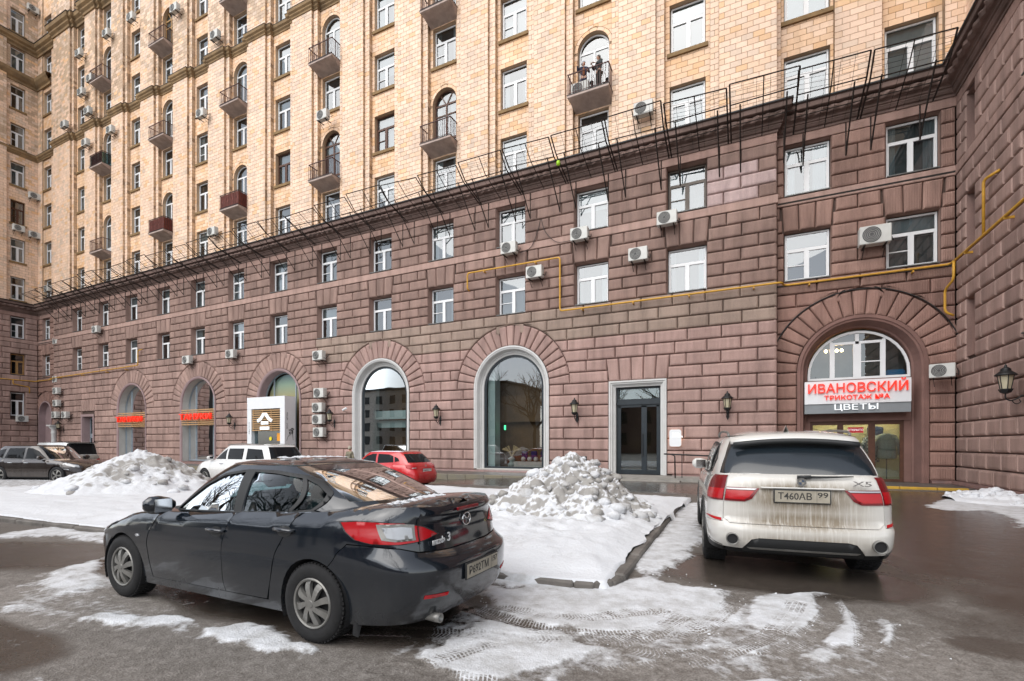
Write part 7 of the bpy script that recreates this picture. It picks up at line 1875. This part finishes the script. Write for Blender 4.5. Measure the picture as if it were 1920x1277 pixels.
for sg in (-1, 1):
    Mx = Matrix.Translation((-2.40, sg*.69, .455)) @ Matrix.Rotation(R(-90), 4, 'Y')
    b = MB(); b.lathe([(.050, -.05), (.054, .03), (.058, .045), (.064, .045), (.066, .03), (.062, -.06)], 20, Mx, cap=False); ex = b.build('exhaust', M['alloy'], bx_, world=False, smooth=True)
    b = MB(); b.lathe([(0, .030), (.056, .030), (.056, .0)], 20, Mx); b.build('exhaust_bore', M['under'], ex, world=False)
    mirror(bx_, .62, sg*.80, 1.18, sg, W_, 1.1)
xg = bc.S(0, .92)[0]
b = MB(); b.rbox(xg-.022, xg+.02, -.40, .40, 1.018, 1.036, .008); b.build('tailgate_handle_strip', W_, bx_, world=False)
plate(bx_, (xg-.022, 0, .94), R(-90), 'Т460АВ', '99', w=.52, h=.125)
# roundel
Mx = Matrix.Translation((xg-.000, 0, 1.095)) @ Matrix.Rotation(R(-90), 4, 'Y')
M['rd_blue'] = mat('badge_blue', (.04, .06, .10), .4); M['rd_grey2'] = mat('badge_pale', (.22, .20, .17), .5); M['rd_grey'] = mat('badge_grey', (.12, .12, .115), .4)
b = MB(); b.lathe([(0, .01), (.044, .01), (.046, .006), (.046, 0)], 24, Mx); rd = b.build('badge', M['rd_grey'], bx_, world=False)
b = MB(); b.tube([tuple(Mx @ Vector((.043*math.cos(t), .043*math.sin(t), .010))) for t in np.linspace(0, 2*math.pi, 25)], .004, 5, cap=False); b.build('badge_rim', M['chrome'], rd, world=False)
for q in range(4):
    vs = [(0, 0, .0125)]+[(.027*math.cos(q*math.pi/2+k*math.pi/12), .027*math.sin(q*math.pi/2+k*math.pi/12), .0125) for k in range(7)]
    b = MB(); b.add([tuple(Mx @ Vector(v)) for v in vs], [(0, k+1, k+2) for k in range(6)]); b.build('badge_quarter', M['rd_blue'] if q % 2 else M['rd_grey2'], rd, world=False)
o = text('X5', .075, bx_, (xg+.004, -.56, 1.085), (R(90), 0, R(-90)), M['chrome'], .004, .001, world=False); o['fit'] = .17
# wiper, rails, antenna, wheels
b = MB(); b.tube([(-2.29, -.02, 1.145), (-2.29, -.25, 1.15), (-2.265, -.50, 1.16)], [.018, .013, .006], 6); b.tube([(-2.285, .03, 1.145), (-2.295, -.1, 1.15)], .022, 6); b.build('rear_wiper', M['plastic'], bx_, world=False, smooth=True)
for sg in (-1, 1):
    b = MB(); b.tube(spline([(-1.55, sg*.66, 1.61), (-1.4, sg*.665, 1.66), (-.6, sg*.675, 1.69), (.1, sg*.67, 1.67), (.25, sg*.66, 1.63)], 5), .017, 6); b.build('roof_rail', M['alloy'], bx_, world=False, smooth=True)
b = MB(); b.add([(-1.45, 0, 1.745), (-1.25, 0, 1.675), (-1.5, .03, 1.66), (-1.5, -.03, 1.66), (-1.48, 0, 1.745)], [(0, 1, 2), (0, 3, 1), (0, 2, 4), (0, 4, 3)]); b.build('antenna_fin', W_, bx_, world=False)
four_wheels(bc, .95, .26, 'alloy5', M['alloy'], .66)
seats(bx_, (-.2, -1.1), .9, .55, .5); b = MB(); b.box(-2.1, .9, -.8, .8, .8, .85); b.build('cabin_floor', M['seat'], bx_, world=False)
# ------------------------------------------------------------------ parked cars along the road
def quick_car(name, label, loc, rz, paint_m, L=4.6, W=1.8, H=1.5, belt=.92, hood=.9, nose_z=.7, cowl=.95, a_top=.2, c_top=-1.0, c_base=-1.9, wheels=(-1.35, 1.35), wr=.32, glass_m=None, windows=(), seams=(), tail=None, cap='alloy10', tailtop=None, crown=.05, tw=.8, nose_r=.3, tail_r=.2, rear_up=None, two_tone=None):
    root = thing(name, label, 'car', loc, rz); h = W/2; x0, x1 = -L/2, L/2
    plan = [(x0, 0), (x0+.012, h*.45), (x0+.06, h*.75), (x0+tail_r, h*.92), (x0+.6, h*.985), (x0+1.1, h), (0, h), (x1-1.1, h*.995), (x1-.65, h*.96), (x1-nose_r, h*.82), (x1-.10, h*.55), (x1, 0)]
    zt = H-crown; rear_up = rear_up or .12
    c = Car(root, plan, rear=[(.2, .12), (.4, .0), (.6, .0), (.7, .05), (belt, rear_up), (belt+.2, rear_up+.05)], front=[(.2, .08), (.45, 0), (.7, .08), (hood, .35)],
        side=[(.2, .955), (.45, .99), (.65, 1.0), (.8, .985), (belt, .95), (belt+.2, .92)], ztop=[(x0, tailtop or belt+.04), (c_base, (tailtop or belt+.04)), (-.2, belt+.01), (cowl-.2, belt), (cowl+.25, hood), ((cowl+x1)/2+.2, (hood+nose_z)/2+.05), (x1, nose_z)], zbot=.24, rnd=.07,
        gplan=[(c_base, 0), (c_base+.02, h*.45), (c_base+.08, h*.7), (c_base+.3, h*.85), (c_base+.9, h*.89), (0, h*.885), (cowl-.4, h*.83), (cowl-.15, h*.68), (cowl-.03, h*.42), (cowl, 0)], zb=belt-.01, zt=zt,
        xr=[(belt-.01, c_base), ((belt+zt)/2, c_base*.55+c_top*.45), (zt, c_top), (zt+.05, c_top+.1)], xf=[(belt-.01, cowl), (zt, a_top), (zt+.05, a_top-.1)], tum=[(belt-.01, 1.0), ((belt+zt)/2, .93), (zt-.06, (.93+tw)/2-.01), (zt, tw), (zt+.05, tw-.04)], crown=crown, arch_r=wr+.045, wheels=wheels, wr=wr)
    ar = c.archs(); c.shell(M['under']); c.liners()
    sm = [sorted(spline(s_, 4), key=lambda p: p[1]) for s_ in seams]
    ends = [[(0, .24)]]
    Lp = c.ps[-1]
    lst = sm
    prev = None
    for i in range(len(lst)+1):
        A = [(c.sx(x)+.004, z) for x, z in lst[i-1]] if i > 0 else None; B = [(c.sx(x)-.004, z) for x, z in lst[i]] if i < len(lst) else None
        sA = A[-1][0] if A else 0.0; sB = B[-1][0] if B else Lp
        top = c.top_edge(sA, sB, 18)
        poly = ([A[0]] if A else [(0.0, .24)])+([B[0]]+B[1:-1] if B else [(Lp, .24)])+top[::-1]+(A[1:-1][::-1] if A else [])
        nm = 'rear_body' if i == 0 else ('front_body' if i == len(lst) else 'door')
        c.panel(nm, poly, (two_tone or paint_m) if nm == 'rear_body' else paint_m, ar, step=.09)
    c.topsheet(paint_m, 'bonnet', .03); c.roof(paint_m)
    Lg = c.gs[-1]; gm = glass_m or M['dark_glass']
    hl = [[(c.gsx(x, z), z) for x, z in w_] for w_ in windows]
    zbk = belt+.06; ztk = zt-.06
    rwn = [(c.gsy(h*.78, zbk), zbk), (c.gsy(h*.66, ztk), ztk)]; hb = [(0, zbk), *rwn, (0, ztk)]
    fw = [(c.gsy(h*.72, belt+.03, True), belt+.03), (Lg, belt+.03), (Lg, zt-.03), (c.gsy(h*.62, zt-.03, True), zt-.03)]
    c.gpanel('pillars', [(0, belt-.01), (Lg, belt-.01), (Lg, zt+.001), (0, zt+.001)], paint_m, hl+[hb, fw], raw=True, flange=.015, step=.09)
    for w_ in windows: c.gpanel('side_window', w_, gm, off=-.004, flange=0, step=.12)
    c.gpanel('rear_window', rwn+[(-a, z) for a, z in rwn[::-1]], M['dark_glass'], raw=True, both=False, off=-.003, flange=0, step=.12)
    c.gpanel('windscreen', [(a-.001 if a == Lg else a, z) for a, z in fw], M['car_glass'], raw=True, off=-.004, flange=0, step=.12)
    for sg in (1, -1): mirror(root, cowl-.35, sg*(h*.87), belt+.07, sg, paint_m, 1.1)
    four_wheels(c, h-.015, .2, cap, M['alloy'], .66)
    for x, z in [(( s_[0][0]+.22), belt-.14) for s_ in seams[:-1]]:
        for sg in (1, -1):
            b = MB(); b.tube([(x-.1, sg*(h*.985), z), (x-.08, sg*(h+.015), z), (x+.08, sg*(h+.015), z), (x+.1, sg*(h*.985), z)], .014, 6); b.build('door_handle', M['chrome'], root, world=False)
    seats(root, (-.1, -1.0), .6*H/1.5, .5, .5)
    return root, c
M['white2'] = paint('white_car_paint', (.62, .62, .61), 0, dirt=(.32, .28, .22), d_lo=.25, d_hi=.8, dirt_amt=.6)
M['redp'] = paint('red_car_paint', (.50, .012, .016), .1, dirt=(.2, .06, .05), d_lo=.2, d_hi=.5, dirt_amt=.4)
M['silver'] = paint('silver_car_paint', (.50, .51, .51), .1, dirt=(.17, .145, .115), d_lo=.55, d_hi=.95, dirt_amt=1.0)
M['mudsilver'] = paint('muddy_silver_car_paint', (.36, .345, .31), .1, dirt=(.15, .125, .095), d_lo=.6, d_hi=1.3, dirt_amt=1.0)
M['brownp'] = paint('dark_brown_car_paint', (.022, .015, .013), .3, dirt=(.10, .085, .07), d_lo=.15, d_hi=.6, dirt_amt=.7)
root, c = quick_car('minivan', 'white minivan with black rear glass parked in front of the white porch', (-18.9, 13.7, -.18), R(180), M['white2'], L=5.3, W=1.98, H=1.70, belt=1.06, hood=1.0, nose_z=.74, cowl=1.42, a_top=.45, c_top=-2.0, c_base=-2.48, wheels=(-1.6, 1.52), wr=.34,
    windows=[[(1.0, 1.09), (.62, 1.36), (.35, 1.50), (.28, 1.51), (.28, 1.09)], [(.18, 1.09), (.18, 1.53), (-.75, 1.53), (-.75, 1.09)], [(-.95, 1.09), (-.95, 1.53), (-1.8, 1.49), (-2.0, 1.12)]],
    seams=[[(-.85, .3), (-.85, .7), (-.85, 1.06)], [(.2, .3), (.22, .7), (.2, 1.06)], [(1.15, .3), (1.2, .7), (1.1, 1.06)]], tw=.83, rear_up=.06)
c.panel('tail_lamp', [('x', -2.25, 1.0), ('y', .85, .96), ('y', .0, .95), ('y', .0, .985), ('y', .85, 1.02), ('x', -2.2, 1.04)], M['tail_red'], off=.012, step=.08)
for sg in (-1, 1):
    b = MB(); b.tube([(-1.8, sg*.72, 1.69), (-.5, sg*.74, 1.72), (.4, sg*.7, 1.68)], .016, 5); b.build('roof_rail', M['alloy'], root, world=False)
root, c = quick_car('hatchback', 'bright red hatchback seen from behind beyond the black sedan', (-12.85, 15.0, -.17), R(180), M['redp'], L=4.3, W=1.78, H=1.44, belt=.95, hood=.9, nose_z=.7, cowl=.95, a_top=.25, c_top=-1.45, c_base=-1.98, wheels=(-1.3, 1.38), wr=.32,
    windows=[[(.55, .98), (.2, 1.25), (-.1, 1.33), (-.3, 1.33), (-.32, .98)], [(-.4, .98), (-.38, 1.33), (-.9, 1.31), (-1.1, 1.25), (-1.15, 1.02)], [(-1.2, 1.03), (-1.15, 1.24), (-1.32, 1.18), (-1.42, 1.07)]],
    seams=[[(-.95, .3), (-1.0, .6), (-1.2, .95)], [(-.3, .3), (-.3, .6), (-.35, .95)], [(.75, .3), (.8, .6), (.65, .94)]], rear_up=.14, tail_r=.28)
c.panel('tail_lamp', [('x', -1.80, .93), ('x', -1.88, .80), ('y', .72, .76), ('y', .52, .79), ('y', .50, .86), ('y', .7, .93)], M['tail_red'], off=.01, step=.04)
c.panel('tail_lamp_strip', [('y', .72, .80), ('y', .58, .81), ('y', .58, .84), ('y', .72, .83)], M['lamp_clear'], off=.015, step=.04)
plate(root, (c.S(0, .72)[0]-.015, 0, .72), R(-90), 'К809КК', '777', m=M['pvc'])
Mx = Matrix.Translation((c.S(0, .88)[0]-.008, 0, .89)) @ Matrix.Rotation(R(-90), 4, 'Y'); b = MB(); b.tube([tuple(Mx @ Vector((.04*math.cos(t), .04*math.sin(t), 0))) for t in np.linspace(0, 2*math.pi, 19)], .005, 4, cap=False)
for k in range(3): b.tube([tuple(Mx @ Vector((0, 0, 0))), tuple(Mx @ Vector((.04*math.cos(k*2.094+math.pi/1), .04*math.sin(k*2.094+math.pi), 0)))], .005, 4)
b.build('badge', M['chrome'], root, world=False)
root, c = quick_car('minivan', 'muddy silver minivan seen from behind at the far left', (-34.65, 13.55, -.2), R(180), M['silver'], L=5.1, W=1.82, H=1.86, belt=1.12, hood=1.08, nose_z=.8, cowl=1.7, a_top=1.0, c_top=-2.3, c_base=-2.47, wheels=(-1.55, 1.55), wr=.34,
    windows=[[(1.35, 1.15), (.95, 1.55), (.7, 1.66), (.55, 1.15)], [(.45, 1.15), (.5, 1.66), (-.75, 1.66), (-.75, 1.15)], [(-.85, 1.15), (-.85, 1.66), (-2.1, 1.64), (-2.2, 1.15)]],
    seams=[[(-.8, .3), (-.8, .7), (-.8, 1.12)], [(.5, .3), (.5, .7), (.5, 1.12)], [(1.4, .3), (1.4, .7), (1.35, 1.12)]], tw=.85, rear_up=.05, two_tone=M['mudsilver'])
c.panel('tail_lamp', [('x', -2.38, .98), ('x', -2.42, .80), ('y', .74, .80), ('y', .62, .86), ('y', .62, .93)], M['tail_red'], off=.01, step=.05)
b = MB(); b.rbox(-2.50, -2.25, -.66, .66, 1.79, 1.83, .015); b.build('rear_spoiler', M['plastic'], root, world=False)
root, c = quick_car('suv', 'dark brown suv cut off by the left edge of the photo', (-27.9, 10.6, -.17), R(18), M['brownp'], L=4.8, W=1.93, H=1.66, belt=1.04, hood=1.0, nose_z=.78, cowl=1.0, a_top=.25, c_top=-1.75, c_base=-2.15, wheels=(-1.45, 1.42), wr=.37,
    windows=[[(.70, 1.07), (.3, 1.4), (.0, 1.52), (-.25, 1.53), (-.25, 1.07)], [(-.35, 1.07), (-.35, 1.53), (-1.15, 1.52), (-1.3, 1.1)], [(-1.4, 1.1), (-1.3, 1.5), (-1.65, 1.44), (-1.85, 1.18)]],
    seams=[[(-1.1, .3), (-1.15, .7), (-1.3, 1.05)], [(-.3, .3), (-.3, .7), (-.32, 1.05)], [(.9, .3), (.95, .7), (.8, 1.04)]], glass_m=M['dark_glass'], cap='alloy5', nose_r=.35)
c.panel('head_lamp', [('x', 1.75, .86), ('x', 1.9, .80), ('x', 2.1, .72), ('fy', .62, .70), ('fy', .62, .80), ('x', 1.95, .90)], M['lamp_clear'], off=.008, step=.05)
c.panel('turn_repeater', [('x', 1.78, .62), ('x', 1.95, .60), ('x', 1.95, .64), ('x', 1.78, .65)], M['lamp_clear'], off=.01, step=.04)
b = MB(); b.tube([c.S(c.sx(x), .30, -.01) for x in (-.9, 0, .95)], .02, 5); b.build('sill_strip', M['alloy'], root, world=False)
b = MB(); b.tube([c.G(c.gsx(x, 1.055), 1.055, -.008) for x in (-1.2, -.3, .72)], .012, 5); b.build('waist_trim', M['chrome'], root, world=False)

# ------------------------------------------------------------------ people
def skinned(name, joints, edges, m, parent, sub=2):
    me = bpy.data.meshes.new(name); me.from_pydata([j[:3] for j in joints], edges, []); o = bpy.data.objects.new(name, me); link(o, parent)
    sk = o.modifiers.new('skin', 'SKIN'); sk.use_smooth_shade = True; lay = me.skin_vertices.new() if not me.skin_vertices else me.skin_vertices[0]
    for i, j in enumerate(joints):
        r = j[3]; lay.data[i].radius = (r, j[4] if len(j) > 4 else r)
    lay.data[0].use_root = True
    s_ = o.modifiers.new('sub', 'SUBSURF'); s_.levels = sub; s_.render_levels = sub
    me.materials.append(m); return o
def chain(n): return [(i, i+1) for i in range(n-1)]
def hand(root, wrist, d, m):
    w = Vector(wrist); d = Vector(d).normalized(); sd = d.cross(Vector((0, 0, 1))).normalized()
    J = [(*w, .018, .012), (*(w+d*.05), .03, .012), (*(w+d*.09), .032, .012)]; E = [(0, 1), (1, 2)]
    for k, (o_, ln) in enumerate(((-.024, .06), (-.008, .07), (.008, .068), (.024, .052))):
        b_ = w+d*.09+sd*o_; i = len(J); J += [(*(b_+d*.03), .008), (*(b_+d*ln+Vector((0, 0, -.02))), .007)]; E += [(2, i), (i, i+1)]
    i = len(J); J += [(*(w+d*.05+sd*.035), .009), (*(w+d*.085+sd*.05), .008)]; E += [(1, i), (i, i+1)]
    skinned('hand', J, E, m, root, 1)
def person(label, loc, rz, h, pose, top, legs, shoes, hairm, hat=None, inner=None):
    root = thing('person', label, 'person', loc, rz); k = h/1.75
    P_ = lambda *a: tuple(v*k for v in a)
    la, ra = pose['l'], pose['r']        # elbow, wrist
    body = [P_(0, 0, .95, .14, .10), P_(0, 0, 1.15, .13, .095), P_(0, .0, 1.36, .15, .10), P_(0, 0, 1.47, .06, .06), P_(0, .0, 1.54, .052, .055),
            P_(.09, 0, .86, .09, .09), P_(.10, .0, .50, .055, .06), P_(.10, .02, .09, .04, .042), P_(.10, -.10, .04, .035, .03),
            P_(-.09, 0, .86, .09, .09), P_(-.10, .0, .50, .055, .06), P_(-.10, .02, .09, .04, .042), P_(-.10, -.10, .04, .035, .03),
            P_(.185, 0, 1.41, .055, .055), P_(*la[0], .04), P_(*la[1], .03), P_(-.185, 0, 1.41, .055, .055), P_(*ra[0], .04), P_(*ra[1], .03)]
    ed = [(0, 1), (1, 2), (2, 3), (3, 4), (0, 5), (5, 6), (6, 7), (7, 8), (0, 9), (9, 10), (10, 11), (11, 12), (2, 13), (13, 14), (14, 15), (2, 16), (16, 17), (17, 18)]
    skinned('body', body, ed, M['skin'], root)
    jk = [P_(0, 0, .93, .165, .125), P_(0, 0, 1.15, .155, .12), P_(0, 0, 1.37, .17, .12), P_(0, 0, 1.47, .085, .08), P_(.19, 0, 1.415, .075, .07), P_(*la[0], .058), P_(*[a+(b-a)*.9 for a, b in zip(la[0], la[1])], .045), P_(-.19, 0, 1.415, .075, .07), P_(*ra[0], .058), P_(*[a+(b-a)*.9 for a, b in zip(ra[0], ra[1])], .045)]
    skinned('jacket', jk, [(0, 1), (1, 2), (2, 3), (2, 4), (4, 5), (5, 6), (2, 7), (7, 8), (8, 9)], top, root)
    tr = [P_(0, 0, .95, .15, .11), P_(.095, 0, .84, .10, .10), P_(.10, 0, .50, .072, .075), P_(.10, .02, .12, .058, .06), P_(-.095, 0, .84, .10, .10), P_(-.10, 0, .50, .072, .075), P_(-.10, .02, .12, .058, .06)]
    skinned('trousers', tr, [(0, 1), (1, 2), (2, 3), (0, 4), (4, 5), (5, 6)], legs, root)
    for s in (-1, 1): skinned('shoe', [P_(s*.10, .05, .05, .045, .05), P_(s*.10, -.05, .05, .045, .04), P_(s*.10, -.17, .04, .038, .03)], [(0, 1), (1, 2)], shoes, root, 1)
    # head with face
    hz, tz = 1.64*k, pose.get('turn', 0); b = MB(); n, mm = 20, 16; vs = []
    for i in range(mm+1):
        ph = math.pi*i/mm
        for j in range(n):
            th = 2*math.pi*j/n; x, y, z = math.sin(ph)*math.cos(th), math.sin(ph)*math.sin(th), math.cos(ph)
            X, Y, Z = x*.075, y*.095, z*.118
            if z < -.2: X *= 1+.35*(z+.2); Y *= 1+.18*(z+.2)
            if y < -.8 and abs(x) < .35 and -.25 < z < .12: Y -= .022*(1-abs(x)/.35)*(1-abs(z+.1)/.25 if abs(z+.1) < .25 else 0)     # nose
            if y < -.7 and abs(abs(x)-.4) < .16 and .0 < z < .2: Y += .008
            vs.append((X*k, Y*k, Z*k))
    b.add(vs, [(i*n+j, (i+1)*n+j, (i+1)*n+(j+1) % n, i*n+(j+1) % n) for i in range(mm) for j in range(n)]); hd = b.build('head', M['skin'], root, world=False, smooth=True); hd.location = (0, -.01, hz); hd.rotation_euler = (0, 0, tz)
    for s in (-1, 1):
        b = MB(); b.lathe([(0, -.004), (.011, 0), (0, .004)], 8, Matrix.Translation((s*.030*k, -.086*k, .012*k)) @ Matrix.Rotation(R(90), 4, 'X')); b.build('eye', M['hair'], hd, world=False)
        b = MB(); b.lathe([(0, -.025), (.014, -.012), (.016, .012), (0, .028)], 8, Matrix.Translation((s*.077*k, .005, .0))); b.build('ear', M['skin'], hd, world=False)
    b = MB(); b.box(-.022*k, .022*k, -.093*k, -.082*k, -.060*k, -.052*k); b.build('mouth', M['red_plate'], hd, world=False)
    hm = hairm if hat is None else hat; b = MB(); vs = []
    for i in range(9):
        ph = math.pi*.62*i/8
        for j in range(n):
            th = 2*math.pi*j/n; x, y, z = math.sin(ph)*math.cos(th), math.sin(ph)*math.sin(th), math.cos(ph)
            cut = max(z, .25) if y < -.45 else z
            vs.append((x*.083*k, (y*.103+.004)*k, (cut*.128+.004)*k))
    b.add(vs, [(i*n+j, (i+1)*n+j, (i+1)*n+(j+1) % n, i*n+(j+1) % n) for i in range(8) for j in range(n)]); b.build('hair' if hat is None else 'hat', hm, hd, world=False, smooth=True)
    if inner:
        skinned('sweater', [P_(0, -.075, 1.0, .075, .06), P_(0, -.085, 1.2, .07, .055), P_(0, -.06, 1.42, .06, .05)], [(0, 1), (1, 2)], inner, root, 1)
    for a in (la, ra): hand(root, [v*k for v in a[1]], Vector(a[1])-Vector(a[0]), M['skin'])
    return root
M['navy'] = noisy('navy_jacket', (.012, .017, .045), .8, .2, 9); M['rust_knit'] = noisy('rust_sweater', (.28, .09, .025), .9, .2, 20)
M['grey_coat'] = noisy('dark_grey_coat', (.045, .055, .058), .9, .2, 9); M['jeans'] = noisy('blue_jeans', (.03, .05, .10), .9, .2, 9)
M['camo'] = noisy('camouflage_jacket', (.30, .27, .19), .9, .3, 9, col2=(.07, .065, .05)); M['cap_beige'] = noisy('beige_knit_cap', (.45, .41, .33), .9, .15, 20); M['grey_cap'] = noisy('grey_cap', (.30, .33, .37), .9, .1, 20)
bx0 = COLS[1]
person('man in navy jacket and rust sweater gesturing on the upper balcony', (bx0-.35, YS-.42, 18.05), R(20), 1.74, {'l': ((.27, -.10, 1.16), (.16, -.30, 1.12)), 'r': ((-.27, -.10, 1.18), (-.30, -.26, 1.42)), 'turn': R(35)}, M['navy'], M['jeans'], M['plastic'], M['hair'], M['grey_cap'], M['rust_knit'])
person('woman in dark grey coat standing at the railing of the upper balcony', (bx0+.42, YS-.52, 18.05), R(-35), 1.70, {'l': ((.25, -.08, 1.16), (.10, -.30, 1.22)), 'r': ((-.25, -.10, 1.16), (-.12, -.32, 1.24)), 'turn': R(-25)}, M['grey_coat'], M['hair'], M['plastic'], M['hair'])
person('pedestrian in camouflage jacket and beige cap walking behind the red car', (-17.55, 18.05, -.17), R(175), 1.60, {'l': ((.28, .0, 1.12), (.24, -.16, .95)), 'r': ((-.28, 0, 1.12), (-.24, -.16, .95))}, M['camo'], M['grey_coat'], M['plastic'], M['hair'], M['cap_beige'])

# ------------------------------------------------------------------ what the glass reflects: bare trees and a house across the yard
M['bark'] = noisy('bare_tree_bark', (.035, .028, .024), .9, .25, 6)
def tree(label, x, y, h, seed):
    r_ = random.Random(seed); root = thing('bare_tree', label, 'tree', (x, y, -.05), group='bare trees across the yard')
    tr = MB(); cr = MB()
    def grow(p, d, L, r, lev):
        q = p+d*L; mid = p+d*L*.5+Vector((r_.uniform(-1, 1), r_.uniform(-1, 1), r_.uniform(-.3, .3)))*L*.06
        (tr if lev == 0 else cr).tube([p, mid, q], [r, r*.85, r*.68], 5 if lev < 3 else 3, cap=False)
        if lev >= 5: return
        for k in range(2 if lev else 4):
            nd = (d*.9+Vector((r_.uniform(-1, 1), r_.uniform(-1, 1), r_.uniform(-.25, .6)))*(.75)).normalized(); grow(q, nd, L*r_.uniform(.62, .85), r*.6, lev+1)
        if lev: grow(p+d*L*.55, (d+Vector((r_.uniform(-1, 1), r_.uniform(-1, 1), .2))).normalized(), L*.6, r*.5, lev+1)
    grow(Vector((0, 0, 0)), Vector((0, 0, 1)), h*.28, h*.022, 0)
    tr.build('trunk', M['bark'], root, world=False); cr.build('crown', M['bark'], root, world=False)
for i, (x, y, h) in enumerate(((-24, -11, 13), (-14.5, -8, 11), (-7, -9, 12), (-37, -12, 13), (3, -10, 12), (-19, -14, 12), (-19, -4.6, 12), (-28, -8, 13))):
    tree(['bare tree mirrored in the tall arched window', 'bare tree mirrored in the black sedan side glass', 'bare tree behind the viewer nearest the camera', 'bare tree mirrored in the left white arch', 'bare tree behind the viewer towards the right', 'bare tree between the two mirrored in the arched windows', 'bare tree mirrored in the front door glass of the black sedan', 'bare tree farther left behind the one mirrored in the sedan front door'][i], x, y, h, 40+i)
ob = thing('opposite_house', 'pale stone apartment house across the yard mirrored in the arched window', 'building', (-60, -42, 0))
b = MB(); b.box(-82, -43.5, -60, -42, 0, 14); b.build('wall', M['concrete'], ob)
for fl in range(4):
    for k in range(10):
        w = MB(); x = -80.5+k*3.7; w.box(x, x+1.4, -42.0, -41.9, 1.6+fl*3.1, 3.4+fl*3.1); w.build('window', M['unlit_room'], ob)
oc = thing('opposite_house', 'low brown house across the yard added out of view to darken reflections in the glass door', 'building', (-5, -46, 0))  # unseen house added to darken the low reflections in glass and car paint
b2 = MB(); b2.box(-36, 34, -60, -46, 0, 9.5); b2.build('wall', M['granite'], oc)
for fl in range(2):
    for k in range(16):
        w = MB(); x = -34.5+k*4.3; w.box(x, x+1.6, -46.0, -45.9, 1.4+fl*4, 3.8+fl*4); w.build('window', M['unlit_room'], oc)
b2 = MB(); b2.rbox(-36.5, 34.5, -60.5, -45.5, 9.5, 10.0, .1); b2.build('roof', M['flash'], oc)
b = MB(); b.rbox(-82.5, -43.0, -60.5, -41.5, 14, 14.5, .1); b.build('roof', M['flash'], ob)
# ------------------------------------------------------------------ fit late lettering, turn lettering into meshes
bpy.context.view_layer.update()
dg = bpy.context.evaluated_depsgraph_get()
for o in [o for o in scene.objects if o.type == 'FONT']:
    if o.get('fit'):
        if o.dimensions.x > 0: o.scale.x = o['fit']/o.dimensions.x
        del o['fit']
    me = bpy.data.meshes.new_from_object(o.evaluated_get(dg)); nm = o.name
    n = bpy.data.objects.new(nm.split('.')[0], me); link(n, o.parent); n.location = o.location; n.rotation_euler = o.rotation_euler; n.scale = o.scale
    if o.parent is None and o.get('kind'): n['kind'] = o['kind']
    bpy.data.objects.remove(o)
